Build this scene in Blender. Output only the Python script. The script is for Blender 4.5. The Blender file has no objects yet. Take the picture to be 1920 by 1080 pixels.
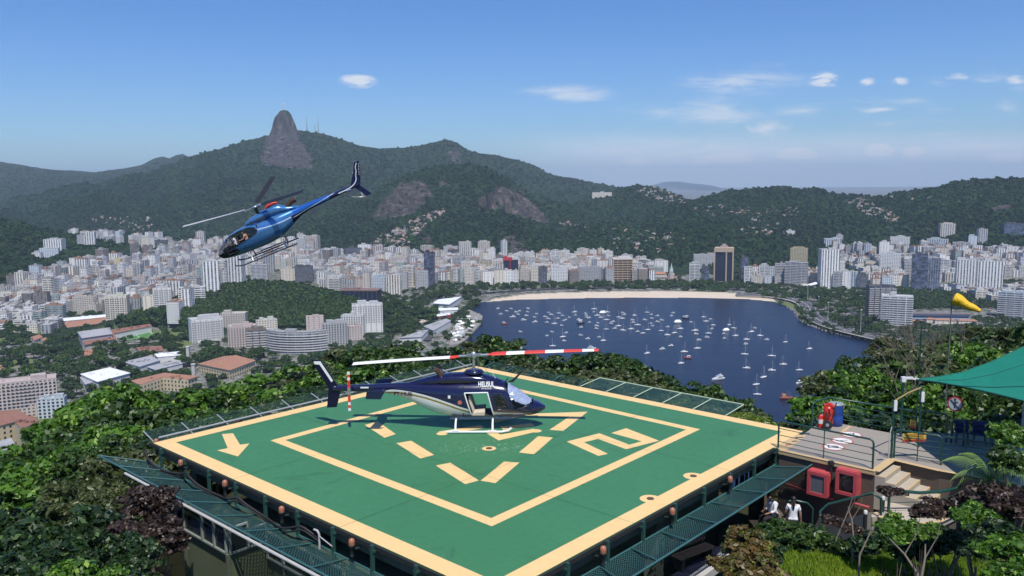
import bpy, math, random
import numpy as np
from math import pi, sin, cos, tan, atan, atan2, radians, sqrt, hypot
from mathutils import Vector, Matrix
RNG = random.Random(7)
NR = np.random.default_rng(7)
SC = bpy.context.scene
COL = SC.collection
CAMZ, SEA, PADZ = 215.0, 0.0, 205.0
FPX, PITCH, ROLL = 1550.0, atan(196/1550.0), radians(-0.5)

# ---------- survey helpers: a bearing read off the photograph, at a known height or distance ----------
def ray(px, py):
    x = (px-960)/FPX; y = (540-py)/FPX
    x, y = x*cos(ROLL)-y*sin(ROLL), x*sin(ROLL)+y*cos(ROLL)
    return Vector((x, cos(PITCH)+y*sin(PITCH), -sin(PITCH)+y*cos(PITCH)))
def atz(px, py, z=0.0):
    d = ray(px, py); t = (z-CAMZ)/d.z
    return Vector((d.x*t, d.y*t, z))
def atd(px, py, dist):
    d = ray(px, py); t = dist/hypot(d.x, d.y)
    return Vector((d.x*t, d.y*t, CAMZ+d.z*t))
def aty(px, py, y):
    d = ray(px, py); t = y/d.y
    return Vector((d.x*t, y, CAMZ+d.z*t))

# ---------- objects ----------
def tag(o, label=None, cat=None, group=None, kind=None):
    if label: o['label'] = label
    if cat: o['category'] = cat
    if group: o['group'] = group
    if kind: o['kind'] = kind
    return o
def empty(name, loc=(0,0,0), rz=0.0, label=None, cat=None, group=None):
    o = bpy.data.objects.new(name, None); COL.objects.link(o)
    o.location = loc; o.rotation_euler = (0,0,rz); o.empty_display_size = .2
    return tag(o, label, cat, group)
def obj(name, me, parent=None, loc=None):
    o = bpy.data.objects.new(name, me); COL.objects.link(o)
    if parent: o.parent = parent
    if loc is not None: o.location = loc
    return o
def copy_tree(o, parent=None, kids=None):
    c = o.copy(); COL.objects.link(c); c.parent = parent
    for ch in (kids or KIDS)(o): copy_tree(ch, c)
    return c
def KIDS(o): return [c for c in o.children]

class MB:
    """collects faces for one mesh"""
    def __init__(s): s.v=[]; s.f=[]; s.m=[]; s.uv=None; s.sm=[]
    def add(s, vs, fs, mi=0, smooth=False):
        b=len(s.v); s.v.extend([tuple(v) for v in vs])
        for f in fs: s.f.append(tuple(i+b for i in f)); s.m.append(mi); s.sm.append(smooth)
    def box(s, c, size, rz=0.0, mi=0, M=None):
        x,y,z=[k/2 for k in size]; cs,sn=cos(rz),sin(rz); vs=[]
        for dz in(-z,z):
            for dx,dy in((-x,-y),(x,-y),(x,y),(-x,y)):
                p=Vector((c[0]+dx*cs-dy*sn, c[1]+dx*sn+dy*cs, c[2]+dz))
                vs.append(M@p if M else p)
        s.add(vs,[(0,3,2,1),(4,5,6,7),(0,1,5,4),(1,2,6,5),(2,3,7,6),(3,0,4,7)],mi)
    def tube(s, pts, r, n=8, mi=0, cap=True, smooth=True, r2=None):
        pts=[Vector(p) for p in pts]; k=len(pts); rs=r if isinstance(r,(list,tuple)) else [r]*k
        rings=[]; up=None
        for i,p in enumerate(pts):
            d=(pts[min(i+1,k-1)]-pts[max(i-1,0)]).normalized()
            if up is None:
                a=Vector((0,0,1)) if abs(d.z)<.9 else Vector((1,0,0)); u=d.cross(a).normalized()
            else:
                u=(up-d*up.dot(d)); u=u.normalized() if u.length>1e-6 else d.orthogonal().normalized()
            up=u; w=d.cross(u)
            rings.append([p+u*rs[i]*cos(2*pi*j/n)+w*(rs[i] if r2 is None else r2[i])*sin(2*pi*j/n) for j in range(n)])
        vs=[q for rg in rings for q in rg]; fs=[]
        for i in range(k-1):
            for j in range(n):
                j2=(j+1)%n; fs.append((i*n+j,i*n+j2,(i+1)*n+j2,(i+1)*n+j))
        s.add(vs,fs,mi,smooth)
        if cap:
            s.add(rings[0],[tuple(reversed(range(n)))],mi); s.add(rings[-1],[tuple(range(n))],mi)
    def lathe(s, prof, c=(0,0,0), n=16, mi=0, M=None, smooth=True):
        vs=[]
        for r,z in prof:
            for j in range(n):
                p=Vector((c[0]+r*cos(2*pi*j/n), c[1]+r*sin(2*pi*j/n), c[2]+z)); vs.append(M@p if M else p)
        fs=[(i*n+j,i*n+(j+1)%n,(i+1)*n+(j+1)%n,(i+1)*n+j) for i in range(len(prof)-1) for j in range(n)]
        s.add(vs,fs,mi,smooth)
        s.add(vs[:n],[tuple(reversed(range(n)))],mi); s.add(vs[-n:],[tuple(range(n))],mi)
    def prism(s, poly, z0, z1, mi=0, M=None):
        n=len(poly); a=sum(poly[i][0]*poly[(i+1)%n][1]-poly[(i+1)%n][0]*poly[i][1] for i in range(n))
        if a<0: poly=poly[::-1]
        vs=[Vector((p[0],p[1],z0)) for p in poly]+[Vector((p[0],p[1],z1)) for p in poly]
        if M: vs=[M@v for v in vs]
        s.add(vs,[tuple(reversed(range(n))),tuple(range(n,2*n))]+[(i,(i+1)%n,n+(i+1)%n,n+i) for i in range(n)],mi)
    def sheet(s, poly, z, mi=0):
        n=len(poly); a=sum(poly[i][0]*poly[(i+1)%n][1]-poly[(i+1)%n][0]*poly[i][1] for i in range(n))
        if a<0: poly=poly[::-1]
        s.add([(p[0],p[1],z) for p in poly],[tuple(range(n))],mi)
    def mesh(s, name, mats):
        me=bpy.data.meshes.new(name); me.from_pydata(s.v,[],s.f)
        for m in (mats if isinstance(mats,(list,tuple)) else [mats]): me.materials.append(m)
        me.polygons.foreach_set('material_index',s.m); me.polygons.foreach_set('use_smooth',s.sm)
        if s.uv: 
            l=me.uv_layers.new(name='UVMap'); l.data.foreach_set('uv',[c for uv in s.uv for c in uv])
        me.update(); return me
    def build(s, name, mats, parent=None, loc=None): return obj(name, s.mesh(name,mats), parent, loc)

def np_mesh(name, V, F, mats, smooth=False, attrs=None, mi=None):
    """V n x 3, F m x k (k = 3 or 4)"""
    V=np.asarray(V,dtype=np.float32); F=np.asarray(F,dtype=np.int32); k=F.shape[1]
    me=bpy.data.meshes.new(name)
    me.vertices.add(len(V)); me.vertices.foreach_set('co',V.ravel())
    me.loops.add(F.size); me.loops.foreach_set('vertex_index',F.ravel())
    me.polygons.add(len(F)); me.polygons.foreach_set('loop_start',np.arange(0,F.size,k,dtype=np.int32))
    me.polygons.foreach_set('use_smooth',np.full(len(F),smooth))
    if mi is not None: me.polygons.foreach_set('material_index',np.asarray(mi,dtype=np.int32))
    for m in (mats if isinstance(mats,(list,tuple)) else [mats]): me.materials.append(m)
    for nm,(dom,arr) in (attrs or {}).items():
        a=me.attributes.new(nm,'FLOAT_COLOR',dom); a.data.foreach_set('color',np.asarray(arr,dtype=np.float32).ravel())
    me.update(); me.validate(); return me

# ---------- materials ----------
def hexc(r,g,b): # 0-255 sRGB to linear
    return tuple(((c/255/12.92) if c/255<=.04045 else ((c/255+.055)/1.055)**2.4) for c in (r,g,b))
class N:
    def __init__(s, name, world=False):
        s.m=bpy.data.materials.new(name); s.m.use_nodes=True; s.t=s.m.node_tree; s.n=s.t.nodes; s.l=s.t.links
        s.b=s.n['Principled BSDF']
    def node(s, typ, **kw):
        x=s.n.new(typ)
        for k,v in kw.items(): setattr(x,k,v)
        return x
    def ln(s,a,b): s.l.new(a,b)
    def noise(s, scale, detail=4, rough=.55, vec=None, dist=0.0):
        x=s.node('ShaderNodeTexNoise'); x.inputs['Scale'].default_value=scale; x.inputs['Detail'].default_value=detail
        x.inputs['Roughness'].default_value=rough; x.inputs['Distortion'].default_value=dist
        if vec: s.ln(vec,x.inputs['Vector'])
        return x.outputs['Fac']
    def ramp(s, fac, stops, interp='LINEAR'):
        x=s.node('ShaderNodeValToRGB'); x.color_ramp.interpolation=interp; e=x.color_ramp.elements
        while len(e)<len(stops): e.new(.5)
        for i,(p,c) in enumerate(stops):
            e[i].position=p; e[i].color=(*c,1) if len(c)==3 else c
        s.ln(fac,x.inputs['Fac']); return x.outputs['Color']
    def mix(s, fac, a, b, mode='MIX'):
        x=s.node('ShaderNodeMix',data_type='RGBA',blend_type=mode)
        for i,v in ((0,fac),(6,a),(7,b)):
            if hasattr(v,'links') or hasattr(v,'is_linked'): s.ln(v,x.inputs[i])
            elif isinstance(v,(tuple,list)): x.inputs[i].default_value=(*v[:3],1)
            elif i==0: x.inputs[i].default_value=v
            else: x.inputs[i].default_value=(v,v,v,1)
        return x.outputs[2]
    def math(s, op, a, b=0.0, c=0.0, clamp=False):
        x=s.node('ShaderNodeMath',operation=op,use_clamp=clamp)
        for i,v in enumerate((a,b,c)):
            if hasattr(v,'is_linked'): s.ln(v,x.inputs[i])
            else: x.inputs[i].default_value=v
        return x.outputs[0]
    def coord(s, which='Object'): return s.node('ShaderNodeTexCoord').outputs[which]
    def attr(s, name): return s.node('ShaderNodeAttribute',attribute_name=name)
    def sep(s, v):
        x=s.node('ShaderNodeSeparateXYZ'); s.ln(v,x.inputs[0]); return x.outputs
    def bump(s, h, strength=.3, dist=1.0):
        x=s.node('ShaderNodeBump'); x.inputs['Strength'].default_value=strength; x.inputs['Distance'].default_value=dist
        s.ln(h,x.inputs['Height']); s.ln(x.outputs[0],s.b.inputs['Normal'])
    def out(s, col, rough=.8, metal=0.0, spec=None):
        if hasattr(col,'is_linked'): s.ln(col,s.b.inputs['Base Color'])
        else: s.b.inputs['Base Color'].default_value=(*col[:3],1)
        if hasattr(rough,'is_linked'): s.ln(rough,s.b.inputs['Roughness'])
        else: s.b.inputs['Roughness'].default_value=rough
        s.b.inputs['Metallic'].default_value=metal
        if spec is not None: s.b.inputs['Specular IOR Level'].default_value=spec
        return s.m
_MC={}
def mat(name, col, rough=.6, metal=0.0, var=.12, scale=3.0, spec=None, coat=0.0):
    """painted / plain surface with a little uneven tone"""
    if name in _MC: return _MC[name]
    k=N(name); f=k.noise(scale,5,.6,k.coord())
    c=k.mix(f,tuple(x*(1-var) for x in col),tuple(min(1,x*(1+var)) for x in col))
    m=k.out(c,rough,metal,spec)
    if coat: k.b.inputs['Coat Weight'].default_value=coat; k.b.inputs['Coat Roughness'].default_value=.03
    _MC[name]=m; return m
def glassmat(name, col=(.02,.03,.04), alpha=.35, rough=.03):
    if name in _MC: return _MC[name]
    k=N(name); k.out(col,rough,0,.8); k.b.inputs['Alpha'].default_value=alpha
    _MC[name]=k.m; return k.m

# ---------- numpy value noise ----------
def _h(ix,iy,seed):
    with np.errstate(over='ignore'):
        n=(ix.astype(np.int64)*374761393+iy.astype(np.int64)*668265263+seed*1442695041)&0xffffffff
        n=((n^(n>>13))*1274126177)&0xffffffff
        n=(n^(n>>16))&0xffffffff
    return n/4294967295.0
def vnoise(x,y,seed=0):
    ix=np.floor(x); iy=np.floor(y); fx=x-ix; fy=y-iy; fx=fx*fx*(3-2*fx); fy=fy*fy*(3-2*fy)
    a=_h(ix,iy,seed); b=_h(ix+1,iy,seed); c=_h(ix,iy+1,seed); d=_h(ix+1,iy+1,seed)
    return (a*(1-fx)+b*fx)*(1-fy)+(c*(1-fx)+d*fx)*fy
def fbm(x,y,oct=4,seed=0,ridge=False):
    s=0; a=1; t=0
    for o in range(oct):
        n=vnoise(x*2**o+o*17.3,y*2**o+o*9.1,seed+o)
        if ridge: n=1-abs(2*n-1)
        s=s+a*n; t+=a; a*=.5
    return s/t*2-1
def inpoly(x,y,poly):
    x=np.asarray(x,dtype=float); y=np.asarray(y,dtype=float); r=np.zeros(x.shape,bool); n=len(poly)
    for i in range(n):
        x1,y1=poly[i][:2]; x2,y2=poly[(i+1)%n][:2]
        if y1==y2: continue
        c=((y1>y)!=(y2>y))&(x<(x2-x1)*(y-y1)/(y2-y1)+x1); r^=c
    return r
def ip1(x,y,poly):
    r=False; n=len(poly); j=n-1
    for i in range(n):
        xi,yi=poly[i][0],poly[i][1]; xj,yj=poly[j][0],poly[j][1]
        if (yi>y)!=(yj>y) and x<(xj-xi)*(y-yi)/(yj-yi)+xi: r=not r
        j=i
    return r
class Near:
    def __init__(s,c=60.0): s.c=c; s.g={}
    def add(s,x,y,r): s.g.setdefault((int(x//s.c),int(y//s.c)),[]).append((x,y,r))
    def clash(s,x,y,f):
        a,b=int(x//s.c),int(y//s.c)
        for i in(-1,0,1):
            for j in(-1,0,1):
                for (u,v,r) in s.g.get((a+i,b+j),()):
                    if (x-u)**2+(y-v)**2<f(r)**2: return True
        return False
def polydist(x,y,pl,closed=False):
    """distance to polyline, arclength-interp index of nearest point"""
    x=np.asarray(x,dtype=float); best=np.full(x.shape,1e12); bi=np.zeros(x.shape)
    n=len(pl); rng=range(n if closed else n-1)
    for i in rng:
        x1,y1=pl[i][:2]; x2,y2=pl[(i+1)%n][:2]; dx=x2-x1; dy=y2-y1; L=dx*dx+dy*dy+1e-9
        t=np.clip(((x-x1)*dx+(y-y1)*dy)/L,0,1); d=(x-x1-t*dx)**2+(y-y1-t*dy)**2
        m=d<best; best=np.where(m,d,best); bi=np.where(m,i+t,bi)
    return np.sqrt(best),bi
EXPO=0.07; HAZE=5.5e-5
# ================= camera, sun, sky =================
cam=bpy.data.cameras.new('camera'); co=bpy.data.objects.new('camera',cam); COL.objects.link(co)
co.location=(0,0,CAMZ); cam.sensor_width=36; cam.lens=FPX/1920*36; cam.clip_start=.3; cam.clip_end=60000
co.matrix_world=Matrix.Translation((0,0,CAMZ))@Matrix.Rotation(pi/2-PITCH,4,'X')@Matrix.Rotation(ROLL,4,'Z')
SC.camera=co
SC.view_settings.view_transform='Standard'; SC.view_settings.look='None'; SC.view_settings.exposure=EXPO if 'EXPO' in globals() else 0.0
SC.view_settings.gamma=1
SUNV=Vector((.12,-.50,1)).normalized()
sl=bpy.data.lights.new('sun','SUN'); sl.energy=4.7; sl.angle=radians(.5); sl.color=(1,.955,.88)
so=bpy.data.objects.new('sun',sl); COL.objects.link(so); so.location=(0,0,400); so.rotation_euler=SUNV.to_track_quat('Z','Y').to_euler()
W=bpy.data.worlds.new('World'); SC.world=W; W.use_nodes=True
wt=W.node_tree; wn=wt.nodes; wl=wt.links; bg=wn['Background']
class WN(N):
    def __init__(s): s.t=wt; s.n=wn; s.l=wl
w=WN()
sky=wn.new('ShaderNodeTexSky'); sky.sky_type='NISHITA'; sky.sun_disc=False
sky.sun_elevation=math.asin(SUNV.z); sky.sun_rotation=atan2(SUNV.x,SUNV.y); sky.altitude=200; sky.air_density=1.0; sky.dust_density=.6; sky.ozone_density=2.5
bg.inputs['Strength'].default_value=.112
# clouds: thin cirrus streaks and small cumulus, by direction in the sky
gd=wn.new('ShaderNodeTexCoord').outputs['Generated']
s3=w.sep(gd)
el=w.math('DIVIDE',s3[2],s3[1]); az=w.math('DIVIDE',s3[0],s3[1])     # slopes: up and to the right of the westward view
cx=wn.new('ShaderNodeCombineXYZ'); wl.new(az,cx.inputs[0]); wl.new(w.math('MULTIPLY',el,3.4),cx.inputs[1])
n1=w.noise(34,6,.66,cx.outputs[0],.5); 
mp=wn.new('ShaderNodeMapping'); mp.inputs['Scale'].default_value=(7,34,1); mp.inputs['Rotation'].default_value=(0,0,.06)
cx2=wn.new('ShaderNodeCombineXYZ'); wl.new(az,cx2.inputs[0]); wl.new(el,cx2.inputs[1]); wl.new(cx2.outputs[0],mp.inputs[0])
n2=w.noise(1.7,7,.66,mp.outputs[0],.5)
def sstep(v,a,b):
    x=wn.new('ShaderNodeMapRange'); x.interpolation_type='SMOOTHSTEP'; wl.new(v,x.inputs[0])
    for i,q in ((1,a),(2,b),(3,0),(4,1)): x.inputs[i].default_value=q
    return x.outputs[0]
cxy=wn.new('ShaderNodeCombineXYZ'); wl.new(az,cxy.inputs[0]); wl.new(el,cxy.inputs[1])
def blob(x0,y0,rx,ry,wt_):
    """soft ellipse mask round a bearing"""
    a=wn.new('ShaderNodeVectorMath'); a.operation='MULTIPLY_ADD'; wl.new(cxy.outputs[0],a.inputs[0]); a.inputs[1].default_value=(1/rx,1/ry,0); a.inputs[2].default_value=(-x0/rx,-y0/ry,0)
    b=wn.new('ShaderNodeVectorMath'); b.operation='LENGTH'; wl.new(a.outputs[0],b.inputs[0])
    return w.math('MULTIPLY_ADD',b.outputs['Value'],-wt_,wt_)
def sky_at(px,py): d=ray(px,py); return d.x/d.y, d.z/d.y
tot=None
CLOUDS=[(671,152,34,12,1.5,0),(1060,176,95,16,1.1,.02),(1390,155,130,22,.85,.02),(1545,150,30,14,1.3,0),(1340,215,85,34,.95,-.2),(1240,210,120,18,.5,0),(1440,240,40,14,1.1,.0),
 (1270,285,190,26,.62,0),(1625,153,16,7,1,0),(1688,152,18,8,1,0),(1795,145,22,8,1.1,0),(1860,148,50,10,.8,0),(1905,150,24,8,1.1,0),(1640,205,40,7,.9,0),(1700,232,110,9,.6,0),(1890,195,30,16,.7,0),
 (1195,303,26,8,2.4,0),(1320,300,22,8,2.6,0),(1372,297,42,9,3.2,0),(1495,288,40,10,3.0,0),(1647,283,24,11,3.4,0),(1714,286,20,9,3.4,0),(1885,297,36,9,3.0,0),(1500,208,60,12,.7,0),(1105,300,40,7,.8,0),(420,288,90,9,.7,0),(1830,275,100,6,.7,0),(1770,250,40,6,.8,0),(1700,188,50,8,.6,0)]
T={0:None,1:None}
for (px,py,rx,ry,st,ti) in CLOUDS:
    ax,ay=sky_at(px,py); q=0 if (rx>55 or st<.9) else 1
    m=blob(ax,ay,rx*1.3/FPX,ry*1.4/FPX,st)
    T[q]=m if T[q] is None else w.math('MAXIMUM',T[q],m)
def cl(v,n,top): return w.math('MULTIPLY',sstep(w.math('MULTIPLY',w.math('MAXIMUM',v,0.0),w.math('MULTIPLY_ADD',n,4.2,-1.35)),.05,.85),top)
wisp=w.math('MULTIPLY',w.math('MULTIPLY',sstep(n2,.54,.80),sstep(az,-.02,.25)),w.math('MULTIPLY',sstep(el,.03,.07),sstep(el,.17,.11)))
tot=w.math('MAXIMUM',w.math('MAXIMUM',cl(T[0],n2,.62),cl(T[1],n1,.9)),w.math('MULTIPLY',wisp,.38))
bank=w.math('MULTIPLY',w.math('MULTIPLY',sstep(el,.066,.036),sstep(az,-.05,.12)),w.math('ADD',.34,w.math('MULTIPLY',n2,.6)))
front=sstep(s3[1],.05,.2)
hs=wn.new('ShaderNodeHueSaturation'); hs.inputs['Saturation'].default_value=1.2; hs.inputs['Hue'].default_value=.508; hs.inputs['Value'].default_value=1.0; wl.new(sky.outputs[0],hs.inputs['Color'])
c0=w.mix(1.0,hs.outputs[0],(.62,.84,1.12),'MULTIPLY')
c1=w.mix(w.math('MULTIPLY',bank,front),c0,(6.4,7.2,8.4))
c2=w.mix(w.math('MULTIPLY',tot,front),c1,(6.8,7.2,7.8))
wl.new(c2,bg.inputs['Color'])
W.cycles.sampling_method='MANUAL'; W.cycles.sample_map_resolution=256
SC.cycles.use_denoising=True; SC.cycles.volume_bounces=0; SC.cycles.max_bounces=6; SC.cycles.diffuse_bounces=2; SC.cycles.glossy_bounces=3; SC.cycles.transparent_max_bounces=12
SC.cycles.volume_step_rate=10; SC.cycles.transmission_bounces=4
try: SC.cycles.denoiser='OPENIMAGEDENOISE'
except Exception: pass
SC.cycles.sample_clamp_indirect=6; SC.cycles.adaptive_threshold=.02; SC.cycles.adaptive_min_samples=12
# the air: one even box of haze round everything
hz=MB(); hz.box((0,14900,385),(48000,31600,800)); 
hm=bpy.data.materials.new('haze'); hm.use_nodes=True; hm.node_tree.nodes.clear()
ho=hm.node_tree.nodes.new('ShaderNodeOutputMaterial'); hv=hm.node_tree.nodes.new('ShaderNodeVolumePrincipled')
hv.inputs['Color'].default_value=(.64,.81,1,1); hv.inputs['Density'].default_value=HAZE; hv.inputs['Anisotropy'].default_value=0
hm.node_tree.links.new(hv.outputs[0],ho.inputs['Volume'])
tag(hz.build('haze',hm),'thin blue sea haze lying over the bay and the hills','haze',kind='stuff')
# ================= terrain =================
# shoreline of the bay (bearings on the water plane), closed round under the near hill
BAY_PX=[(905,567.5),(960,563),(1060,560.2),(1180,558.8),(1300,559),(1400,561.5),(1448,566),(1470,573),(1490,583),(1499,597),(1512,608),(1545,620),(1590,631),(1645,640),(1720,647),(1800,652)]
BAY=[atz(x,y,0).xy[:] for x,y in BAY_PX]+[(520,840),(470,560),(330,330),(150,250),(20,240),(-60,330),(-85,520),(-95,650)]+[atz(x,y,0).xy[:] for x,y in [(858,655),(872,640),(903,607),(882,598),(876,585),(893,574)]]
SAND_PX=[(905,567),(925,560),(985,552.5),(1060,549),(1180,546.8),(1300,547),(1400,551),(1448,560),(1475,573)]
SANDP=[atz(x,y,2).xy[:] for x,y in SAND_PX]+[atz(x,y,0).xy[:] for x,y in [(1448,575),(1300,575),(1180,575),(1060,575),(960,578),(905,575)]]
# ridges: crest bearings (px, py, distance), width to the front, width behind, steepness, roughness
def R(pts,wf,wb,p=1.0,rough=1.0): return dict(c=[atd(*q) for q in pts],wf=wf,wb=wb,p=p,rough=rough)
RIDGES=[
 R([(-420,330,7600),(-250,305,7400),(-100,296,7300),(0,303,7200),(50,312,7000),(100,318,7000),(150,320,7000),(180,323,7000),(230,316,6900),(265,309,6900),(290,296,6900),(306,293,6900),(318,297,6900),(328,291,6900),(342,288,6900),(356,294,6900),(372,301,6900),(400,301,6800),(430,305,6700),(520,330,6600)],2600,2500,1.0,1.0),
 R([(330,352,5600),(360,320,5400),(400,297,5200),(430,293,5000),(450,287,4900),(470,280,4800),(485,273,4750),(497,266,4700)],1700,1800,1.05),
 R([(558,243,4720),(575,247,4750),(600,249,4800),(620,254,4800),(640,261,4800),(680,274,4800),(705,279,4900),(735,277,4900),(762,277,4900),(785,273,4900),(800,270,4850),(815,266,4850),(830,262,4850),(845,262,4850),(862,270,4850),(878,282,4850),(900,287,4850),(930,290,4850),(950,296,4800),(975,308,4750),(1010,323,4700),(1040,335,4600),(1075,343,4500),(1110,349,4500),(1150,356,4400),(1200,367,4300),(1260,380,4200),(1330,395,4100)],1900,1800,1.0),
 # the sheer rock peak
 R([(528,206.5,4700),(531,205.5,4700),(535,207,4700)],132,140,'dome',.4),
 R([(545,222,4700),(553,238,4720),(563,247,4730)],330,420,1.0,.4),
 # hill with the bare granite faces
 R([(728,362,3250),(745,343,3200),(770,325,3150),(800,313,3100),(840,307,3100),(885,306,3100),(915,313,3100),(940,328,3100),(962,345,3080),(990,368,3060),(1015,392,3000),(1040,414,2950),(1090,432,2900),(1150,446,2850),(1200,462,2800)],720,900,.85,.7),
 # lower front shoulder with cliffs
 R([(775,440,2700),(810,415,2650),(850,400,2620),(900,396,2600),(950,405,2570),(985,425,2540),(1020,440,2500),(1080,453,2450),(1150,460,2420),(1200,470,2400)],420,600,.8,.8),
 R([(640,470,2950),(690,455,2900),(740,425,2900),(780,400,2900),(820,380,2900)],520,600,.9,.9),
 # hills to the north (right of the view)
 R([(1040,385,3700),(1090,372,3650),(1130,362,3600),(1160,353,3600),(1185,347,3600),(1215,348,3600),(1245,360,3550),(1275,374,3500),(1310,390,3450)],900,800,1.0,.6),
 R([(1240,395,3300),(1290,377,3250),(1330,366,3200),(1360,358,3200),(1400,353,3200),(1440,351,3200),(1470,347,3200),(1500,353,3200),(1530,352,3200),(1560,361,3200),(1600,365,3200),(1650,369,3200),(1680,366,3150),(1710,357,3100),(1745,353,3100),(1790,342,3050),(1830,336,3050),(1870,334,3050),(1930,333,3000),(2000,338,3000),(2150,350,3000),(2400,360,3000)],950,900,.95,.9),
 R([(1010,455,2750),(1060,428,2700),(1120,418,2650),(1200,420,2600),(1260,424,2500),(1310,418,2450),(1345,416,2400),(1385,424,2400),(1430,437,2350),(1490,452,2350),(1540,465,2350),(1590,480,2350)],520,700,.9,.9),
 R([(1600,462,2900),(1680,445,2800),(1760,462,2750)],350,500,1,.8),
 R([(1830,440,2700),(1900,425,2700),(1990,415,2700),(2150,415,2700)],300,500,1,.8),
 # green spur at the south edge
 R([(-300,350,2500),(-150,378,2500),(-60,398,2450),(0,411,2450),(40,420,2450),(75,431,2450),(100,440,2500),(120,452,2600),(140,468,2700)],560,500,.9,.7),
 R([(-150,475,2000),(-60,480,1950),(0,492,1950),(45,497,1950),(80,508,1950)],230,300,1,.8),
 R([(215,442,3700),(245,430,3700),(290,427,3700),(320,436,3700)],250,400,1,.8),
 R([(380,428,4100),(430,420,4100),(500,428,4000)],300,500,1,.8),
 # wooded knoll among the houses
 R([(268,604,1300),(300,585,1330),(340,566,1370),(390,545,1400),(430,533,1420),(480,529,1420),(530,530,1400),(575,538,1370),(610,552,1330),(640,570,1280)],150,200,.75,.6),
 # far blue range
 R([(900,364,23000),(1120,361,23000),(1190,354,24000),(1225,347,24000),(1245,341,24000),(1270,340,24000),(1300,344,24000),(1330,347,24000),(1360,354,24000),(1400,361,24000),(1700,362,24000),(2000,360,24000)],4000,4000,1.2,.3),
]
# hill underfoot: plateau outline
PLAT=[(-14,14),(-17,30),(-12,40),(-3,47),(4,46),(12,36),(18,44),(30,56),(70,70),(130,60),(140,-60),(-20,-60),(-24,0)]
PITCHC=atz(256,630,3)
def land_z(x,y):
    x=np.asarray(x,dtype=float); y=np.asarray(y,dtype=float)
    r=np.hypot(x,y)
    inb=inpoly(x,y,BAY); db,_=polydist(x,y,BAY,True)
    sand=inpoly(x,y,SANDP)
    z=np.where(inb,-2.0-np.minimum(db*.02,1.5),2.6+np.minimum(db*.004,1.5))
    ds=np.minimum(db,60.0)
    z=np.where(~inb&(sand|(db<25)),np.minimum(-.15+ds*.055+.0,z),z)
    z=np.where(~inb&(db<1.5),-.1,z)
    z=z+np.where((~inb)&(r>2600),(np.minimum(r,4600)-2600)*.012-np.clip((r-6000)/6000,0,1)*24,0)
    rock=np.zeros(x.shape); hillm=np.zeros(x.shape)
    for k,g in enumerate(RIDGES):
        c=g['c']; cx=[p.x for p in c]; cy=[p.y for p in c]; W=max(g['wf'],g['wb'])*1.25
        sel=(x>min(cx)-W)&(x<max(cx)+W)&(y>min(cy)-W)&(y<max(cy)+W)
        if not sel.any(): continue
        xs=x[sel]; ys=y[sel]; rs=np.hypot(xs,ys)
        d,t=polydist(xs,ys,[p.xy[:] for p in c]); i=np.clip(t.astype(int),0,len(c)-2); f=t-i
        hz_=np.array([p.z for p in c]); rr=np.array([hypot(p.x,p.y) for p in c])
        h=hz_[i]*(1-f)+hz_[i+1]*f; rc=rr[i]*(1-f)+rr[i+1]*f
        front=rs<rc
        w=np.where(front,g['wf'],g['wb'])
        sc=max(60,g['wf']*.33)
        n=fbm(xs/sc,ys/sc,4,k*11,True)*.40*g['rough']
        u=np.clip(d/w*(1+n*np.clip(d/w*3,0,1)),0,1)
        base=z[sel]*0+3
        if g['p']=='dome': prof=1-u**2.2
        else:
            prof=(1-u)**(1.0/g['p']) if g['p']!=1 else 1-u
            prof=prof*.72+.28*(.5+.5*np.cos(np.pi*u))
        zz=base+(h-base)*prof
        if g['p']=='dome': zz=zz+fbm(xs/20,ys/20,4,77,True)*24*np.clip(d/35,0,1)
        bump_=fbm(xs/38,ys/38,3,k+50)*7*np.clip(d/80,0.0,1)+fbm(xs/16,ys/16,2,k+70)*2.2*np.clip(rc/2500,.3,1)
        zz=zz+bump_*np.clip(prof*6,0,1)*(0.5 if k==17 else 1)
        hs=u<.97
        zz=np.where(hs&~inb[sel],zz,-50)
        better=zz>z[sel]
        z[sel]=np.where(better,zz,z[sel])
        hm_=hillm[sel]; hillm[sel]=np.where(better,k+1,hm_)
    pz=(np.hypot(x-PITCHC.x,y-PITCHC.y)<75)&~inb; z=np.where(pz,4.1,z); hillm=np.where(pz,0,hillm)
    # the hill the camera stands on
    dp,_=polydist(x,y,PLAT,True); inp=inpoly(x,y,PLAT)
    top=200.2+0*x
    rough=fbm(x/14,y/14,3,5)
    dd=np.maximum(dp-1,0)
    zz=top-dd*.62-np.minimum(dd,25)*.18+rough*np.clip(dd/8,0,1)*2.0
    zz=np.where(inp,top,zz)
    near=zz>z
    z=np.where(near,zz,z); hillm=np.where(near,99,hillm)
    return z,hillm,inb,sand,db
def ground_z(x,y):
    a=land_z(np.array([x]),np.array([y])); return float(a[0][0])
# polar sheet
NA=860
th=np.radians(np.linspace(-48,48,NA))
rr=np.concatenate([[1.5],np.geomspace(4,150,70,endpoint=False),np.geomspace(150,9000,640,endpoint=False),np.geomspace(9000,29500,30)])
TH,RRR=np.meshgrid(th,rr); X=RRR*np.sin(TH); Y=RRR*np.cos(TH)
Z,HM,INB,SND,DB=land_z(X,Y)
# slope for bare rock
gy=np.gradient(Z,axis=0)/np.maximum(np.gradient(RRR,axis=0),1e-3); gx=np.gradient(Z,axis=1)/np.maximum(np.gradient(TH,axis=1)*RRR,1e-3)
SL=np.hypot(gx,gy)
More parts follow.
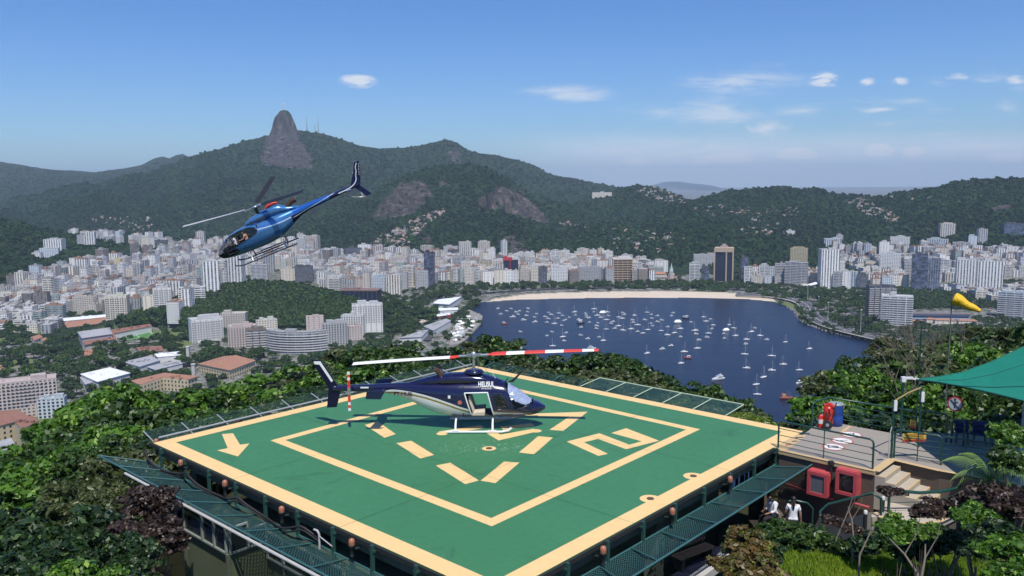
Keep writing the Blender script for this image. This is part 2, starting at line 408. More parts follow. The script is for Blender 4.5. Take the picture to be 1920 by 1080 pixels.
# rock faces seen in the photograph, as patches on the hillsides
def px_of(x,y,z):
    c,s=cos(PITCH),sin(PITCH); dz=z-CAMZ; f=y*c-dz*s; u=y*s+dz*c
    X_=x/f; Y_=u/f; cr,sr=cos(-ROLL),sin(-ROLL)
    return 960+FPX*(X_*cr-Y_*sr), 540-FPX*(X_*sr+Y_*cr)
PX,PY=px_of(X,Y,Z)
ROCKS=[([(692,406),(722,372),(748,343),(778,337),(802,348),(812,366),(790,388),(776,404),(707,414)],(2600,3400)),
 ([(893,379),(912,358),(942,349),(970,362),(1000,381),(1022,399),(1036,421),(1004,418),(966,403),(930,393),(904,390)],(2300,3400)),
 ([(486,330),(492,300),(500,255),(506,225),(516,210),(532,206),(548,218),(556,236),(560,262),(570,272),(585,300),(588,322),(560,335),(540,350),(522,332),(500,332)],(3900,5200)),
 ([(372,318),(405,310),(408,325),(385,345),(370,340)],(4300,5900)),
 ([(820,338),(840,340),(845,352),(822,350)],(2400,3600)),([(930,450),(960,440),(985,455),(992,480),(960,485),(935,478)],(2000,2900)),
 ([(840,286),(862,284),(868,302),(850,306)],(4000,5400)),([(788,448),(806,440),(812,455),(795,462)],(2000,3000)),([(1856,388),(1895,380),(1900,392),(1860,400)],(2200,3200))]
wv=fbm(X/60,Y/60,3,91)
rock=np.zeros(X.shape)
for poly,(r0,r1) in ROCKS:
    m=inpoly(PX+wv*14,PY+fbm(X/45,Y/45,3,33)*7,poly)&(RRR>r0)&(RRR<r1); rock=np.maximum(rock,m*1.0)
# city floor: the flat land, and the built valleys
flat=(~INB)&(HM==0)&(~SND)
city=flat*1.0
GR=np.zeros(X.shape)
# grass: verge by the shore road, football pitch
VERGE=[atz(x,y,3).xy[:] for x,y in [(1448,562),(1490,567),(1515,580),(1528,603),(1570,616),(1640,632),(1720,640),(1720,652),(1640,644),(1585,633),(1545,622),(1508,608),(1494,595),(1485,583),(1465,572)]]
GR=np.maximum(GR,inpoly(X,Y,VERGE)*1.0)
GR=np.where((HM==0)&~INB&(vnoise(X/90,Y/90,8)>.62)&(PX<420)&(PY>600),1,GR)
col=np.zeros((X.size,4),np.float32); col[:,0]=rock.ravel(); col[:,1]=city.ravel(); col[:,2]=(SND&(HM==0)&~INB).ravel(); col[:,3]=1
col2=np.zeros((X.size,4),np.float32); col2[:,0]=GR.ravel(); col2[:,1]=(HM==99).ravel(); col2[:,2]=INB.ravel(); col2[:,3]=1
nR,nA=X.shape
ii=np.arange(nR*nA).reshape(nR,nA)
F=np.stack([ii[:-1,:-1],ii[:-1,1:],ii[1:,1:],ii[1:,:-1]],-1).reshape(-1,4)
F=F[:,::-1]
# material
k=N('land'); oc=k.coord(); a1=k.sep(k.attr('cover').outputs['Color']) if 0 else None
at=k.node('ShaderNodeSeparateColor'); k.ln(k.attr('cover').outputs['Color'],at.inputs[0])
at2=k.node('ShaderNodeSeparateColor'); k.ln(k.attr('cover2').outputs['Color'],at2.inputs[0])
mp=k.node('ShaderNodeMapping'); mp.inputs['Scale'].default_value=(1,1,1.6); k.ln(oc,mp.inputs[0]); v=mp.outputs[0]
vor=k.node('ShaderNodeTexVoronoi'); vor.inputs['Scale'].default_value=.075; vor.inputs['Randomness'].default_value=1; k.ln(v,vor.inputs['Vector'])
big=k.noise(.006,5,.6,v); fine=k.noise(.07,6,.7,v)
forest=k.mix(big,(.008,.021,.009),(.020,.038,.014))
forest=k.mix(k.math('MULTIPLY',fine,.55),forest,k.ramp(vor.outputs['Color'],[(0,(.006,.017,.006)),(.5,(.022,.048,.014)),(.85,(.055,.09,.026)),(1,(.12,.14,.07))]))
mp2=k.node('ShaderNodeMapping'); mp2.inputs['Scale'].default_value=(.045,.045,.006); k.ln(oc,mp2.inputs[0])
streak=k.noise(1.0,7,.7,mp2.outputs[0],.3)
rockc=k.ramp(streak,[(.32,(.016,.015,.015)),(.45,(.046,.040,.037)),(.56,(.088,.074,.066)),(.70,(.25,.225,.205))])
rockc=k.mix(k.ramp(k.noise(.02,5,.7,v),[(.58,(0,0,0)),(.66,(1,1,1))]),rockc,(.03,.045,.018))
cityc=k.ramp(k.noise(.11,6,.75,v),[(.36,(.028,.05,.018)),(.46,(.05,.07,.035)),(.50,(.17,.165,.155)),(.6,(.24,.23,.22)),(.7,(.36,.34,.31))])
sand=k.mix(k.noise(.05,6,.7,v),(.50,.41,.31),(.62,.53,.42))
grass=k.mix(k.noise(.12,5,.7,v),(.075,.12,.03),(.16,.19,.07))
soil=k.mix(k.noise(.8,5,.7,v),(.02,.028,.010),(.05,.045,.022))
rm=k.math('MULTIPLY_ADD',k.math('ADD',at.outputs[0],k.math('MULTIPLY',k.math('SUBTRACT',fine,.5),1.5)),3.0,-1.0,True)
c=k.mix(rm,forest,rockc); c=k.mix(at.outputs[1],c,cityc); c=k.mix(at.outputs[2],c,sand)
c=k.mix(at2.outputs[0],c,grass); c=k.mix(at2.outputs[1],c,soil)
k.out(c,.95,0,.15)
hh=k.math('ADD',k.math('MULTIPLY',vor.outputs['Distance'],-3.0),k.math('MULTIPLY',fine,6))
hh=k.mix(at.outputs[0],hh,k.math('MULTIPLY',streak,14)); hh=k.mix(at2.outputs[1],hh,k.math('MULTIPLY',fine,.3)); hh=k.mix(at.outputs[1],hh,0.0); hh=k.mix(at.outputs[2],hh,0.0)
k.bump(hh,1.0,1.6)
LANDM=k.m
me=np_mesh('terrain',np.stack([X,Y,Z],-1).reshape(-1,3),F,LANDM,True,{'cover':('POINT',col),'cover2':('POINT',col2)})
terrain=tag(obj('terrain',me),'green hills, bare granite faces and the flat city floor round the bay','terrain',kind='structure')
# water
k=N('bay_water'); v=k.coord()
mp=k.node('ShaderNodeMapping'); mp.inputs['Scale'].default_value=(.25,.5,1); mp.inputs['Rotation'].default_value=(0,0,.5); k.ln(v,mp.inputs[0])
f=k.noise(.6,6,.65,mp.outputs[0]); g=k.noise(.006,4,.6,mp.outputs[0],.6)
c=k.mix(g,(.003,.007,.024),(.006,.012,.036)); k.out(c,.25,0,.14)
k.bump(k.math('ADD',f,k.math('MULTIPLY',k.noise(.05,4,.6,mp.outputs[0]),3.0)),.55,.6)
wb=MB(); wb.box((0,3000,-2.4),(9000,7000,4.8)); 
tag(wb.build('bay_water',k.m),'dark blue water of the bay','bay water',kind='structure')
# ================= foliage =================
def leafmat(name, tint=(1,1,1), rough=.55, trans=.25, spec=.3):
    if name in _MC: return _MC[name]
    k=N(name); a=k.attr('tone').outputs['Color']
    c=k.mix(1.0,a,tint,'MULTIPLY'); k.out(c,rough,0,spec)
    if trans:
        tr=k.node('ShaderNodeBsdfTranslucent'); k.ln(k.mix(1.0,c,(1.5,1.6,.7),'MULTIPLY'),tr.inputs['Color'])
        mx=k.node('ShaderNodeMixShader'); mx.inputs[0].default_value=trans
        k.ln(k.b.outputs[0],mx.inputs[1]); k.ln(tr.outputs[0],mx.inputs[2]); k.ln(mx.outputs[0],k.n['Material Output'].inputs[0])
    _MC[name]=k.m; return k.m
def leaf_cloud(seed, clumps, per, R=(1,1,.8), clump_r=.32, leaf=.06, pal=((.02,.05,.01),(.06,.12,.02)), bottom=-.35, jit=.5, aspect=1.7, shell=.75):
    """uneven crown: leaves in clumps spread over and inside an uneven ball of unit size. returns V,F,tone"""
    r=np.random.default_rng(seed)
    d=r.normal(size=(clumps*3,3)); d/=np.linalg.norm(d,axis=1)[:,None]; d=d[d[:,2]>bottom][:clumps]
    lump=1+.28*np.sin(d[:,0]*4+seed)+.22*np.sin(d[:,1]*5+seed*2)+.18*r.normal(size=len(d))
    rad=np.where(r.random(len(d))<shell,.78+.22*r.random(len(d)),.35+.4*r.random(len(d)))*np.clip(lump,.6,1.35)
    cc=d*rad[:,None]*np.array(R)
    cr=clump_r*(.6+.8*r.random(len(d)))
    n=len(d)*per; ci=np.repeat(np.arange(len(d)),per)
    e=r.normal(size=(n,3)); e/=np.linalg.norm(e,axis=1)[:,None]; e[:,2]=np.abs(e[:,2])*.9+e[:,2]*.1
    pos=cc[ci]+e*(cr[ci]*(.65+.4*r.random(n)))[:,None]*np.array([1,1,.75])
    nrm=e+r.normal(size=(n,3))*jit; nrm/=np.linalg.norm(nrm,axis=1)[:,None]
    t=np.cross(nrm,r.normal(size=(n,3))); t/=np.linalg.norm(t,axis=1)[:,None]; b=np.cross(nrm,t)
    s=leaf*(.6+.8*r.random(n)); a=s*aspect*.5; s2=s*.5
    nrmz=np.percentile(np.linalg.norm(pos/np.array(R),axis=1),96); pos=pos/nrmz; leafk=1/nrmz
    V=np.stack([pos-t*a[:,None],pos-b*s2[:,None]+t*a[:,None]*.1,pos+t*a[:,None],pos+b*s2[:,None]+t*a[:,None]*.1],1).reshape(-1,3)
    F=np.arange(n*4).reshape(n,4)
    p0,p1=np.array(pal[0]),np.array(pal[1]); mixv=np.clip(.5*r.random(len(d))[ci]+.5*r.random(n)+.12*r.normal(size=n),0,1)
    tone=p0+(p1-p0)*mixv[:,None]; 
    if len(pal)>2:
        sel=r.random(n)<.10; tone[sel]=np.array(pal[2])
    tone=np.repeat(np.concatenate([tone,np.ones((n,1))],1),4,axis=0)
    return V,F,tone
def crown_mesh(name, seed, mats, **kw):
    V,F,t=leaf_cloud(seed,**kw); return np_mesh(name,V,F,mats,False,{'tone':('POINT',t)})
def merged_crowns(name, bases, P, S, mats, gains=None, sink=.3):
    """one mesh of many far crowns: P n x 3, S n radii"""
    Vs=[];Fs=[];Ts=[];off=0; r=np.random.default_rng(3)
    for i,(p,s) in enumerate(zip(P,S)):
        V,F,T=bases[r.integers(len(bases))]; a=r.random()*6.28; ca,sa=np.cos(a)*s,np.sin(a)*s
        Vs.append(np.stack([V[:,0]*ca-V[:,1]*sa+p[0],V[:,0]*sa+V[:,1]*ca+p[1],V[:,2]*s*(.8+.4*r.random())+p[2]+s*sink],1)); Fs.append(F+off); off+=len(V)
        g=(.80+.35*r.random())*(.72+.56*float(vnoise(np.array(p[0]/170.0),np.array(p[1]/170.0),12)))
        T=T.copy(); T[:,:3]*=g; 
        if r.random()<.12: T[:,:3]*=np.array([1.35,1.2,.9])
        Ts.append(T)
    return np_mesh(name,np.concatenate(Vs),np.concatenate(Fs),mats,False,{'tone':('POINT',np.concatenate(Ts))})
def bark(): return mat('bark',(.11,.085,.06),.9,var=.35,scale=9)
def trunk_mesh(name, seed, h=1.0, r=.045, spread=.5, limbs=6, top=1.15):
    q=random.Random(seed); b=MB(); lean=(q.uniform(-.06,.06),q.uniform(-.06,.06))
    b.tube([(0,0,-.25),(lean[0]*.3,lean[1]*.3,h*.35),(lean[0],lean[1],h*.7)],[r*1.35,r,r*.7],7)
    for i in range(limbs):
        a=i*2*pi/limbs+q.uniform(-.4,.4); z0=h*q.uniform(.4,.6); l=spread*q.uniform(.6,1)
        p0=Vector((lean[0]*z0/h,lean[1]*z0/h,z0)); p1=p0+Vector((cos(a)*l*.5,sin(a)*l*.5,.12*h)); p2=p1+Vector((cos(a)*l*.4,sin(a)*l*.4,h*q.uniform(.04,.12)))
        b.tube([p0,p1,p2],[r*.55,r*.38,r*.18],5)
    return b.mesh(name,bark())
GREENS=((.018,.045,.008),(.055,.11,.018))
# ray to terrain, from the polar sheet
_lz=Z; _lr=rr; _lt=th
def col_at(theta): 
    f=(theta-_lt[0])/(_lt[1]-_lt[0]); i=int(min(max(f,0),NA-2)); g=min(max(f-i,0),1); return _lz[:,i]*(1-g)+_lz[:,i+1]*g
def tz(x,y):
    c=col_at(atan2(x,y)); return float(np.interp(hypot(x,y),_lr,c))
def hm_at(x,y):
    j=int(min(max((atan2(x,y)-_lt[0])/(_lt[1]-_lt[0])+.5,0),NA-1)); i=int(np.searchsorted(_lr,hypot(x,y))); return HM[min(i,len(_lr)-1),j]
def hit(px,py,rmin=120.0):
    d=ray(px,py); s=d.z/hypot(d.x,d.y); c=col_at(atan2(d.x,d.y)); zr=CAMZ+_lr*s
    m=np.nonzero((zr<c)&(_lr>rmin))[0]
    if len(m)==0: return None
    i=m[0]; 
    if i==0: return None
    a=zr[i-1]-c[i-1]; b=c[i]-zr[i]; f=a/(a+b+1e-9); r=_lr[i-1]*(1-f)+_lr[i]*f
    t=r/hypot(d.x,d.y); return Vector((d.x*t,d.y*t,CAMZ+d.z*t))
def inbay(p): return ip1(p[0],p[1],BAY)
# ================= the city =================
def facade(name, kind, glass=(.05,.06,.075)):
    k=N(name); uv=k.sep(k.node('ShaderNodeUVMap').outputs[0]); u,v=uv[0],uv[1]; t=k.attr('tint').outputs['Color']
    def frac(x,p,o=0.0): return k.math('FRACT',k.math('ADD',k.math('DIVIDE',x,p),o))
    def win(x,a,b): return k.math('MULTIPLY',k.math('GREATER_THAN',x,a),k.math('LESS_THAN',x,b))
    top=1.0
    if kind=='grid': m=k.math('MULTIPLY',win(frac(u,3.6),.22,.76),win(frac(v,3.1),.32,.80))
    elif kind=='band': m=k.math('MULTIPLY',win(frac(v,3.2),.36,.90),k.math('GREATER_THAN',frac(u,11.0),.10))
    elif kind=='vert': m=k.math('MULTIPLY',win(frac(u,5.4),.28,.74),k.math('MULTIPLY_ADD',k.math('GREATER_THAN',frac(v,3.1),.25),.4,.6))
    elif kind=='glass': m=k.math('MULTIPLY',k.math('GREATER_THAN',frac(u,4.2),.10),k.math('MULTIPLY_ADD',k.math('GREATER_THAN',frac(v,3.4),.14),.35,.65))
    elif kind=='loose': m=k.math('MULTIPLY',win(frac(u,7.5),.38,.62),win(frac(v,3.1),.35,.75))
    wn_=k.node('ShaderNodeTexWhiteNoise',noise_dimensions='2D'); cb=k.node('ShaderNodeCombineXYZ')
    k.ln(k.math('FLOOR',k.math('DIVIDE',u,3.6)),cb.inputs[0]); k.ln(k.math('FLOOR',k.math('DIVIDE',v,3.1)),cb.inputs[1]); k.ln(cb.outputs[0],wn_.inputs['Vector'])
    g=k.mix(wn_.outputs['Value'],tuple(x*.5 for x in glass),tuple(min(1,x*4.0) for x in glass))
    dirt=k.noise(.05,4,.7,k.coord()); wallc=k.mix(dirt,k.mix(1.0,t,(.82,.80,.77),'MULTIPLY'),t)
    c=k.mix(m,wallc,g); r=k.math('MULTIPLY_ADD',m,-.55,.85); k.out(c,r); return k.m
FM={n:facade('facade_'+n,n) for n in ('grid','band','vert','loose')}
FM['glass']=facade('facade_glass','glass',(.035,.045,.07))
def roofm():
    k=N('flat_roof'); t=k.attr('tint').outputs['Color']; k.out(k.mix(k.noise(.35,5,.7,k.coord()),k.mix(1.0,t,(.5,.5,.5),'MULTIPLY'),t),.9); return k.m
ROOFM=roofm(); SLABM=mat('balcony_slab',(.62,.60,.56),.8,var=.15,scale=.3)
TILEM=mat('terracotta_roof',(.36,.17,.105),.85,var=.35,scale=.25)
PAINTM=mat('pale_render',(.55,.52,.46),.85,var=.2,scale=.2)
def tinted(me, col):
    a=me.attributes.new('tint','FLOAT_COLOR','POINT'); a.data.foreach_set('color',[c for _ in range(len(me.vertices)) for c in (*col,1)])
def bodydata(w,d,h,shape,q):
    """footprint polygons in local metres, front towards -y"""
    if shape=='L': return [[(-w/2,-d/2),(w/2,-d/2),(w/2,d*.1),(0,d*.1),(0,d/2),(-w/2,d/2)]]
    if shape=='T': return [[(-w/2,-d/2),(w/2,-d/2),(w/2,0),(w*.2,0),(w*.2,d/2),(-w*.2,d/2),(-w*.2,0),(-w/2,0)]]
    if shape=='C':
        R0=w*.62; pts=[(R0*sin(a),-R0*cos(a)*.75+R0*.45) for a in np.linspace(-1.05,1.05,15)]; pts2=[(x*.72,y*.72+d*.35) for x,y in pts[::-1]]
        return [pts+pts2]
    return [[(-w/2,-d/2),(w/2,-d/2),(w/2,d/2),(-w/2,d/2)]]
def walls(poly,h,M,mb,uvs):
    """wall faces with UV in metres"""
    n=len(poly); a=sum(poly[i][0]*poly[(i+1)%n][1]-poly[(i+1)%n][0]*poly[i][1] for i in range(n))
    if a<0: poly=poly[::-1]
    u=0
    for i in range(n):
        p,q_=poly[i],poly[(i+1)%n]; L=hypot(q_[0]-p[0],q_[1]-p[1]); nb=max(1,round(L/3.6)); U=nb*3.6
        vs=[Vector((p[0],p[1],-6)),Vector((q_[0],q_[1],-6)),Vector((q_[0],q_[1],h)),Vector((p[0],p[1],h))]
        mb.add([M@x for x in vs] if M else vs,[(0,1,2,3)]); uvs+= [(u,-6.2),(u+U,-6.2),(u+U,h),(u,h)]; u+=U
    return poly
def roofbits(poly,h,M,mb,q,scale=1.0,w=10,d=10):
    n=len(poly); T=(lambda v:M@v) if M else (lambda v:v)
    cxm=sum(p[0] for p in poly)/n; cym=sum(p[1] for p in poly)/n
    # parapet ring + sunk roof
    inn=[(p[0]+(cxm-p[0])*.05,p[1]+(cym-p[1])*.05) for p in poly]
    vs=[T(Vector((*p,h))) for p in poly]+[T(Vector((*p,h+.9))) for p in poly]+[T(Vector((*p,h+.9))) for p in inn]+[T(Vector((*p,h+.1))) for p in inn]
    fs=[]
    for i in range(n):
        j=(i+1)%n; fs+=[(i,j,n+j,n+i),(n+i,n+j,2*n+j,2*n+i),(2*n+i,2*n+j,3*n+j,3*n+i)]
    fs.append(tuple(range(3*n,4*n))); mb.add(vs,fs)
    for _ in range(q.randint(1,3)):
        bw,bd,bh=w*q.uniform(.15,.4),d*q.uniform(.2,.45),q.uniform(2.2,5)
        mb.box((q.uniform(-.28,.28)*w,(-.25*d if len(poly)>8 else 0)+q.uniform(-.2,.2)*d,h+bh/2+.1),(bw,bd,bh),M=M)
    for _ in range(q.randint(1,4)): mb.box((q.uniform(-.4,.4)*w,q.uniform(-.25,.25)*d,h+.8),(q.uniform(1,2.5),q.uniform(1,2.5),q.uniform(1,2)),M=M)
def building(name,P,yaw,w,d,h,kind,col,label,group=None,cat='building',shape='box',roofcol=None,balc=None,windows=False,tiled=False,q=None,yb=None):
    q=q or random.Random(int(P.x*7+P.y)); root=empty(name,P,yaw,label,cat,group)
    for poly in bodydata(w,d,h,shape,q):
        mb=MB(); uvs=[]; poly=walls(poly,h,None,mb,uvs)
        me=mb.mesh('wall',FM[kind]); l=me.uv_layers.new(name='UVMap'); l.data.foreach_set('uv',[x for uv in uvs for x in uv]); tinted(me,col); obj('wall',me,root)
        if tiled:
            rb=MB(); e=.8; rh=min(w,d)*.22
            if w>=d: rp=[(-w/2-e,-d/2-e,h),(w/2+e,-d/2-e,h),(w/2+e,d/2+e,h),(-w/2-e,d/2+e,h),(-w/2+d*.4,0,h+rh),(w/2-d*.4,0,h+rh)]; fs=[(0,1,5,4),(1,2,5),(2,3,4,5),(3,0,4),(3,2,1,0)]
            else: rp=[(-w/2-e,-d/2-e,h),(w/2+e,-d/2-e,h),(w/2+e,d/2+e,h),(-w/2-e,d/2+e,h),(0,-d/2+w*.4,h+rh),(0,d/2-w*.4,h+rh)]; fs=[(0,1,4),(1,2,5,4),(2,3,5),(3,0,4,5),(3,2,1,0)]
            rb.add(rp,fs); rb.build('roof',TILEM,root)
        else:
            rb=MB(); roofbits(poly,h,None,rb,q,w=w,d=d); me=rb.mesh('roof',ROOFM); tinted(me,roofcol or tuple(min(.6,c*.9) for c in col)); obj('roof',me,root)
    if balc:
        bm=MB()
        if shape=='C':
            R0=w*.62; pts=[Vector(((R0+1.2)*sin(a),-(R0+1.2)*cos(a)*.75+R0*.45,0)) for a in np.linspace(-1.03,1.03,22)]
            for a,b in zip(pts,pts[1:]):
                c=(a+b)/2; bm.box((c.x,c.y,.45),((b-a).length+.05,.22,1.15),atan2(b.y-a.y,b.x-a.x)); bm.box((c.x,c.y+.6,-.16),((b-a).length+.05,1.3,.18),atan2(b.y-a.y,b.x-a.x))
        else:
            for k_ in range(balc):
                bw=w/balc; xx=-w/2+bw*(k_+.5)
                bm.box((xx,-d/2-.75,.42),(bw*.8,.16,1.0)); bm.box((xx,-d/2-.45,-.16),(bw*.8,.9,.2)); bm.box((xx-bw*.4,-d/2-.5,.4),(.14,.9,1.0)); bm.box((xx+bw*.4,-d/2-.5,.4),(.14,.9,1.0))
        me=bm.mesh('balcony',SLABM)
        for f in range(1,int(h/3.2)): obj('balcony',me,root,(0,0,f*3.2))
    if windows:
        wm=MB(); wm.box((0,0,0),(1.7,.12,1.5)); wm.box((0,-.05,-.82),(1.9,.3,.14)); me=wm.mesh('window',mat('window_glass',(.03,.04,.055),.12,var=.3))
        nb=int(w/3.4); nf=int(h/3.2); cnt=0
        for f in range(nf-1,-1,-1):
            for b in range(nb):
                if cnt>=98: break
                obj('window',me,root,(-w/2+(b+.5)*w/nb,-d/2-.05,f*3.2+1.7)); cnt+=1
    return root
WHITE=(.86,.85,.82); CREAM=(.80,.74,.62); BEIGE=(.66,.60,.52); BROWN=(.25,.205,.175); GREY=(.50,.50,.50); DK=(.11,.11,.125); BLUE=(.60,.66,.72); PINK=(.62,.52,.48); YEL=(.66,.56,.34); MAR=(.10,.035,.035); GRN=(.42,.50,.46); TAN=(.42,.33,.23)
CN={WHITE:'white',CREAM:'cream',BEIGE:'beige',BROWN:'brown',GREY:'grey',DK:'dark',BLUE:'pale blue',PINK:'pinkish',YEL:'yellow ochre',MAR:'maroon',GRN:'pale green',TAN:'tan'}
KN={'grid':'evenly windowed','band':'balcony banded','vert':'vertically striped','glass':'glass fronted','loose':'blank walled'}
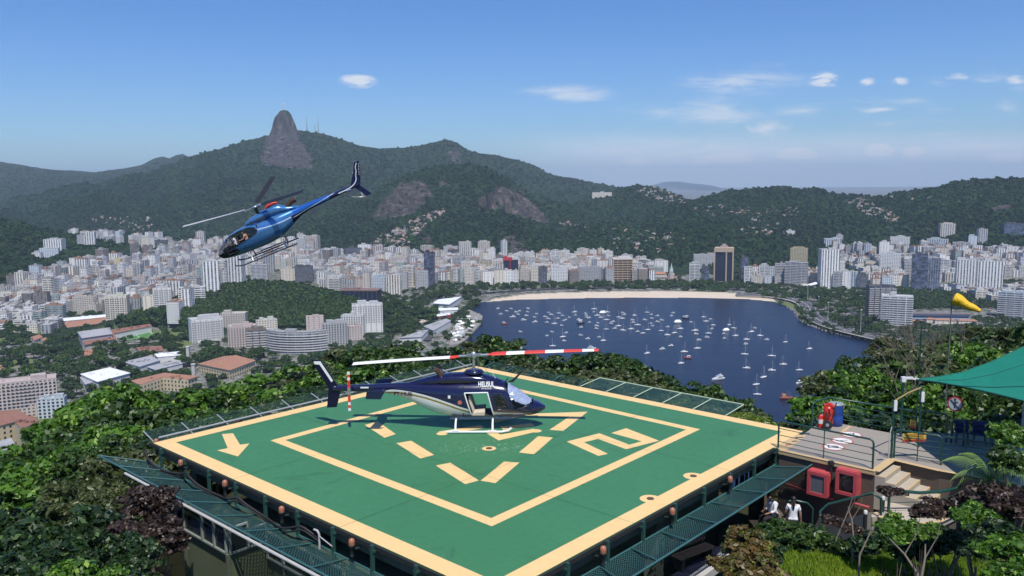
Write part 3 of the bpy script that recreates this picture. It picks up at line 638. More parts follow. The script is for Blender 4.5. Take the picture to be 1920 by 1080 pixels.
# surveyed buildings: px0, px1, py top, py base, facade, colour, extra
S=[(86,122,449,476,'vert',WHITE,'broad white tower block on the slope under the green spur'),
(62,80,474,487,'grid',WHITE,'low white block at the foot of the green spur'),(77,110,466,487,'grid',BLUE,'pale blue office block just below the broad white tower block'),
(15,36,516,537,'band',BROWN,'brownish slab block standing alone against the dark wooded spur'),(44,62,527,549,'grid',PINK,'white and magenta block beside the lone brownish slab'),
(84,105,512,540,'grid',WHITE,'white tower with grey side wall at the edge of the wooded spur'),(67,95,549,588,'vert',BROWN,'dark brown office tower with pale piers above the campus trees'),
(94,115,555,585,'band',GRN,'greenish glass banded block beside the dark brown office tower'),(121,141,546,566,'band',WHITE,'squat block with black and white bands'),
(140,175,556,588,'grid',BEIGE,'beige and brown chequered block behind the long orange roof'),(201,244,555,597,'loose',CREAM,'wide cream block with nearly blank walls beside the long orange roof'),
(271,292,555,593,'loose',CREAM,'cream block with blank wall next to the tall white slab'),(292,323,540,587,'loose',WHITE,'tall bright white slab with small windows above the campus'),
(383,413,490,553,'vert',WHITE,'black and white striped tower, the taller seeming of the twin pair by the wooded knoll'),(430,461,480,534,'vert',WHITE,'black and white striped tower under the flying helicopter'),
(269,288,461,488,'vert',BROWN,'brown tower directly above the plain white box'),(272,290,487,505,'loose',WHITE,'plain white box building in the middle of the valley'),(246,262,458,492,'band',BROWN,'grey brown tower beside the plain brown tower'),
(292,315,451,471,'vert',DK,'dark blue block with bright white fins in the far valley'),(265,280,445,464,'grid',CREAM,'cream tower left of the dark blue finned block'),(216,230,486,522,'grid',YEL,'slim yellow ochre tower in the valley'),
(246,269,496,521,'vert',GREY,'grey tower below the grey brown tower'),(160,180,435,461,'vert',WHITE,'white twin topped tower far up the valley'),(146,161,441,460,'grid',GREY,'grey tower beside the white twin topped tower'),
(200,250,522,551,'band',BROWN,'long brown balcony block in front of the valley'),(255,279,519,553,'grid',PINK,'red and brown tower beside the long brown balcony block'),(307,352,514,533,'band',BROWN,'low brown balcony block behind the white slab'),
(350,375,487,515,'vert',GREY,'grey and white tower behind the striped twin towers'),(337,385,540,566,'band',WHITE,'white terraced block with many balconies before the wooded knoll'),
(572,601,443,476,'vert',BEIGE,'tall beige tower block against the mountain foot beside the flying helicopter'),(557,575,450,491,'grid',GREY,'slender grey tower in front of the tall beige tower block'),
(601,639,467,496,'vert',GREY,'broad grey slab with white fins at the foot of the mountain'),(646,679,466,498,'vert',DK,'dark slab with pale piers next to the broad grey finned slab'),
(672,699,459,486,'loose',WHITE,'white block at the lower end of the hillside shanty strip'),(700,719,461,491,'vert',PINK,'reddish striped tower below the hillside shanty strip'),(719,745,465,484,'vert',WHITE,'low white slab right under the hillside shanty strip'),
(531,550,475,497,'vert',WHITE,'narrow white tower under the skids of the flying helicopter'),(554,588,500,531,'grid',DK,'dark square gridded block above the wooded knoll'),(528,555,504,529,'loose',BEIGE,'beige blank ended block beside the dark gridded block'),
(471,503,497,523,'band',GREY,'dark banded round cornered block behind the wooded knoll'),(796,816,473,537,'glass',MAR,'dark maroon glass tower at the edge of the bay park'),
(780,804,509,541,'grid',GREY,'grey gridded block against the maroon glass tower'),(789,814,461,476,'vert',BEIGE,'beige block rising behind the maroon glass tower'),(830,859,462,483,'grid',GREY,'grey square block under the hill with granite faces'),
(860,884,454,492,'vert',BEIGE,'tall beige tower, first of the cluster under the granite cliff'),(895,919,453,483,'vert',BEIGE,'tall beige tower, middle of the cluster under the granite cliff'),
(881,906,467,492,'vert',WHITE,'shorter white striped tower in front of the beige tower cluster'),(910,930,467,498,'vert',CREAM,'cream tower at the end of the beige tower cluster'),(938,951,452,480,'vert',WHITE,'very slim white tower against the dark granite cliff'),
(930,944,480,512,'band',BROWN,'brown block behind the red framed black tower'),
(617,642,522,550,'band',CREAM,'cream balcony block behind the dark glass complex'),(640,665,524,542,'grid',YEL,'yellow and cream low block behind the dark glass complex'),(666,697,520,542,'band',GRN,'greenish banded block behind the dark glass complex'),
(697,725,519,550,'grid',BLUE,'pale blue block beside the dark glass complex'),(725,756,516,552,'vert',CREAM,'cream block with dark window columns near the bay park'),(730,767,482,515,'grid',BEIGE,'big beige block with flat white top behind the bay park'),
(742,766,492,519,'vert',WHITE,'white striped block before the big beige block'),(905,929,510,533,'loose',WHITE,'white block dotted with small windows on the bay avenue'),(860,871,506,535,'grid',GRN,'narrow pale green block on the bay avenue'),
(871,891,507,536,'grid',CREAM,'cream block on the bay avenue beside the narrow pale green one'),(975,995,506,531,'grid',BEIGE,'beige block on the beach avenue next to the red framed tower'),(995,1010,502,532,'grid',CREAM,'cream narrow block on the beach avenue'),
(1010,1026,501,531,'vert',DK,'dark blue narrow block with white piers on the beach avenue'),(1033,1067,502,531,'grid',WHITE,'wide white gridded block on the beach avenue'),(1068,1081,512,529,'glass',DK,'low dark glass infill on the beach avenue'),
(1082,1130,502,529,'grid',GREY,'long pale grey slab facing the middle of the beach'),(1204,1215,498,527,'band',BROWN,'narrow brown block on the beach avenue'),(1215,1230,501,527,'band',GRN,'pale green glass block left of the church'),
(1192,1212,482,502,'vert',BEIGE,'beige block behind the tan slab with brown bands'),(1217,1245,490,504,'grid',WHITE,'white block behind the church'),(1292,1311,494,530,'band',WHITE,'white balcony tower just right of the church'),
(1315,1329,500,528,'glass',DK,'black glass block beside the white balcony tower'),(1299,1342,478,502,'grid',GREY,'grey gridded slab behind the tan tower with dark glass'),
(1082,1105,467,486,'vert',BEIGE,'pale T topped block on the hill foot behind the beach'),(1011,1024,477,496,'vert',BEIGE,'small beige tower with rounded top behind the beach avenue'),(1030,1041,476,500,'vert',CREAM,'small cream tower with rounded top behind the beach avenue'),
(1386,1402,483,529,'glass',DK,'dark tower with a red crown by the end of the beach'),(1394,1410,501,532,'band',WHITE,'white balcony block in front of the red crowned dark tower'),(1423,1440,498,531,'band',WHITE,'white stepped block near the end of the beach'),
(1440,1455,503,530,'grid',BLUE,'bluish block wedged between white ones near the end of the beach'),(1452,1471,495,533,'band',GREY,'grey stepped block near the end of the beach'),(1471,1513,493,537,'band',GREY,'large grey slab with blank white end wall by the parkway'),
(1482,1513,466,496,'grid',YEL,'yellow ochre tower block on the wooded rise'),(1533,1571,468,540,'vert',WHITE,'tall blue and white striped tower beside the white tent roof'),
(1561,1578,512,541,'band',GREY,'grey banded block at the foot of the blue and white striped tower'),(1578,1592,509,541,'loose',WHITE,'white blank block second from the blue and white striped tower'),(1590,1607,510,541,'vert',BLUE,'bluish striped block third from the blue and white striped tower'),(1605,1625,515,542,'band',DK,'dark banded block fourth from the blue and white striped tower'),
(1650,1686,476,515,'grid',WHITE,'white gridded tower with a dark side on the wooded slope'),(1707,1735,477,545,'glass',DK,'tall dark glass tower with pale fins above the parkway trees'),(1733,1759,484,545,'glass',GREY,'grey glass wing attached beside the tall dark glass tower'),
(1789,1830,488,545,'vert',WHITE,'long white finned slab behind the yellow windsock'),(1828,1875,490,546,'vert',WHITE,'second white finned slab beside the long one behind the windsock'),(1758,1781,488,518,'band',WHITE,'white banded block between dark tower and finned slabs'),
(1690,1708,489,528,'band',GREY,'grey banded tower next to the tall dark glass tower'),(1544,1576,448,464,'vert',BLUE,'pale blue twin block on the far slope'),(1567,1580,441,452,'grid',GREY,'small grey tower behind the pale blue twin block'),(1670,1704,444,465,'grid',WHITE,'pale block with arched top storey in the far valley'),
(1760,1789,420,444,'vert',BEIGE,'tall beige pair of towers at the head of the far valley'),(1831,1849,430,460,'vert',GREY,'slim grey tower at the head of the far valley'),(1878,1930,420,441,'glass',DK,'wide dark block high on the far slope'),
(1815,1830,443,467,'loose',BLUE,'pale blank tower in the far valley'),(1739,1775,449,470,'vert',BLUE,'bluish striped slab in the far valley'),(1786,1815,455,475,'vert',GREY,'grey striped slab in the far valley'),(1474,1490,433,443,'grid',WHITE,'lone white block on the forested hillside'),(1110,1147,361,371,'grid',CREAM,'long pale mansion on the hill crest'),
(660,718,570,622,'loose',WHITE,'big white institutional block with dark blue slot windows beside the wooded knoll'),(641,686,592,628,'grid',WHITE,'white office block with black windows before the big institutional block'),
(500,611,622,662,'band',GREY,'long curved apartment block with banded front'),(604,652,606,647,'grid',GREY,'grey apartment wing continuing from the curved block'),(430,482,612,652,'grid',PINK,'pinkish apartment block left of the curved block'),
(462,500,618,655,'band',BROWN,'brown apartment block squeezed between pinkish and curved blocks'),(416,465,588,616,'grid',BEIGE,'beige terraced block tucked under the wooded knoll'),(357,418,598,641,'loose',WHITE,'white tower block with blank side walls at the knoll foot'),
(575,607,594,618,'loose',PINK,'pale pink house block with stepped roof in front of the knoll'),(480,520,600,625,'grid',CREAM,'cream block with roof terraces behind the curved block'),(652,680,612,637,'grid',PINK,'small block with a dark red roof before the white office block'),
(1623,1676,537,600,'band',DK,'dark balconied tower with white crown by the shore road'),(1652,1707,556,614,'band',WHITE,'white balconied block attached to the dark balconied tower'),(1873,1935,550,596,'band',BLUE,'white and blue banded block behind the hilltop trees'),
(0,105,715,782,'grid',PINK,'long brick and white campus block at the picture edge'),(76,125,748,783,'grid',BLUE,'blue windowed annex of the brick campus block'),
]
Gf={}; placed=[]; ROOTS=[]; PN=Near()

def base_at(px,py): 
    p=hit(px,py)
    return p
PHOTO_SP=[]
for i,(x0,x1,yt,yb,kind,colr,lab) in enumerate(S):
    p=base_at((x0+x1)/2,yb)
    if p is None: continue
    D=hypot(p.x,p.y); az_=atan2(p.x,p.y); wfac=sqrt(p.x**2+p.y**2+(CAMZ-p.z)**2)
    wpx=(x1-x0)*wfac/FPX*cos(az_)
    top=aty((x0+x1)/2,yt,p.y); h=max(6,top.z-p.z)
    q=random.Random(i*13+1); yaw=-az_*.6+q.uniform(-.35,.35)
    if i in (89,90,91,92): yaw=-.25
    dep=min(max(12,wpx*.5),22); vis=abs(cos(yaw+az_*1.0))*1.0+abs(sin(yaw+az_))*(dep/max(wpx,1)); w_=wpx/vis
    shape='C' if 'long curved' in lab else ('T' if (w_>24 and q.random()<.3) else 'box')
    if shape=='C': yaw=-.1; w_=wpx*1.0; dep=20
    big=(x1-x0)*(yb-yt)
    nm='office_tower' if kind=='glass' else ('apartment_tower' if h>45 else 'apartment_building')
    if 'campus' in lab: nm='school_building'
    back=Vector((p.x,p.y,0)).normalized()*dep*.4
    P=Vector((p.x+back.x,p.y+back.y,tz(p.x+back.x,p.y+back.y)))
    cl_='roof' if 0 else None
    r_=building(nm,P,yaw,w_,dep,h-(P.z-p.z),kind,(lambda g:tuple(c*g for c in colr))(q.uniform(.9,1.08)),lab,None,'building',shape,None,
        balc=(max(2,int(w_/7)) if kind=='band' and big>620 and P.y<1800 else None),windows=(kind in('grid','loose') and big>1300 and P.y<1500),q=q)
    placed.append((P.x,P.y,max(w_,dep)*.62)); ROOTS.append(r_)
# special ones
def special(lab,x0,x1,yt,yb,build,name,yaw=0):
    p=base_at((x0+x1)/2,yb); dist=sqrt(p.x**2+p.y**2+(CAMZ-p.z)**2); w_=(x1-x0)*dist/FPX*cos(atan2(p.x,p.y)); h=aty((x0+x1)/2,yt,p.y).z-p.z
    r_=empty(name,p,yaw,lab,'building'); build(r_,w_,h); placed.append((p.x,p.y,w_*.6)); return r_
def one(mb,name,m,root,tint=None):
    me=mb.mesh(name,m)
    if tint: tinted(me,tint)
    return obj(name,me,root)
GLM=mat('dark_curtain_glass',(.025,.032,.055),.12,var=.5,scale=.15); REDM=mat('red_cladding',(.45,.03,.04),.6); TANM=mat('tan_stone',(.47,.36,.25),.8,scale=.2); BANDM=mat('brown_spandrel',(.11,.075,.055),.7,scale=.2); CONC=mat('pale_concrete',(.52,.50,.47),.85,scale=.15)
def b_red(r_,w_,h):
    m=MB(); m.box((0,10,h/2-3),(w_,20,h+6)); one(m,'wall',GLM,r_)
    m=MB(); 
    for x in(-w_/2,-w_*.04,): m.box((x,-.3,h/2),(1.3,1.2,h))
    m.box((-w_*.2,-.5,h+2),(w_*.6,1.6,7)); m.box((-w_*.35,5,h+5),(w_*.22,8,5)); one(m,'frame',REDM,r_)
    m=MB(); m.box((w_*.25,6,h+3),(w_*.45,12,6)); one(m,'roof',CONC,r_)
special('black glass tower with a red frame and crown on the beach avenue',944,972,487,529,b_red,'office_tower')
def b_tan(r_,w_,h):
    m=MB(); m.box((0,12,h/2-3),(w_*.97,22,h+6)); one(m,'wall',BANDM,r_)
    m=MB(); nf=int(h/5)
    for f in range(nf+1): m.box((0,.6,f*h/nf),(w_*.94,1.6,1.4))
    for x in(-.49,-.25,0,.25,.49): m.box((x*w_,.5,h/2),(2.0 if abs(x)>.4 else .8,2.2,h))
    one(m,'spandrel',TANM,r_)
    m=MB(); m.box((0,12,h+1.5),(w_,24,3)); m.box((w_*.1,12,h+5),(w_*.6,10,4)); one(m,'roof',CONC,r_)
special('big tan slab with dark horizontal bands facing the beach',1149,1186,487,527,b_tan,'office_building')
def b_gold(r_,w_,h):
    m=MB(); m.box((0,13,h/2-3),(w_*.9,24,h+6)); one(m,'wall',GLM,r_)
    m=MB()
    for x in(-.49,.14,.49): m.box((x*w_,.3,h/2),(2.6,3,h))
    m.box((0,12.5,h-3),(w_,28,9)); m.box((w_*.49,13,h/2),(2,24,h)); one(m,'pier',TANM,r_)
    m=MB(); m.box((0,13,h+3),(w_*.4,8,4)); m.box((0,13,h+6.5),(w_*.2,5,5)); one(m,'roof',mat('pink_plant_room',(.4,.3,.3),.8),r_)
special('tall tan tower with dark glass faces, highest building behind the beach end',1339,1373,466,528,b_gold,'office_tower',-.3)
def b_dark(r_,w_,h):
    m=MB(); m.box((0,14,h/2-3),(w_,26,h+6)); m.box((-w_*.2,2,h*.4),(w_*.35,10,h*.8)); one(m,'wall',GLM,r_)
    m=MB(); m.box((0,14,h+.9),(w_+1.5,28,1.8)); m.box((-w_*.25,14,h+2.6),(w_*.4,14,2)); one(m,'roof',mat('brown_roof_deck',(.20,.13,.11),.8),r_)
    m=MB(); 
    for x in np.linspace(-.48,.48,9): m.box((x*w_,.7,h*.55),(.9,.9,h*.9))
    one(m,'fin',mat('navy_fin',(.05,.06,.12),.4),r_)
special('low dark glass complex with brown roof deck between city and knoll',638,708,546,565,b_dark,'office_building',-.12)
def b_church(r_,w_,h):
    st=mat('pale_church_stone',(.50,.43,.38),.85,scale=.3)
    m=MB(); m.box((0,12,6),(12,26,18)); m.add([(-6.4,-1,15),(6.4,-1,15),(6.4,25,15),(-6.4,25,15),(0,-1,22),(0,25,22)],[(0,1,4),(3,5,2),(0,4,5,3),(1,2,5,4)]); one(m,'nave',st,r_)
    m=MB(); m.box((0,-1,10),(6.5,6,26)); one(m,'bell_tower',st,r_)
    m=MB(); m.lathe([(4.0,23),(3.2,26),(.1,h)],(0,-1,0),8,smooth=False)
    for x in(-3,3): m.lathe([(1,20),(1,25),(.1,31)],(x,-3.5,0),6,smooth=False)
    one(m,'spire',mat('verdigris_spire',(.42,.52,.50),.6),r_)
    m=MB(); m.box((-9,14,3),(6,20,14)); m.box((9,14,3),(6,20,14)); one(m,'aisle',mat('reddish_aisle',(.34,.2,.16),.85),r_)
special('pale church with a sharp verdigris spire behind the beach trees',1250,1267,493,529,b_church,'church',-.2)
def b_arc(r_,w_,h):
    m=MB(); m.box((0,8,h/2-3),(w_,14,h+6)); one(m,'wall',PAINTM,r_)
    m=MB(); m.add([(-w_/2-1,0,h),(w_/2+1,0,h),(w_/2+1,16,h),(-w_/2-1,16,h),(-w_/3,8,h+4),(w_/3,8,h+4)],[(0,1,5,4),(1,2,5),(2,3,4,5),(3,0,4)]); one(m,'roof',TILEM,r_)
    wd=MB(); wd.box((0,0,0),(2,.3,3)); wd.lathe([(1,-.15),(1,.15)],M=Matrix.Translation((0,0,1.5))@Matrix.Rotation(pi/2,4,'X'),n=12); me=wd.mesh('window',GLM)
    for i in range(7): obj('window',me,r_,((i-3)*w_/7.5,.85,h*.45))
special('low arched building with orange roof beside the church',1228,1250,514,528,b_arc,'school_building')
def b_tent(r_,w_,h):
    m=MB(); n=12; P_=[(-w_/2+w_*i/n,j*5.0,(h*.25+h*.5*(i/n)**1.3)*(1-.25*abs(j-2)/2)) for j in range(5) for i in range(n+1)]
    F_=[(j*(n+1)+i,j*(n+1)+i+1,(j+1)*(n+1)+i+1,(j+1)*(n+1)+i) for j in range(4) for i in range(n)]
    m.add(P_,F_,0,True); m.add([(p[0],p[1],p[2]-.4) for p in P_],[f[::-1] for f in F_]); one(m,'roof',mat('white_membrane',(.75,.75,.73),.6),r_)
    m=MB(); m.box((0,10,h*.15),(w_*.9,14,h*.5)); one(m,'wall',PAINTM,r_)
special('swooping white tent roofed hall by the parkway',1505,1533,526,540,b_tent,'hall')
def b_long(r_,w_,h):
    m=MB(); m.box((0,8,h/2-2),(w_,14,h+4)); one(m,'wall',mat('blue_render',(.30,.42,.56),.8,scale=.1),r_)
    m=MB(); m.box((0,8,h+.7),(w_+2,17,1.4)); one(m,'roof',mat('slate_grey_roof',(.16,.14,.14),.8),r_)
    wd=MB(); wd.box((0,0,0),(2.2,.3,1.8)); me=wd.mesh('window',GLM)
    for i in range(36): obj('window',me,r_,((i-17.5)*w_/37,.85,h*(.68)))
    for i in range(36): obj('window',me,r_,((i-17.5)*w_/37,.85,h*(.30)))
special('very long low blue building with grey roof behind the right hand trees'.replace('right hand trees','hilltop trees'),1708,1815,590,604,b_long,'barracks_building',-.12)
for j,(x0,x1,yt,yb) in enumerate([(1708,1732,600,608),(1736,1752,598,604),(1752,1790,598,606),(1796,1830,600,607)]):
    p=hit((x0+x1)/2,yb); dist=p.length; building('tiled_house',p,-.2,(x1-x0)*dist/FPX*.85,9,5,'loose',CREAM,['small house with bright orange hipped roof nearest the white balconied block','tiny house with reddish roof against the long blue building','wide house with faded red tile roof against the long blue building','low house with reddish tile roof partly behind the leafy hilltop'][j],None,'house',tiled=True)
# campus and club buildings with named shapes
def low(name,quad,h,z0,wallm,roofm_,lab,rh=0,cat='building',win=False):
    """low building over a surveyed roof outline (px of the roof corners at height h)"""
    P_=[atz(x,y,z0+h) for x,y in quad]; c=sum(P_,Vector())/len(P_); c.z=z0; r_=empty(name,c,0,lab,cat)
    L=[(p.x-c.x,p.y-c.y) for p in P_]; m=MB(); m.prism(L,-3,h); one(m,'wall',wallm,r_)
    m=MB(); O=[(x*1.04,y*1.04) for x,y in L]
    if rh and len(L)==4:
        a=[(L[0][0]+L[3][0])/2,(L[0][1]+L[3][1])/2]; b=[(L[1][0]+L[2][0])/2,(L[1][1]+L[2][1])/2]
        A=[a[0]+(b[0]-a[0])*.12,a[1]+(b[1]-a[1])*.12,h+rh]; B=[b[0]+(a[0]-b[0])*.12,b[1]+(a[1]-b[1])*.12,h+rh]
        m.add([(*o,h+.02) for o in O]+[A,B],[(0,1,5,4),(1,2,5),(2,3,4,5),(3,0,4),(3,2,1,0)])
    else:
        m.prism(O,h+.02,h+.5)
        q=random.Random(len(lab))
        for _ in range(5): f=q.uniform(-.6,.6); g=q.uniform(-.6,.6); m.box((L[0][0]*f+L[1][0]*g*.4,L[0][1]*f+L[1][1]*g*.4,h+1.2),(q.uniform(2,5),q.uniform(2,4),1.6))
    one(m,'roof',roofm_,r_)
    if win:
        wd=MB(); wd.box((0,0,0),(1.6,.2,2.0)); me=wd.mesh('window',GLM)
        for s in range(len(L)):
            p0,p1=Vector((*L[s],0)),Vector((*L[(s+1)%len(L)],0)); e=p1-p0; nrm=Vector((e.y,-e.x,0)).normalized()
            if nrm.dot(-Vector((c.x,c.y,0)).normalized())<.15:
                nrm=-nrm
                if nrm.dot(-Vector((c.x,c.y,0)).normalized())<.15: continue
            n_=min(16,int(e.length/4.5))
            for i in range(n_):
                for f in range(max(1,int(h/4.5))):
                    o=obj('window',me,r_,p0+e*((i+.5)/n_)+nrm*.05+Vector((0,0,2.4+f*4.2))); o.rotation_euler=(0,0,atan2(e.y,e.x))
    placed.append((c.x,c.y,max(hypot(*l) for l in L)*.8)); return r_
WH=mat('white_render',(.66,.65,.62),.8,scale=.1); GR_=mat('grey_roofing',(.33,.33,.34),.8,var=.25,scale=.12); WR=mat('white_roofing',(.74,.75,.77),.6,scale=.1); OR_=mat('orange_tiles',(.33,.165,.105),.85,var=.3,scale=.3); BR_=mat('brown_sheet_roof',(.24,.115,.08),.8,var=.2,scale=.2); YE_=mat('yellow_plaster',(.55,.47,.30),.85,scale=.2)
low('school_building',[(120,602),(228,592),(236,600),(128,614)],9,3,PAINTM,OR_,'long school with orange tiled roof in front of the blank cream block',3)
low('school_building',[(118,597),(222,588),(226,592),(122,602)],12,3,PAINTM,WR,'pale top storey range behind the long orange tiled roof')
low('sports_hall',[(146,622),(205,614),(210,626),(154,634)],16,3,GR_,GR_,'grey roofed sports hall beside the football pitch',4,'hall')
low('sports_hall',[(154,634),(212,624),(217,636),(160,647)],11,3,PAINTM,BR_,'brown roofed hall in front of the grey roofed sports hall',0,'hall')
low('grandstand',[(207,619),(280,608),(284,612),(214,626)],10,3,WH,BR_,'long brown roofed grandstand behind the football pitch',0,'grandstand')
low('campus_hall',[(152,702),(205,690),(243,700),(183,716)],12,3,WH,WR,'white campus hall with bright white roof among trees',0,win=True)
low('campus_hall',[(150,708),(190,702),(196,712),(160,721)],9,3,WH,GR_,'dark roofed wing with round windows on the white campus hall',0,win=True)
low('palace_wing',[(248,714),(308,700),(370,706),(352,712),(306,708),(262,722)],14,3,YE_,OR_,'angled palace wing with weathered orange roof',0,win=True)
low('palace_wing',[(372,682),(420,668),(478,676),(430,694)],11,3,YE_,OR_,'yellow walled palace with hipped terracotta roof at the leafy hill edge',5,win=True)
low('campus_hall',[(232,679),(280,668),(300,676),(262,688)],9,3,WH,GR_,'flat grey roofed laboratory among the campus trees')
low('campus_hall',[(276,688),(334,676),(342,682),(292,694)],9,3,WH,GR_,'flat roofed workshop with pale skylights among the campus trees')
low('campus_hall',[(290,664),(340,659),(342,666),(296,670)],8,3,WH,WR,'small white roofed hall near the campus chimney')
low('campus_hall',[(256,652),(302,649),(306,658),(262,660)],8,3,PAINTM,BR_,'low hall with dark red sheet roof below the football pitch')
low('restaurant_pavilion',[(150,660),(176,654),(192,654),(188,662),(170,668),(156,668)],6,3,PAINTM,OR_,'pavilion with bright orange tile roof below the sports halls',0)
low('tiled_house',[(57,632),(74,627),(80,632),(64,638)],6,3,PAINTM,OR_,'small orange roofed house at the edge of the dark trees',2,'house')
low('tiled_house',[(76,635),(94,631),(97,636),(80,640)],6,3,PAINTM,OR_,'second small orange roofed house beside the first one by the dark trees',2,'house')
low('tiled_house',[(-5,685),(16,683),(18,690),(-3,694)],6,3,PAINTM,OR_,'orange roofed house at the picture edge among campus trees',2,'house')
low('university_palace',[(-40,775),(28,768),(58,783),(-10,800)],18,3,YE_,BR_,'pale yellow classical building with dark red roof at the hill foot',4,win=True)
low('university_palace',[(28,790),(60,780),(72,790),(40,806)],20,3,YE_,BR_,'pale yellow corner pavilion with cornice beside the classical building',0,win=True)
low('university_palace',[(-30,838),(20,822),(28,836),(-20,860)],12,3,YE_,GR_,'grey roofed lower wing of the classical building',0,win=True)
low('club_house',[(812,569),(822,562),(864,557),(842,571)],9,3,WH,WR,'white roofed boat club with long terraces by the bay',0)
low('club_house',[(804,579),(858,577),(858,581),(806,584)],6,3,WH,WR,'low white club pavilion facing the moorings',0)
low('club_house',[(816,590),(842,587),(845,590),(819,594)],6,3,REDM,WR,'red walled dockside building at the marina',0)
low('club_house',[(795,612),(836,598),(845,602),(813,620)],8,3,WH,GR_,'long grey boat shed along the marina yard',0)
low('club_house',[(750,634),(788,621),(803,619),(790,632)],8,3,WH,GR_,'grey roofed shed with pale gable by the marina road',0)
low('club_house',[(782,602),(806,597),(808,600),(790,606)],5,3,CONC,mat('sandy_roof',(.5,.42,.33),.9),'low sandy coloured terrace roof near the marina road',0)
# chimney columns
for (x,y0,y1,lab) in ((354,650,680,'tall pale concrete column rising from the campus trees'),(364,683,706,'shorter white column near the angled palace wing')):
    p=atz(x,y1+6,3); h=aty(x,y0,p.y).z-p.z; m=MB(); m.box((0,0,h/2),(3.2,3.2,h)); m.box((0,0,h),(4.2,4.2,1.2)); m.box((0,0,.8),(5,5,1.6))
    tag(m.build('concrete_column',CONC,None,p),lab,'column')
# filler blocks: district polygons (px of the base)
DIST=[('the far valley',[(95,436),(130,430),(185,425),(220,432),(235,450),(300,455),(330,462),(240,478),(150,478),(110,462)],420,(14,30)),
('the district behind the campus',[(60,488),(140,475),(420,470),(430,545),(330,600),(250,592),(150,590),(60,590),(30,560),(45,530),(85,520)],620,(14,34)),
('the edge of the campus',[(0,545),(60,545),(110,600),(90,625),(0,620)],46,(8,18)),
('the quarter under the flying helicopter',[(330,470),(540,452),(600,470),(560,500),(470,520),(420,500)],260,(16,40)),
('the quarter behind the maroon tower',[(560,490),(700,485),(870,485),(860,525),(760,540),(700,552),(640,545),(560,525)],380,(14,34)),
('the back street behind the beach',[(860,495),(1010,492),(1130,488),(1240,505),(1240,522),(1100,520),(870,528)],200,(14,32)),
('the beach avenue',[(880,528),(1080,526),(1220,524),(1226,529),(1080,531),(885,535)],26,(20,32)),
('the parkway end of the beach',[(1380,528),(1420,520),(1500,520),(1640,530),(1700,530),(1690,542),(1560,542),(1420,534)],110,(12,28)),
('the northern valley',[(1540,465),(1640,462),(1750,445),(1920,445),(1920,520),(1760,530),(1700,520),(1640,480)],420,(10,28)),
('the foot of the finned slabs',[(1690,530),(1790,545),(1920,545),(1920,580),(1880,575),(1760,548)],28,(8,16)),
('the wooded northern slope',[(1560,470),(1640,480),(1680,510),(1620,515),(1570,500)],34,(6,12)),
]
wt_c=[(WHITE,8),(CREAM,4),(BEIGE,4),(BROWN,1.2),(GREY,2.5),(BLUE,.8),(PINK,.5),(YEL,.3),(GRN,.4),(DK,.3)]
fills=[]; q=random.Random(42)
for px_,py_ in((232,632),(256,629),(280,627)): p=atz(px_,py_,3); placed.append((p.x,p.y,26))
for a_ in placed: PN.add(*a_)
for di,(dn,poly,n,(h0,h1)) in enumerate(DIST):
    xs=[p[0] for p in poly]; ys=[p[1] for p in poly]; k_=0; tries=0
    while k_<n and tries<n*25:
        tries+=1; px,py=q.uniform(min(xs),max(xs)),q.uniform(min(ys),max(ys))
        if not ip1(px,py,poly): continue
        p=hit(px,py)
        if p is None or p.z>60 or p.y>5200: continue
        if p.z>32 and hm_at(p.x,p.y)>0: continue
        if inbay(p): continue
        w_=q.uniform(13,30)*(1.35 if p.y>2600 else 1); d_=q.uniform(12,20)
        if PN.clash(p.x,p.y,lambda r:(r+w_*.5)*.866): continue
        PN.add(p.x,p.y,w_*.55); h=q.uniform(h0,h1)*(1.5 if q.random()<.10 else 1)
        colr=q.choices([c for c,_ in wt_c],[w2 for _,w2 in wt_c])[0]; kind=q.choices(['grid','band','vert','loose'],[5,3,2.5,2])[0]
        yaw=-.25+.5*((di*37)%7)/7+q.choice([0,0,pi/2])+q.uniform(-.06,.06)
        fills.append([w_*h/(p.length**2),p,yaw,w_,d_,h,kind,colr,di,px]); k_+=1
fills.sort(key=lambda f:-f[0])
NT=max(0,298-len(ROOTS)-9)
ordn=['first','second','third','fourth','fifth','sixth','seventh','eighth','ninth','tenth','eleventh','twelfth','thirteenth','fourteenth','fifteenth','sixteenth','seventeenth','eighteenth','nineteenth','twentieth']
def nth(i): return ordn[i] if i<20 else '%dth'%(i+1) if (i+1)%10 not in(1,2,3) or 10<(i+1)%100<14 else '%d%s'%(i+1,{1:'st',2:'nd',3:'rd'}[(i+1)%10])
ind=fills[:NT]; byk={}
for f in ind: byk.setdefault((f[8],f[6],f[7]),[]).append(f)
for (di,kind,colr),L in byk.items():
    L.sort(key=lambda f:f[9])
    for i,f in enumerate(L):
        base='%s %s %s in %s'%(CN[colr],KN[kind],'block' if f[5]<30 else 'tower',DIST[di][0])
        if len(L)>1: base+=', %s from the south'%nth(i) if i else ', southernmost'
        _,p,yaw,w_,d_,h,_,_,_,_=f
        building('apartment_building',p,yaw,w_,d_,h,kind,(lambda g:tuple(c*g for c in colr))(q.uniform(.82,1.1)),base,'apartment blocks of the city','building',shape=q.choice(['box','box','L','T']) if w_>18 else 'box',q=q,roofcol=q.choice([(.40,.39,.38),(.52,.50,.48),(.68,.67,.65),(.62,.60,.57),(.42,.27,.20)]))
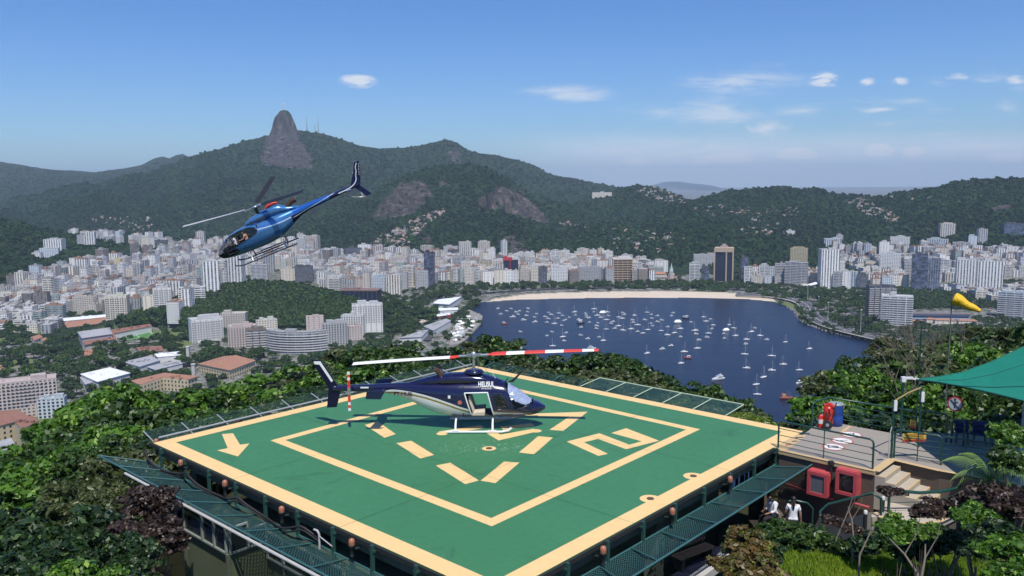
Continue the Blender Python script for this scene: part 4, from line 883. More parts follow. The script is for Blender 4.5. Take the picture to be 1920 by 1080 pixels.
# the rest: one mass of far blocks
KI={'grid':0,'band':1,'vert':2,'loose':3}; mb=MB(); uvs=[]; tn=[]
for f in fills[NT:]:
    _,p,yaw,w_,d_,h,kind,colr,_,_=f; M=Matrix.Translation(p)@Matrix.Rotation(yaw,4,'Z'); poly=bodydata(w_,d_,h,'box',q)[0]
    n0=len(mb.f); v0=len(mb.v); poly=walls(poly,h,M,mb,uvs)
    for j in range(n0,len(mb.f)): mb.m[j]=KI[kind]
    n1=len(mb.f); v1=len(mb.v); roofbits(poly,h,M,mb,q,w=w_,d=d_)
    for j in range(n1,len(mb.f)): mb.m[j]=4; uvs+=[(0,0)]*len(mb.f[j])
    cc=(lambda g:tuple(c*g for c in colr))(q.uniform(.8,1.12)); rc=q.choice([(.40,.39,.38),(.52,.50,.48),(.68,.67,.65),(.62,.60,.57),(.42,.27,.20)])
    tn+=[(*cc,1)]*(v1-v0)+[(*rc,1)]*(len(mb.v)-v1)
me=mb.mesh('far_city_blocks',[FM['grid'],FM['band'],FM['vert'],FM['loose'],ROOFM]); l=me.uv_layers.new(name='UVMap'); l.data.foreach_set('uv',[x for uv in uvs for x in uv])
a=me.attributes.new('tint','FLOAT_COLOR','POINT'); a.data.foreach_set('color',[c for t in tn for c in t])
tag(obj('far_city_blocks',me),'mass of small pale blocks filling the city between the towers','city blocks',kind='stuff')
print('city',len(ROOTS),len(ind),len(fills)-NT)
# streets: pale strips between the rows
# ================= woods, street trees, hillside houses =================
LEAF=leafmat('leaf_far',(.95,1,.95),.6,0)
LEAFH=leafmat('leaf_hills',(.60,.80,.62),.7,0,.15)
LEAFN=leafmat('leaf_near',(1,1,1),.42,.22,.4)
FAR=[leaf_cloud(s,9,2,R=(1,1,.8),clump_r=.5,leaf=1.0,pal=((.010,.028,.008),(.045,.085,.022)),bottom=-.1,jit=.35,aspect=1.2) for s in range(4)]
# far woods on the hills
q=random.Random(5); P_=[];S_=[]
HILLPX=[(0,300,420,450,1500),(60,330,1920,470,9500),(480,380,1560,500,3600),(0,400,120,520,1500),(370,235,1160,345,4200),(0,290,420,400,1500),(1150,340,1920,420,2500)]
for (x0,y0,x1,y1,n) in HILLPX:
    for _ in range(n):
        px,py=q.uniform(x0,x1),q.uniform(y0,y1); p=hit(px,py)
        if p is None or p.y<1500 or p.y>6000: continue
        if hm_at(p.x,p.y)==0 or p.z<8: continue
        if any(ip1(px,py,poly) and r0<p.length<r1 for poly,(r0,r1) in ROCKS) and q.random()>.03: continue
        P_.append(p); S_.append(q.uniform(5,9)*(1.1 if p.y>3500 else 1))
tag(obj('forest',merged_crowns('forest',FAR,P_,S_,LEAFH,sink=.0)),'dark green forest covering the far hills','forest',kind='stuff')
MID=[leaf_cloud(20+s,26,7,R=(1,1,.75),clump_r=.36,leaf=.34,pal=((.010,.026,.006),(.05,.095,.02)),bottom=-.15,jit=.4,aspect=1.2) for s in range(4)]
P_=[];S_=[]
for _ in range(2600):
    px,py=q.uniform(240,670),q.uniform(522,612); p=hit(px,py)
    if p is None or p.y>1700 or p.z<9: continue
    P_.append(p); S_.append(q.uniform(6,9.5))
for _ in range(1300):   # southern spur
    px,py=q.uniform(-20,140),q.uniform(410,525); p=hit(px,py)
    if p is None or p.y>2700 or p.z<8: continue
    P_.append(p); S_.append(q.uniform(6,9))
tag(obj('knoll_woods',merged_crowns('knoll_woods',MID,P_,S_,LEAF,sink=.1)),'thick wood covering the low knoll and the southern spur','woods',kind='stuff')
# scattered trees between the far blocks and round the bay, one mass
P_=[];S_=[]
GREENPX=[((0,560,420,600),160),((60,450,1920,545),900),((1540,470,1760,520),420),((1680,545,1900,580),420),((840,527,1640,542),420),((700,545,900,600),200),((0,600,420,770),260),((1230,530,1640,560),260),((120,560,420,640),160),((1690,596,1920,665),340),((1230,545,1640,640),520),((390,640,720,700),200),((700,560,900,650),140)]
for (x0,y0,x1,y1),n in GREENPX:
    for _ in range(n):
        px,py=q.uniform(x0,x1),q.uniform(y0,y1); p=hit(px,py)
        if p is None or inbay(p) or p.z>60 or p.y>4500: continue
        if PN.clash(p.x,p.y,lambda r:r*.9): continue
        if ip1(p.x,p.y,SANDP): continue
        P_.append(p); S_.append(q.uniform(4.5,8))
tag(obj('street_greenery',merged_crowns('street_greenery',MID,P_,S_,LEAF,sink=.35)),'tree crowns filling the gaps between distant city blocks','trees',kind='stuff')
# trees one by one: crown + trunk
CITYC=[crown_mesh('crown',40+s,LEAF,clumps=44,per=26,R=(1,1,.62),clump_r=.30,leaf=.15,pal=((.008,.022,.005),(.045,.09,.018)) if s%3 else ((.014,.032,.006),(.075,.13,.022)),bottom=-.2,jit=.4,aspect=1.3) for s in range(6)]
CITYT=[trunk_mesh('trunk',60+s,1.0,.05,.6,5,1.0) for s in range(3)]
def tree(name,P,Rr,h,crown,trunk,label,group,cat='tree',sz=1.0,rz=None):
    t=empty(name,P,q.uniform(0,6.28) if rz is None else rz,label,cat,group)
    c=obj('crown',crown,t,(0,0,h-Rr*.55*sz)); c.scale=(Rr,Rr,Rr*sz)
    k_=obj('trunk',trunk,t); k_.scale=(Rr*1.0,Rr*1.0,h-Rr*.35)
    return t
def scatter(name,boxes,Rr,label,group,minsep=.9):
    pts=[]
    for (poly,n) in boxes:
        xs=[p[0] for p in poly]; ys=[p[1] for p in poly]; k_=0;t_=0
        while k_<n and t_<n*30:
            t_+=1; px,py=q.uniform(min(xs),max(xs)),q.uniform(min(ys),max(ys))
            if not ip1(px,py,poly): continue
            p=hit(px,py)
            if p is None or inbay(p) or p.z>40: continue
            R1=q.uniform(*Rr)
            if any((p.x-a.x)**2+(p.y-a.y)**2<((R1+b)*minsep)**2 for a,b in pts): continue
            if PN.clash(p.x,p.y,lambda r:r*.75+R1*.6): continue
            pts.append((p,R1)); k_+=1
            tree(name,p,R1,R1*1.45,q.choice(CITYC),q.choice(CITYT),label,group)
    return pts
scatter('shade_tree',[([(800,545),(1000,536),(1230,532),(1400,536),(1440,544),(1400,549),(1230,541),(1060,544),(930,550),(860,560),(810,560)],85)],(6,8.5),'round green shade tree in the belt between beach and avenue','shade trees in the belt behind the beach',.62)
scatter('park_tree',[([(1440,545),(1540,545),(1640,556),(1640,600),(1600,600),(1545,590),(1530,570),(1490,556)],42),([(1560,600),(1610,600),(1700,620),(1720,640),(1660,638),(1600,622)],22)],(6,9),'dark green park tree between the parkway and the balconied towers','park trees by the parkway',.7)
scatter('campus_tree',[([(0,635),(60,625),(150,660),(420,655),(560,670),(480,690),(380,715),(240,735),(150,745),(0,712)],100),([(0,575),(60,580),(110,600),(60,625),(0,635)],16)],(6.5,10.5),'dense dark green tree among the campus halls','trees of the campus',.62)
scatter('avenue_tree',[([(700,560),(760,556),(800,575),(790,600),(770,630),(730,620),(715,590)],26),([(770,556),(860,540),(880,548),(860,558),(800,566)],12),([(760,608),(800,600),(815,612),(775,625)],6)],(6,9),'green tree along the roads behind the marina','trees along the marina roads',.7)
# hillside houses
HP=[((.62,.57,.50),'pale'),((.40,.27,.21),'brick'),((.70,.67,.62),'white')]
hm_meshes=[]
for i,(c_,_) in enumerate(HP*2):
    m=MB(); m.box((0,0,.5),(9,8,9)); 
    wq=random.Random(i)
    for f in(0,1):
        for x_ in(-2.6,0,2.6): m.box((x_,-4.05,-.6+f*3),(1.1,.2,1.2),mi=2)
    if i%2: m.add([(-5,-4.5,5),(5,-4.5,5),(5,4.5,5),(-5,4.5,5),(-5,0,7),(5,0,7)],[(0,1,5,4),(2,3,4,5),(1,2,5),(3,0,4),(3,2,1,0)],1)
    else: m.box((0,0,5.2),(9.6,8.6,.5),mi=1); m.box((2,1,6.2),(2.2,2.2,1.8),mi=1)
    hm_meshes.append(m.mesh('house',[mat('house_wall_%s'%HP[i%3][1],c_,.85,var=.2,scale=.2),mat('faded_tile',(.30,.19,.15),.85,var=.3,scale=.2) if i%2 else mat('house_roof_grey',(.34,.32,.30),.85,var=.3),mat('house_window',(.05,.05,.055),.3)]))
HC=[([(690,462),(715,442),(750,428),(785,408),(815,396),(832,392),(834,402),(806,418),(785,438),(768,456),(748,465),(705,468)],230,120,'small house packed in the shanty strip climbing beside the granite face','houses of the shanty strip'),
([(1195,352),(1225,350),(1262,366),(1292,378),(1275,386),(1230,374),(1196,362)],90,30,'tiny house on the crowded hilltop of the middle ridge','houses on the crowded hilltop'),
([(1590,382),(1615,370),(1640,388),(1690,405),(1690,418),(1655,418),(1620,400)],130,50,'tiny house in the shanty town on the far northern hillside','houses of the northern shanty town'),
([(1300,392),(1345,385),(1500,392),(1490,420),(1440,428),(1390,405),(1310,412)],90,26,'small house in the quarter below the wooded northern crest','houses below the northern crest'),
([(1120,425),(1180,430),(1270,440),(1290,455),(1230,480),(1150,475),(1140,450)],60,26,'villa among trees on the hill behind the beach','villas on the hill behind the beach'),
([(1040,414),(1110,424),(1108,432),(1045,424)],22,12,'coloured house in the short row at the foot of the second granite face','row of houses under the granite face'),
([(1380,424),(1490,432),(1480,444),(1400,440)],26,8,'small house strung along the fold of the wooded hill','houses along the hill fold'),
([(165,410),(200,405),(280,405),(290,432),(230,430)],36,10,'pale house on the forested slope above the far valley','houses above the far valley'),
([(1560,478),(1700,492),(1700,520),(1600,512)],30,10,'low house scattered in the wooded northern slope','houses of the northern slope'),
([(1540,360),(1660,364),(1750,372),(1700,380)],14,4,'small building on the crest of the northern hills','buildings on the northern crest'),
([(0,570),(60,560),(110,598),(60,612),(0,606)],36,0,'','')]
allm=[];
for poly,n,ni,lab,grp in HC:
    xs=[p[0] for p in poly]; ys=[p[1] for p in poly]; k_=0;t_=0;L=[]
    while k_<n and t_<n*30:
        t_+=1; px,py=q.uniform(min(xs),max(xs)),q.uniform(min(ys),max(ys))
        if not ip1(px,py,poly): continue
        p=hit(px,py); 
        if p is None: continue
        k_+=1; L.append((p,q.uniform(.55,1.15),q.uniform(-.6,.6)-atan2(p.x,p.y)))
    L.sort(key=lambda a:a[0].length-a[1]*300)
    for i,(p,s_,yw) in enumerate(L):
        me=q.choice(hm_meshes)
        if i<ni:
            o=obj('hillside_house',me,None,p); o.rotation_euler=(0,0,yw); o.scale=(s_*q.uniform(.8,1.3),s_,s_*q.uniform(.8,1.2)); tag(o,lab,'house',grp)
        else: allm.append((p,s_,yw,me))
mb=MB()
for p,s_,yw,me in allm:
    M=Matrix.Translation(p)@Matrix.Rotation(yw,4,'Z')@Matrix.Scale(s_,4); o3=hm_meshes.index(me)*3; b=len(mb.v)
    mb.v+=[tuple(M@v.co) for v in me.vertices]
    for f in me.polygons: mb.f.append(tuple(b+i for i in f.vertices)); mb.m.append(o3+f.material_index); mb.sm.append(False)
tag(mb.build('hillside_dwellings',[m for me in hm_meshes for m in me.materials]),'smaller crowded dwellings filling the hillside settlements','dwellings',kind='stuff')
# statue on the peak, masts
pk=atd(531,206,4700); stn=mat('pale_soapstone',(.62,.62,.60),.8)
r_=empty('hilltop_statue',(pk.x,pk.y,pk.z-3),-.1,'pale stone figure with outstretched arms on the summit of the rock peak','statue')
m=MB(); m.lathe([(6,0),(5,2),(4.2,3),(4,11),(4.6,12)],n=8,smooth=False); m.build('pedestal',stn,r_)
m=MB(); m.lathe([(3.0,12),(3.2,16),(2.6,24),(2.9,31),(2.2,36),(1.1,37.5),(1.5,39),(1.6,41),(.6,43)],n=10); m.tube([(-15,0,33.6),(-8,0,34.4),(0,0,34.6),(8,0,34.4),(15,0,33.6)],[.9,1.7,2.2,1.7,.9],8); m.build('figure',stn,r_)
mast=mat('mast_steel',(.30,.27,.27),.6)
for (px,y0,y1,lab) in ((576,218,250,'tallest lattice mast on the ridge beside the peak'),(591,232,250,'short middle mast on the ridge beside the peak'),(597,219,250,'lattice mast furthest from the peak on the ridge')):
    p=atd(px,y1,4740); p.z=tz(p.x,p.y)-3; t_=atd(px,y0,4740).z-p.z; m=MB()
    m.tube([(0,0,0),(0,0,t_)],[2.6,.5],4,smooth=False)
    for z_ in(.2,.4,.6,.8): m.box((0,0,t_*z_),(5.5-z_*3,5.5-z_*3,1.0))
    tag(m.build('antenna_mast',mast,None,p),lab,'mast')
# ================= boats on the bay =================
HULLW=mat('boat_hull_white',(.80,.80,.78),.3,var=.05); HULLR=mat('boat_hull_red',(.50,.10,.06),.4); HULLD=mat('boat_hull_dark',(.05,.06,.09),.3); CABM=mat('boat_cabin_white',(.78,.78,.76),.35,var=.05); MASTM=mat('boat_mast',(.68,.68,.66),.3); WINM=mat('boat_window',(.03,.035,.05),.1); DECKM=mat('boat_deck_tan',(.45,.36,.25),.7); AWN=mat('boat_awning',(.80,.79,.76),.7); SAILB=mat('sail_cover',(.10,.16,.32),.8)
def hull(L,B,H,bow=.32,nt=9):
    m=MB(); vs=[]; st=[(-.5,.72,.95),(-.35,.9,.92),(-.1,1,.92),(.15,.95,.96),(.32,.7,1.04),(.44,.35,1.12),(.5,.02,1.2)]
    for t,b,hh in st:
        vs+=[(t*L,-b*B/2,H*hh),(t*L*.96,-b*B/2*.82,H*.25),(t*L*.9,0,-H*.45),(t*L*.96,b*B/2*.82,H*.25),(t*L,b*B/2,H*hh)]
    fs=[]
    for i in range(len(st)-1):
        for j in range(4): fs.append((i*5+j,(i+1)*5+j,(i+1)*5+j+1,i*5+j+1))
        fs.append((i*5+4,(i+1)*5+4,(i+1)*5,i*5))
    fs.append((0,1,2,3,4)); m.add(vs,fs); return m
def dk(m,poly,z,mi): m.sheet(poly,z,mi)
B_={}
B_['hull_s']=hull(9,2.9,1.15).mesh('hull',HULLW)
m=MB(); m.add([(-1.6,-.9,1.0),(2.0,-.65,1.05),(2.0,.65,1.05),(-1.6,.9,1.0),(-1.4,-.75,1.75),(1.5,-.5,1.5),(1.5,.5,1.5),(-1.4,.75,1.75)],[(0,1,5,4),(1,2,6,5),(2,3,7,6),(3,0,4,7),(4,5,6,7)]); B_['cab_s']=m.mesh('cabin',CABM)
m=MB(); m.tube([(.5,0,.9),(.5,0,12.2)],[.13,.09],5); m.tube([(.5,0,6.2),(.5,1.1,6.3)],.04,4); m.tube([(.5,0,6.2),(.5,-1.1,6.3)],.04,4); m.tube([(.5,0,12),(4.4,0,1.3)],.03,3); m.tube([(.5,0,12),(-4.3,0,1.2)],.03,3); B_['mast']=m.mesh('mast',MASTM)
m=MB(); m.tube([(.4,0,2.3),(-1.8,0,2.25),(-3.4,0,2.2)],[.22,.26,.15],6); B_['boom']=m.mesh('boom',SAILB); m=MB(); m.tube([(.4,0,2.3),(-1.8,0,2.25),(-3.4,0,2.2)],[.2,.24,.14],6); B_['boomw']=m.mesh('boom',AWN)
for nm,mt in (('w',HULLW),('r',HULLR),('d',HULLD)): B_['hull_m'+nm]=hull(8,2.9,1.3).mesh('hull',mt)
m=MB(); m.add([(-2.2,-1.1,1.2),(1.2,-.95,1.25),(1.2,.95,1.25),(-2.2,1.1,1.2),(-2.0,-1.0,2.6),(.2,-.85,2.6),(.2,.85,2.6),(-2.0,1.0,2.6)],[(0,1,5,4),(1,2,6,5),(2,3,7,6),(3,0,4,7),(4,5,6,7)]); m.box((-1,0,2.72),(3.2,2.3,.14)); B_['cab_m']=m.mesh('cabin',CABM)
m=MB(); m.box((-.9,-1.08,1.95),(1.9,.06,.5)); m.box((-.9,1.08,1.95),(1.9,.06,.5)); m.add([(1.13,-.8,1.4),(1.13,.8,1.4),(.42,.7,2.4),(.42,-.7,2.4)],[(0,1,2,3)]); B_['win_m']=m.mesh('window',WINM)
m=MB(); m.add([(-4,-1.4,1.5),(4,-1.4,1.5),(4,1.4,1.5),(-4,1.4,1.5),(-2.4,0,3.9),(2.4,0,3.9)],[(0,1,5,4),(2,3,4,5),(1,2,5),(3,0,4)]); m.box((0,0,1.45),(8.1,2.9,.08)); B_['tent']=m.mesh('cover',AWN)
# large motor yacht
B_['hull_y']=hull(15,4.3,2.0).mesh('hull',HULLW)
m=MB(); m.add([(-5.5,-1.7,1.9),(3.5,-1.5,2.1),(3.5,1.5,2.1),(-5.5,1.7,1.9),(-4.5,-1.55,3.7),(1.2,-1.3,3.7),(1.2,1.3,3.7),(-4.5,1.55,3.7)],[(0,1,5,4),(1,2,6,5),(2,3,7,6),(3,0,4,7),(4,5,6,7)]); m.box((-1.8,0,3.8),(7.4,3.5,.2)); m.box((-2.2,0,4.9),(4.2,2.6,.14)); 
for a,b in((-4,-1.1),(-4,1.1),(-.6,-1.1),(-.6,1.1)): m.tube([(a,b,3.8),(a+.2,b,4.9)],.06,4)
m.tube([(-2.4,0,4.9),(-2.9,0,7.2)],.1,5); m.box((-2.6,0,6),(.5,1.6,.12)); B_['cab_y']=m.mesh('cabin',CABM)
m=MB(); m.box((-2.2,-1.66,2.9),(5.2,.08,.75)); m.box((-2.2,1.66,2.9),(5.2,.08,.75)); m.add([(3.1,-1.2,2.35),(3.1,1.2,2.35),(1.6,1.15,3.45),(1.6,-1.15,3.45)],[(0,1,2,3)]); B_['win_y']=m.mesh('window',WINM)
# red fishing boat
B_['hull_f']=hull(11,3.8,2.0).mesh('hull',mat('fishing_hull',(.35,.10,.05),.6)); m=MB(); m.box((-2.2,0,3.0),(2.8,2.3,2.4)); m.box((-2.2,0,4.3),(3.4,2.7,.2)); B_['cab_f']=m.mesh('wheelhouse',mat('fishing_cabin',(.52,.25,.12),.6))
m=MB(); m.tube([(.6,0,1.5),(.6,0,8)],.12,5); m.tube([(.6,0,7.5),(4.6,0,2.4)],.05,4); m.tube([(.6,0,2.5),(3.6,0,6)],.09,4); m.tube([(-3,0,4),(-3,0,6.6)],.08,4); B_['mast_f']=m.mesh('mast',mat('fishing_mast',(.42,.20,.10),.6))
BT=[]
R1="""352 188 m,472 190 m,432 210 m,378 238 m,517 220 m,545 210 m,536 240 m,625 187 m,620 217 m,485 265 M,412 324 R,585 292 M,610 252 m,702 235 m,683 265 m,685 310 M,556 397 m,806 224 m,778 262 m,832 243 m,806 280 m,792 313 m,900 230 s,890 277 m,862 325 s,935 252 m,945 297 m,962 288 m,995 267 m,927 340 m,1043 220 s,1050 247 m,1088 292 M,1100 317 D,1100 357 m,1143 230 m,1148 248 m,1150 266 m,1172 273 m,1175 312 m,1218 192 s,1216 218 m,1248 250 s,1253 318 m,1243 345 m,1240 368 m,1277 270 m,1295 232 t,1337 220 s,1350 253 m,1331 290 s,1328 374 s,1373 322 m,1388 306 m,1403 367 m,1440 265 s,1438 346 s,1470 278 s,1475 224 m,1488 241 m,1480 384 s,1565 292 m,1572 313 m,1550 373 s,1583 250 s,1610 336 s,1608 395 m,1657 410 s,1695 222 s,1703 379 s,1675 290 m,1732 242 m,1738 276 m,1733 322 m,1743 344 m,1787 254 m,1790 307 m,1827 293 m,1822 388 s,1880 354 m,1880 427 s,840 398 m,846 525 s,795 434 m,965 407 m,937 444 s,950 479 m,1098 428 m,1160 460 m,1262 445 m,1303 478 s,1198 546 Y,1830 554 M,1908 523 m,1695 592 s"""
R2="""92 254 m,105 228 m,205 260 m,218 274 D,268 310 m,148 318 t,168 371 s,380 264 s,402 303 s,439 283 m,466 337 s,302 387 s,314 418 m,424 411 s,452 371 m,412 447 m,338 472 m,323 547 s,117 408 s,175 443 m,582 391 t,560 413 m,567 455 m,611 335 s,651 364 s,666 433 s,810 398 s,842 363 m,890 433 s,769 467 s,760 509 m,946 469 m,1117 490 s,1331 551 s,750 600 s,765 725 s,993 615 s,996 745 s,1096 692 s,1240 742 s,920 808 s,855 873 s,863 962 s,208 579 s,238 632 R,178 682 s,85 523 m,1686 738 Y,1532 850 Y,1240 862 M,510 826 Y,1125 1000 F,1327 1040 s"""
for k0,Rw in ((860,R1),(1240,R2)):
    for e in Rw.split(','):
        a,b,t=e.split(); BT.append((k0+float(a)/4.8,540+float(b)/4.8,t))
KW={'s':'bare masted white sailboat','m':'small white motorboat','M':'white cabin cruiser','t':'peaked white covered boat','R':'red hulled boat','D':'dark hulled boat','Y':'large white motor yacht','F':'rust red fishing boat with rigging'}
CB={'s':'sailboat','m':'motorboat','M':'motorboat','t':'boat','R':'boat','D':'boat','Y':'yacht','F':'fishing boat'}
def zone(x,y):
    a='off the marina' if x<1000 else 'off the south beach' if x<1150 else 'off the north beach' if x<1290 else 'off the parkway'
    b='outer' if y<605 else 'middle' if y<640 else 'inner'
    return a,b
zs={}
for e in BT: zs.setdefault((zone(e[0],e[1]),e[2]),[]).append(e)
q=random.Random(11)
for ((za,zb),t),L in zs.items():
    L.sort()
    for i,(px,py,_) in enumerate(L):
        p=atz(px,py,0); r_=empty({'s':'sailboat','m':'motorboat','M':'motorboat','Y':'motor_yacht','F':'fishing_boat'}.get(t,'moored_boat'),p,q.choice([0,pi])+q.uniform(-.35,.6))
        where={'outer':'far moorings','middle':'middle moorings','inner':'moorings below the hill'}[zb]
        lab=KW[t]+' '+za+(', '+where if t not in 'YF' else '')
        if len(L)>1: lab+=', southernmost' if i==0 else ', %s from the south'%nth(i)
        tag(r_,lab,CB[t],'boats moored in the bay'); s_=q.uniform(.85,1.15)
        if t=='Y' and px<1150: s_=.75
        r_.scale=(s_,s_,s_)
        if t=='s': ks=['hull_s','cab_s','mast','boom' if q.random()<.5 else 'boomw']
        elif t=='m': ks=['hull_mw','cab_m','win_m']; r_.scale=(s_*.8,)*3
        elif t=='M': ks=['hull_mw','cab_m','win_m']; r_.scale=(s_*1.15,)*3
        elif t=='R': ks=['hull_mr','cab_m','win_m']; r_.scale=(s_*1.3,)*3
        elif t=='D': ks=['hull_md','cab_m','win_m']; r_.scale=(s_*1.4,)*3
        elif t=='t': ks=['hull_mw','tent']; r_.scale=(s_*1.4,)*3
        elif t=='Y': ks=['hull_y','cab_y','win_y']
        else: ks=['hull_f','cab_f','mast_f']
        for k_ in ks: obj(B_[k_].name.split('.')[0],B_[k_],r_)
# marina yard: boats standing ashore, piers
yard=[]
YP=[(838,632),(850,618),(868,600),(878,592),(890,596),(897,604),(880,622),(868,634),(850,642)]
k_=0
while k_<60:
    px,py=q.uniform(836,898),q.uniform(590,644)
    if not inpoly([px],[py],YP)[0]: continue
    p=atz(px,py,3.0); r_=empty('boat_ashore',p,q.choice([.5,.5,2.1])+q.uniform(-.1,.1),'white boat parked ashore in the packed marina yard','boat','boats in the marina yard'); s_=q.uniform(.7,1.1); r_.scale=(s_,)*3; k_+=1
    obj('hull',B_['hull_mw'],r_,(0,0,.5)); obj('cabin' if k_%3 else 'cover',B_['cab_m'] if k_%3 else B_['tent'],r_,(0,0,.5))
m=MB(); A=[atz(x,y,1.2).xy[:] for x,y in [(842,650),(850,616),(872,586),(880,582),(905,594),(902,608),(884,628),(866,646)]]; m.prism(A,-2,3.0); tag(m.build('marina_quay',mat('quay_concrete',(.24,.225,.20),.9,var=.3,scale=.1)),'pale concrete quay of the marina','quay',kind='structure')
for (a,b,lab) in (((876,627-0),(903,608),None),):
    pass
pm=mat('pier_planks',(.36,.25,.18),.8)
for (a,b,w_,lab) in (((872,589.5),(901,589.5),3,'upper wooden pier with small posts by the red dockside building'),((876,599),(895,600.5),4,'lower broad wooden pier at the marina')):
    p0,p1=atz(*a,0),atz(*b,0); r_=empty('wooden_pier',p0,atan2(p1.y-p0.y,p1.x-p0.x),lab,'pier'); L=(p1-p0).length; m=MB(); m.box((L/2,0,1.3),(L,w_,.35)); m.build('deck',pm,r_)
    pmh=MB(); pmh.tube([(0,0,-3),(0,0,2.2)],.3,6); pme=pmh.mesh('pile',pm)
    for i in range(6): obj('pile',pme,r_,(L*(i+.5)/6,w_/2+.2,0)); obj('pile',pme,r_,(L*(i+.5)/6,-w_/2-.2,0))
# shore road, paths and breakwater
def strip(pts,w_,z,name,mt,lab,cat,kind='structure',w1=None):
    P=[atz(x,y,3) for x,y in pts]; 
    for _ in range(2):
        Q=[P[0]]
        for a,b in zip(P,P[1:]): Q+=[a*.75+b*.25,a*.25+b*.75]
        P=Q+[P[-1]]
    m=MB(); vs=[]
    for i,p in enumerate(P):
        d=(P[min(i+1,len(P)-1)]-P[max(i-1,0)]).normalized(); n=Vector((-d.y,d.x,0))
        zz=z
        vs+=[(p.x+n.x*w_/2,p.y+n.y*w_/2,zz),(p.x-n.x*w_/2,p.y-n.y*w_/2,zz)]
    m.add(vs,[(2*i,2*i+1,2*i+3,2*i+2)[::-1] for i in range(len(P)-1)]); o=m.build(name,mt); tag(o,lab,cat,kind=kind); return P
ASPH=mat('asphalt',(.055,.055,.062),.9,var=.2,scale=.1); PAVE=mat('pavement',(.36,.33,.29),.9,var=.2,scale=.1)
RD=[(1380,552),(1440,554),(1490,560),(1515,572),(1522,590),(1540,606),(1580,619),(1640,633),(1720,650)]
P=strip(RD,27,4.55,'parkway_road',ASPH,'curving shore parkway','road')
strip([(1380,554.6),(1440,557),(1483,564),(1503,574),(1508,590),(1528,608),(1575,623),(1640,638),(1720,656)],6,4.5,'shore_path',PAVE,'pale promenade path along the shore','path')
mk=MB(); L=0
for off in(-9,-4.5,.2,-.9,4.5,9):
    for i in range(len(P)-1):
        if abs(off)in(4.5,) and i%2: continue
        a,b=P[i],P[i+1]; d=(b-a).normalized(); n=Vector((-d.y,d.x,0))*off; t=Vector((-d.y,d.x,0))*.18
        mk.add([(*(a+n-t).xy,4.58),(*(b+n-t).xy,4.58),(*(b+n+t).xy,4.58),(*(a+n+t).xy,4.58)],[(0,1,2,3)])
tag(mk.build('road_markings',mat('road_paint',(.7,.7,.68),.7)),'lane lines on the parkway','road markings',kind='structure')
strip([(1500,562),(1560,570),(1610,590),(1600,600)],9,4.5,'side_road',ASPH,'road joining the parkway','road')
strip([(720,600),(760,585),(790,590),(800,600),(815,610),(800,640)],12,4.4,'marina_road',ASPH,'road behind the marina','road')
strip([(880,553),(1000,543),(1230,538),(1400,543),(1500,560)],16,4.4,'beach_avenue',ASPH,'avenue behind the beach trees','road')
carm=[mat('car_white',(.75,.75,.75),.3),mat('car_dark',(.03,.03,.04),.3),mat('car_silver',(.4,.4,.42),.3,.5),mat('car_red',(.4,.03,.03),.3)]
cms=[]
for cm in carm:
    m=MB(); m.box((0,0,.6),(4.4,1.8,.75),mi=0); m.add([(-1.9,-.8,.97),(1.1,-.8,.97),(1.1,.8,.97),(-1.9,.8,.97),(-1.4,-.7,1.5),(.5,-.7,1.5),(.5,.7,1.5),(-1.4,.7,1.5)],[(0,1,5,4),(1,2,6,5),(2,3,7,6),(3,0,4,7),(4,5,6,7)],1)
    for x_ in(-1.4,1.4):
        for y_ in(-.85,.85): m.lathe([(.33,-.1),(.33,.1)],M=Matrix.Translation((x_,y_,.33))@Matrix.Rotation(pi/2,4,'X'),n=8,mi=2)
    cms.append(m.mesh('car',[cm,WINM,mat('tyre',(.02,.02,.02),.9)]))
for i in range(16):
    a,b=P[2+i*(len(P)-4)//16],P[3+i*(len(P)-4)//16]; d=(b-a).normalized(); n=Vector((-d.y,d.x,0)); pos=a+n*q.choice([-11,-6.5,-2.5,2.5,6.5,11]); o=obj('parkway_car',cms[i%4],None,(pos.x,pos.y,4.6)); o.rotation_euler=(0,0,atan2(d.y,d.x)+(pi if n.dot(pos-a)>0 else 0)); tag(o,'small car driving on the curved parkway','car','cars on the parkway')
rk=MB(); q2=random.Random(3)
for i in range(len(BAY)):
    pass
RB=[atz(x,y,0) for x,y in [(1478,576),(1490,584),(1499,597),(1512,608),(1545,620),(1590,631),(1645,640),(1720,647)]]
for a,b in zip(RB,RB[1:]):
    n_=int((b-a).length/2.2)
    for i in range(n_):
        p=a+(b-a)*(i/n_)+Vector((q2.uniform(-3,3),q2.uniform(-2,4),q2.uniform(0,.9))); s_=q2.uniform(.8,1.9)
        rk.box(p,(s_*1.4,s_,s_),q2.uniform(0,3))
tag(rk.build('shore_rocks',mat('granite_rock',(.34,.31,.28),.9,var=.4,scale=.5)),'line of boulders edging the parkway shore','rocks',kind='stuff')
# tall light masts of the park
for (px,y0,y1,lab) in ((1314,0,0,''),):
    pass
for (px,y0,y1,lab) in ((1514,512,565,'tall park light mast nearest the beach end'),(1552,567,601,'park light mast between the trees and parkway'),(1613,581,628,'white topped light mast in front of the park trees'),(1535,556,572,'slim light mast on the parkway verge')):
    p=atz(px,y1,3.5); h=aty(px,y0,p.y).z-p.z; m=MB(); r_=empty('light_mast',p,0,lab,'light mast'); m.tube([(0,0,0),(0,0,h)],[.42,.22],6); m.build('pole',mat('mast_grey',(.5,.5,.49),.6),r_); m=MB(); m.lathe([(1.3,h-.6),(1.4,h),(1.0,h+.5)],n=8); m.build('lamp_ring',mat('mast_grey',(.5,.5,.49),.6),r_)
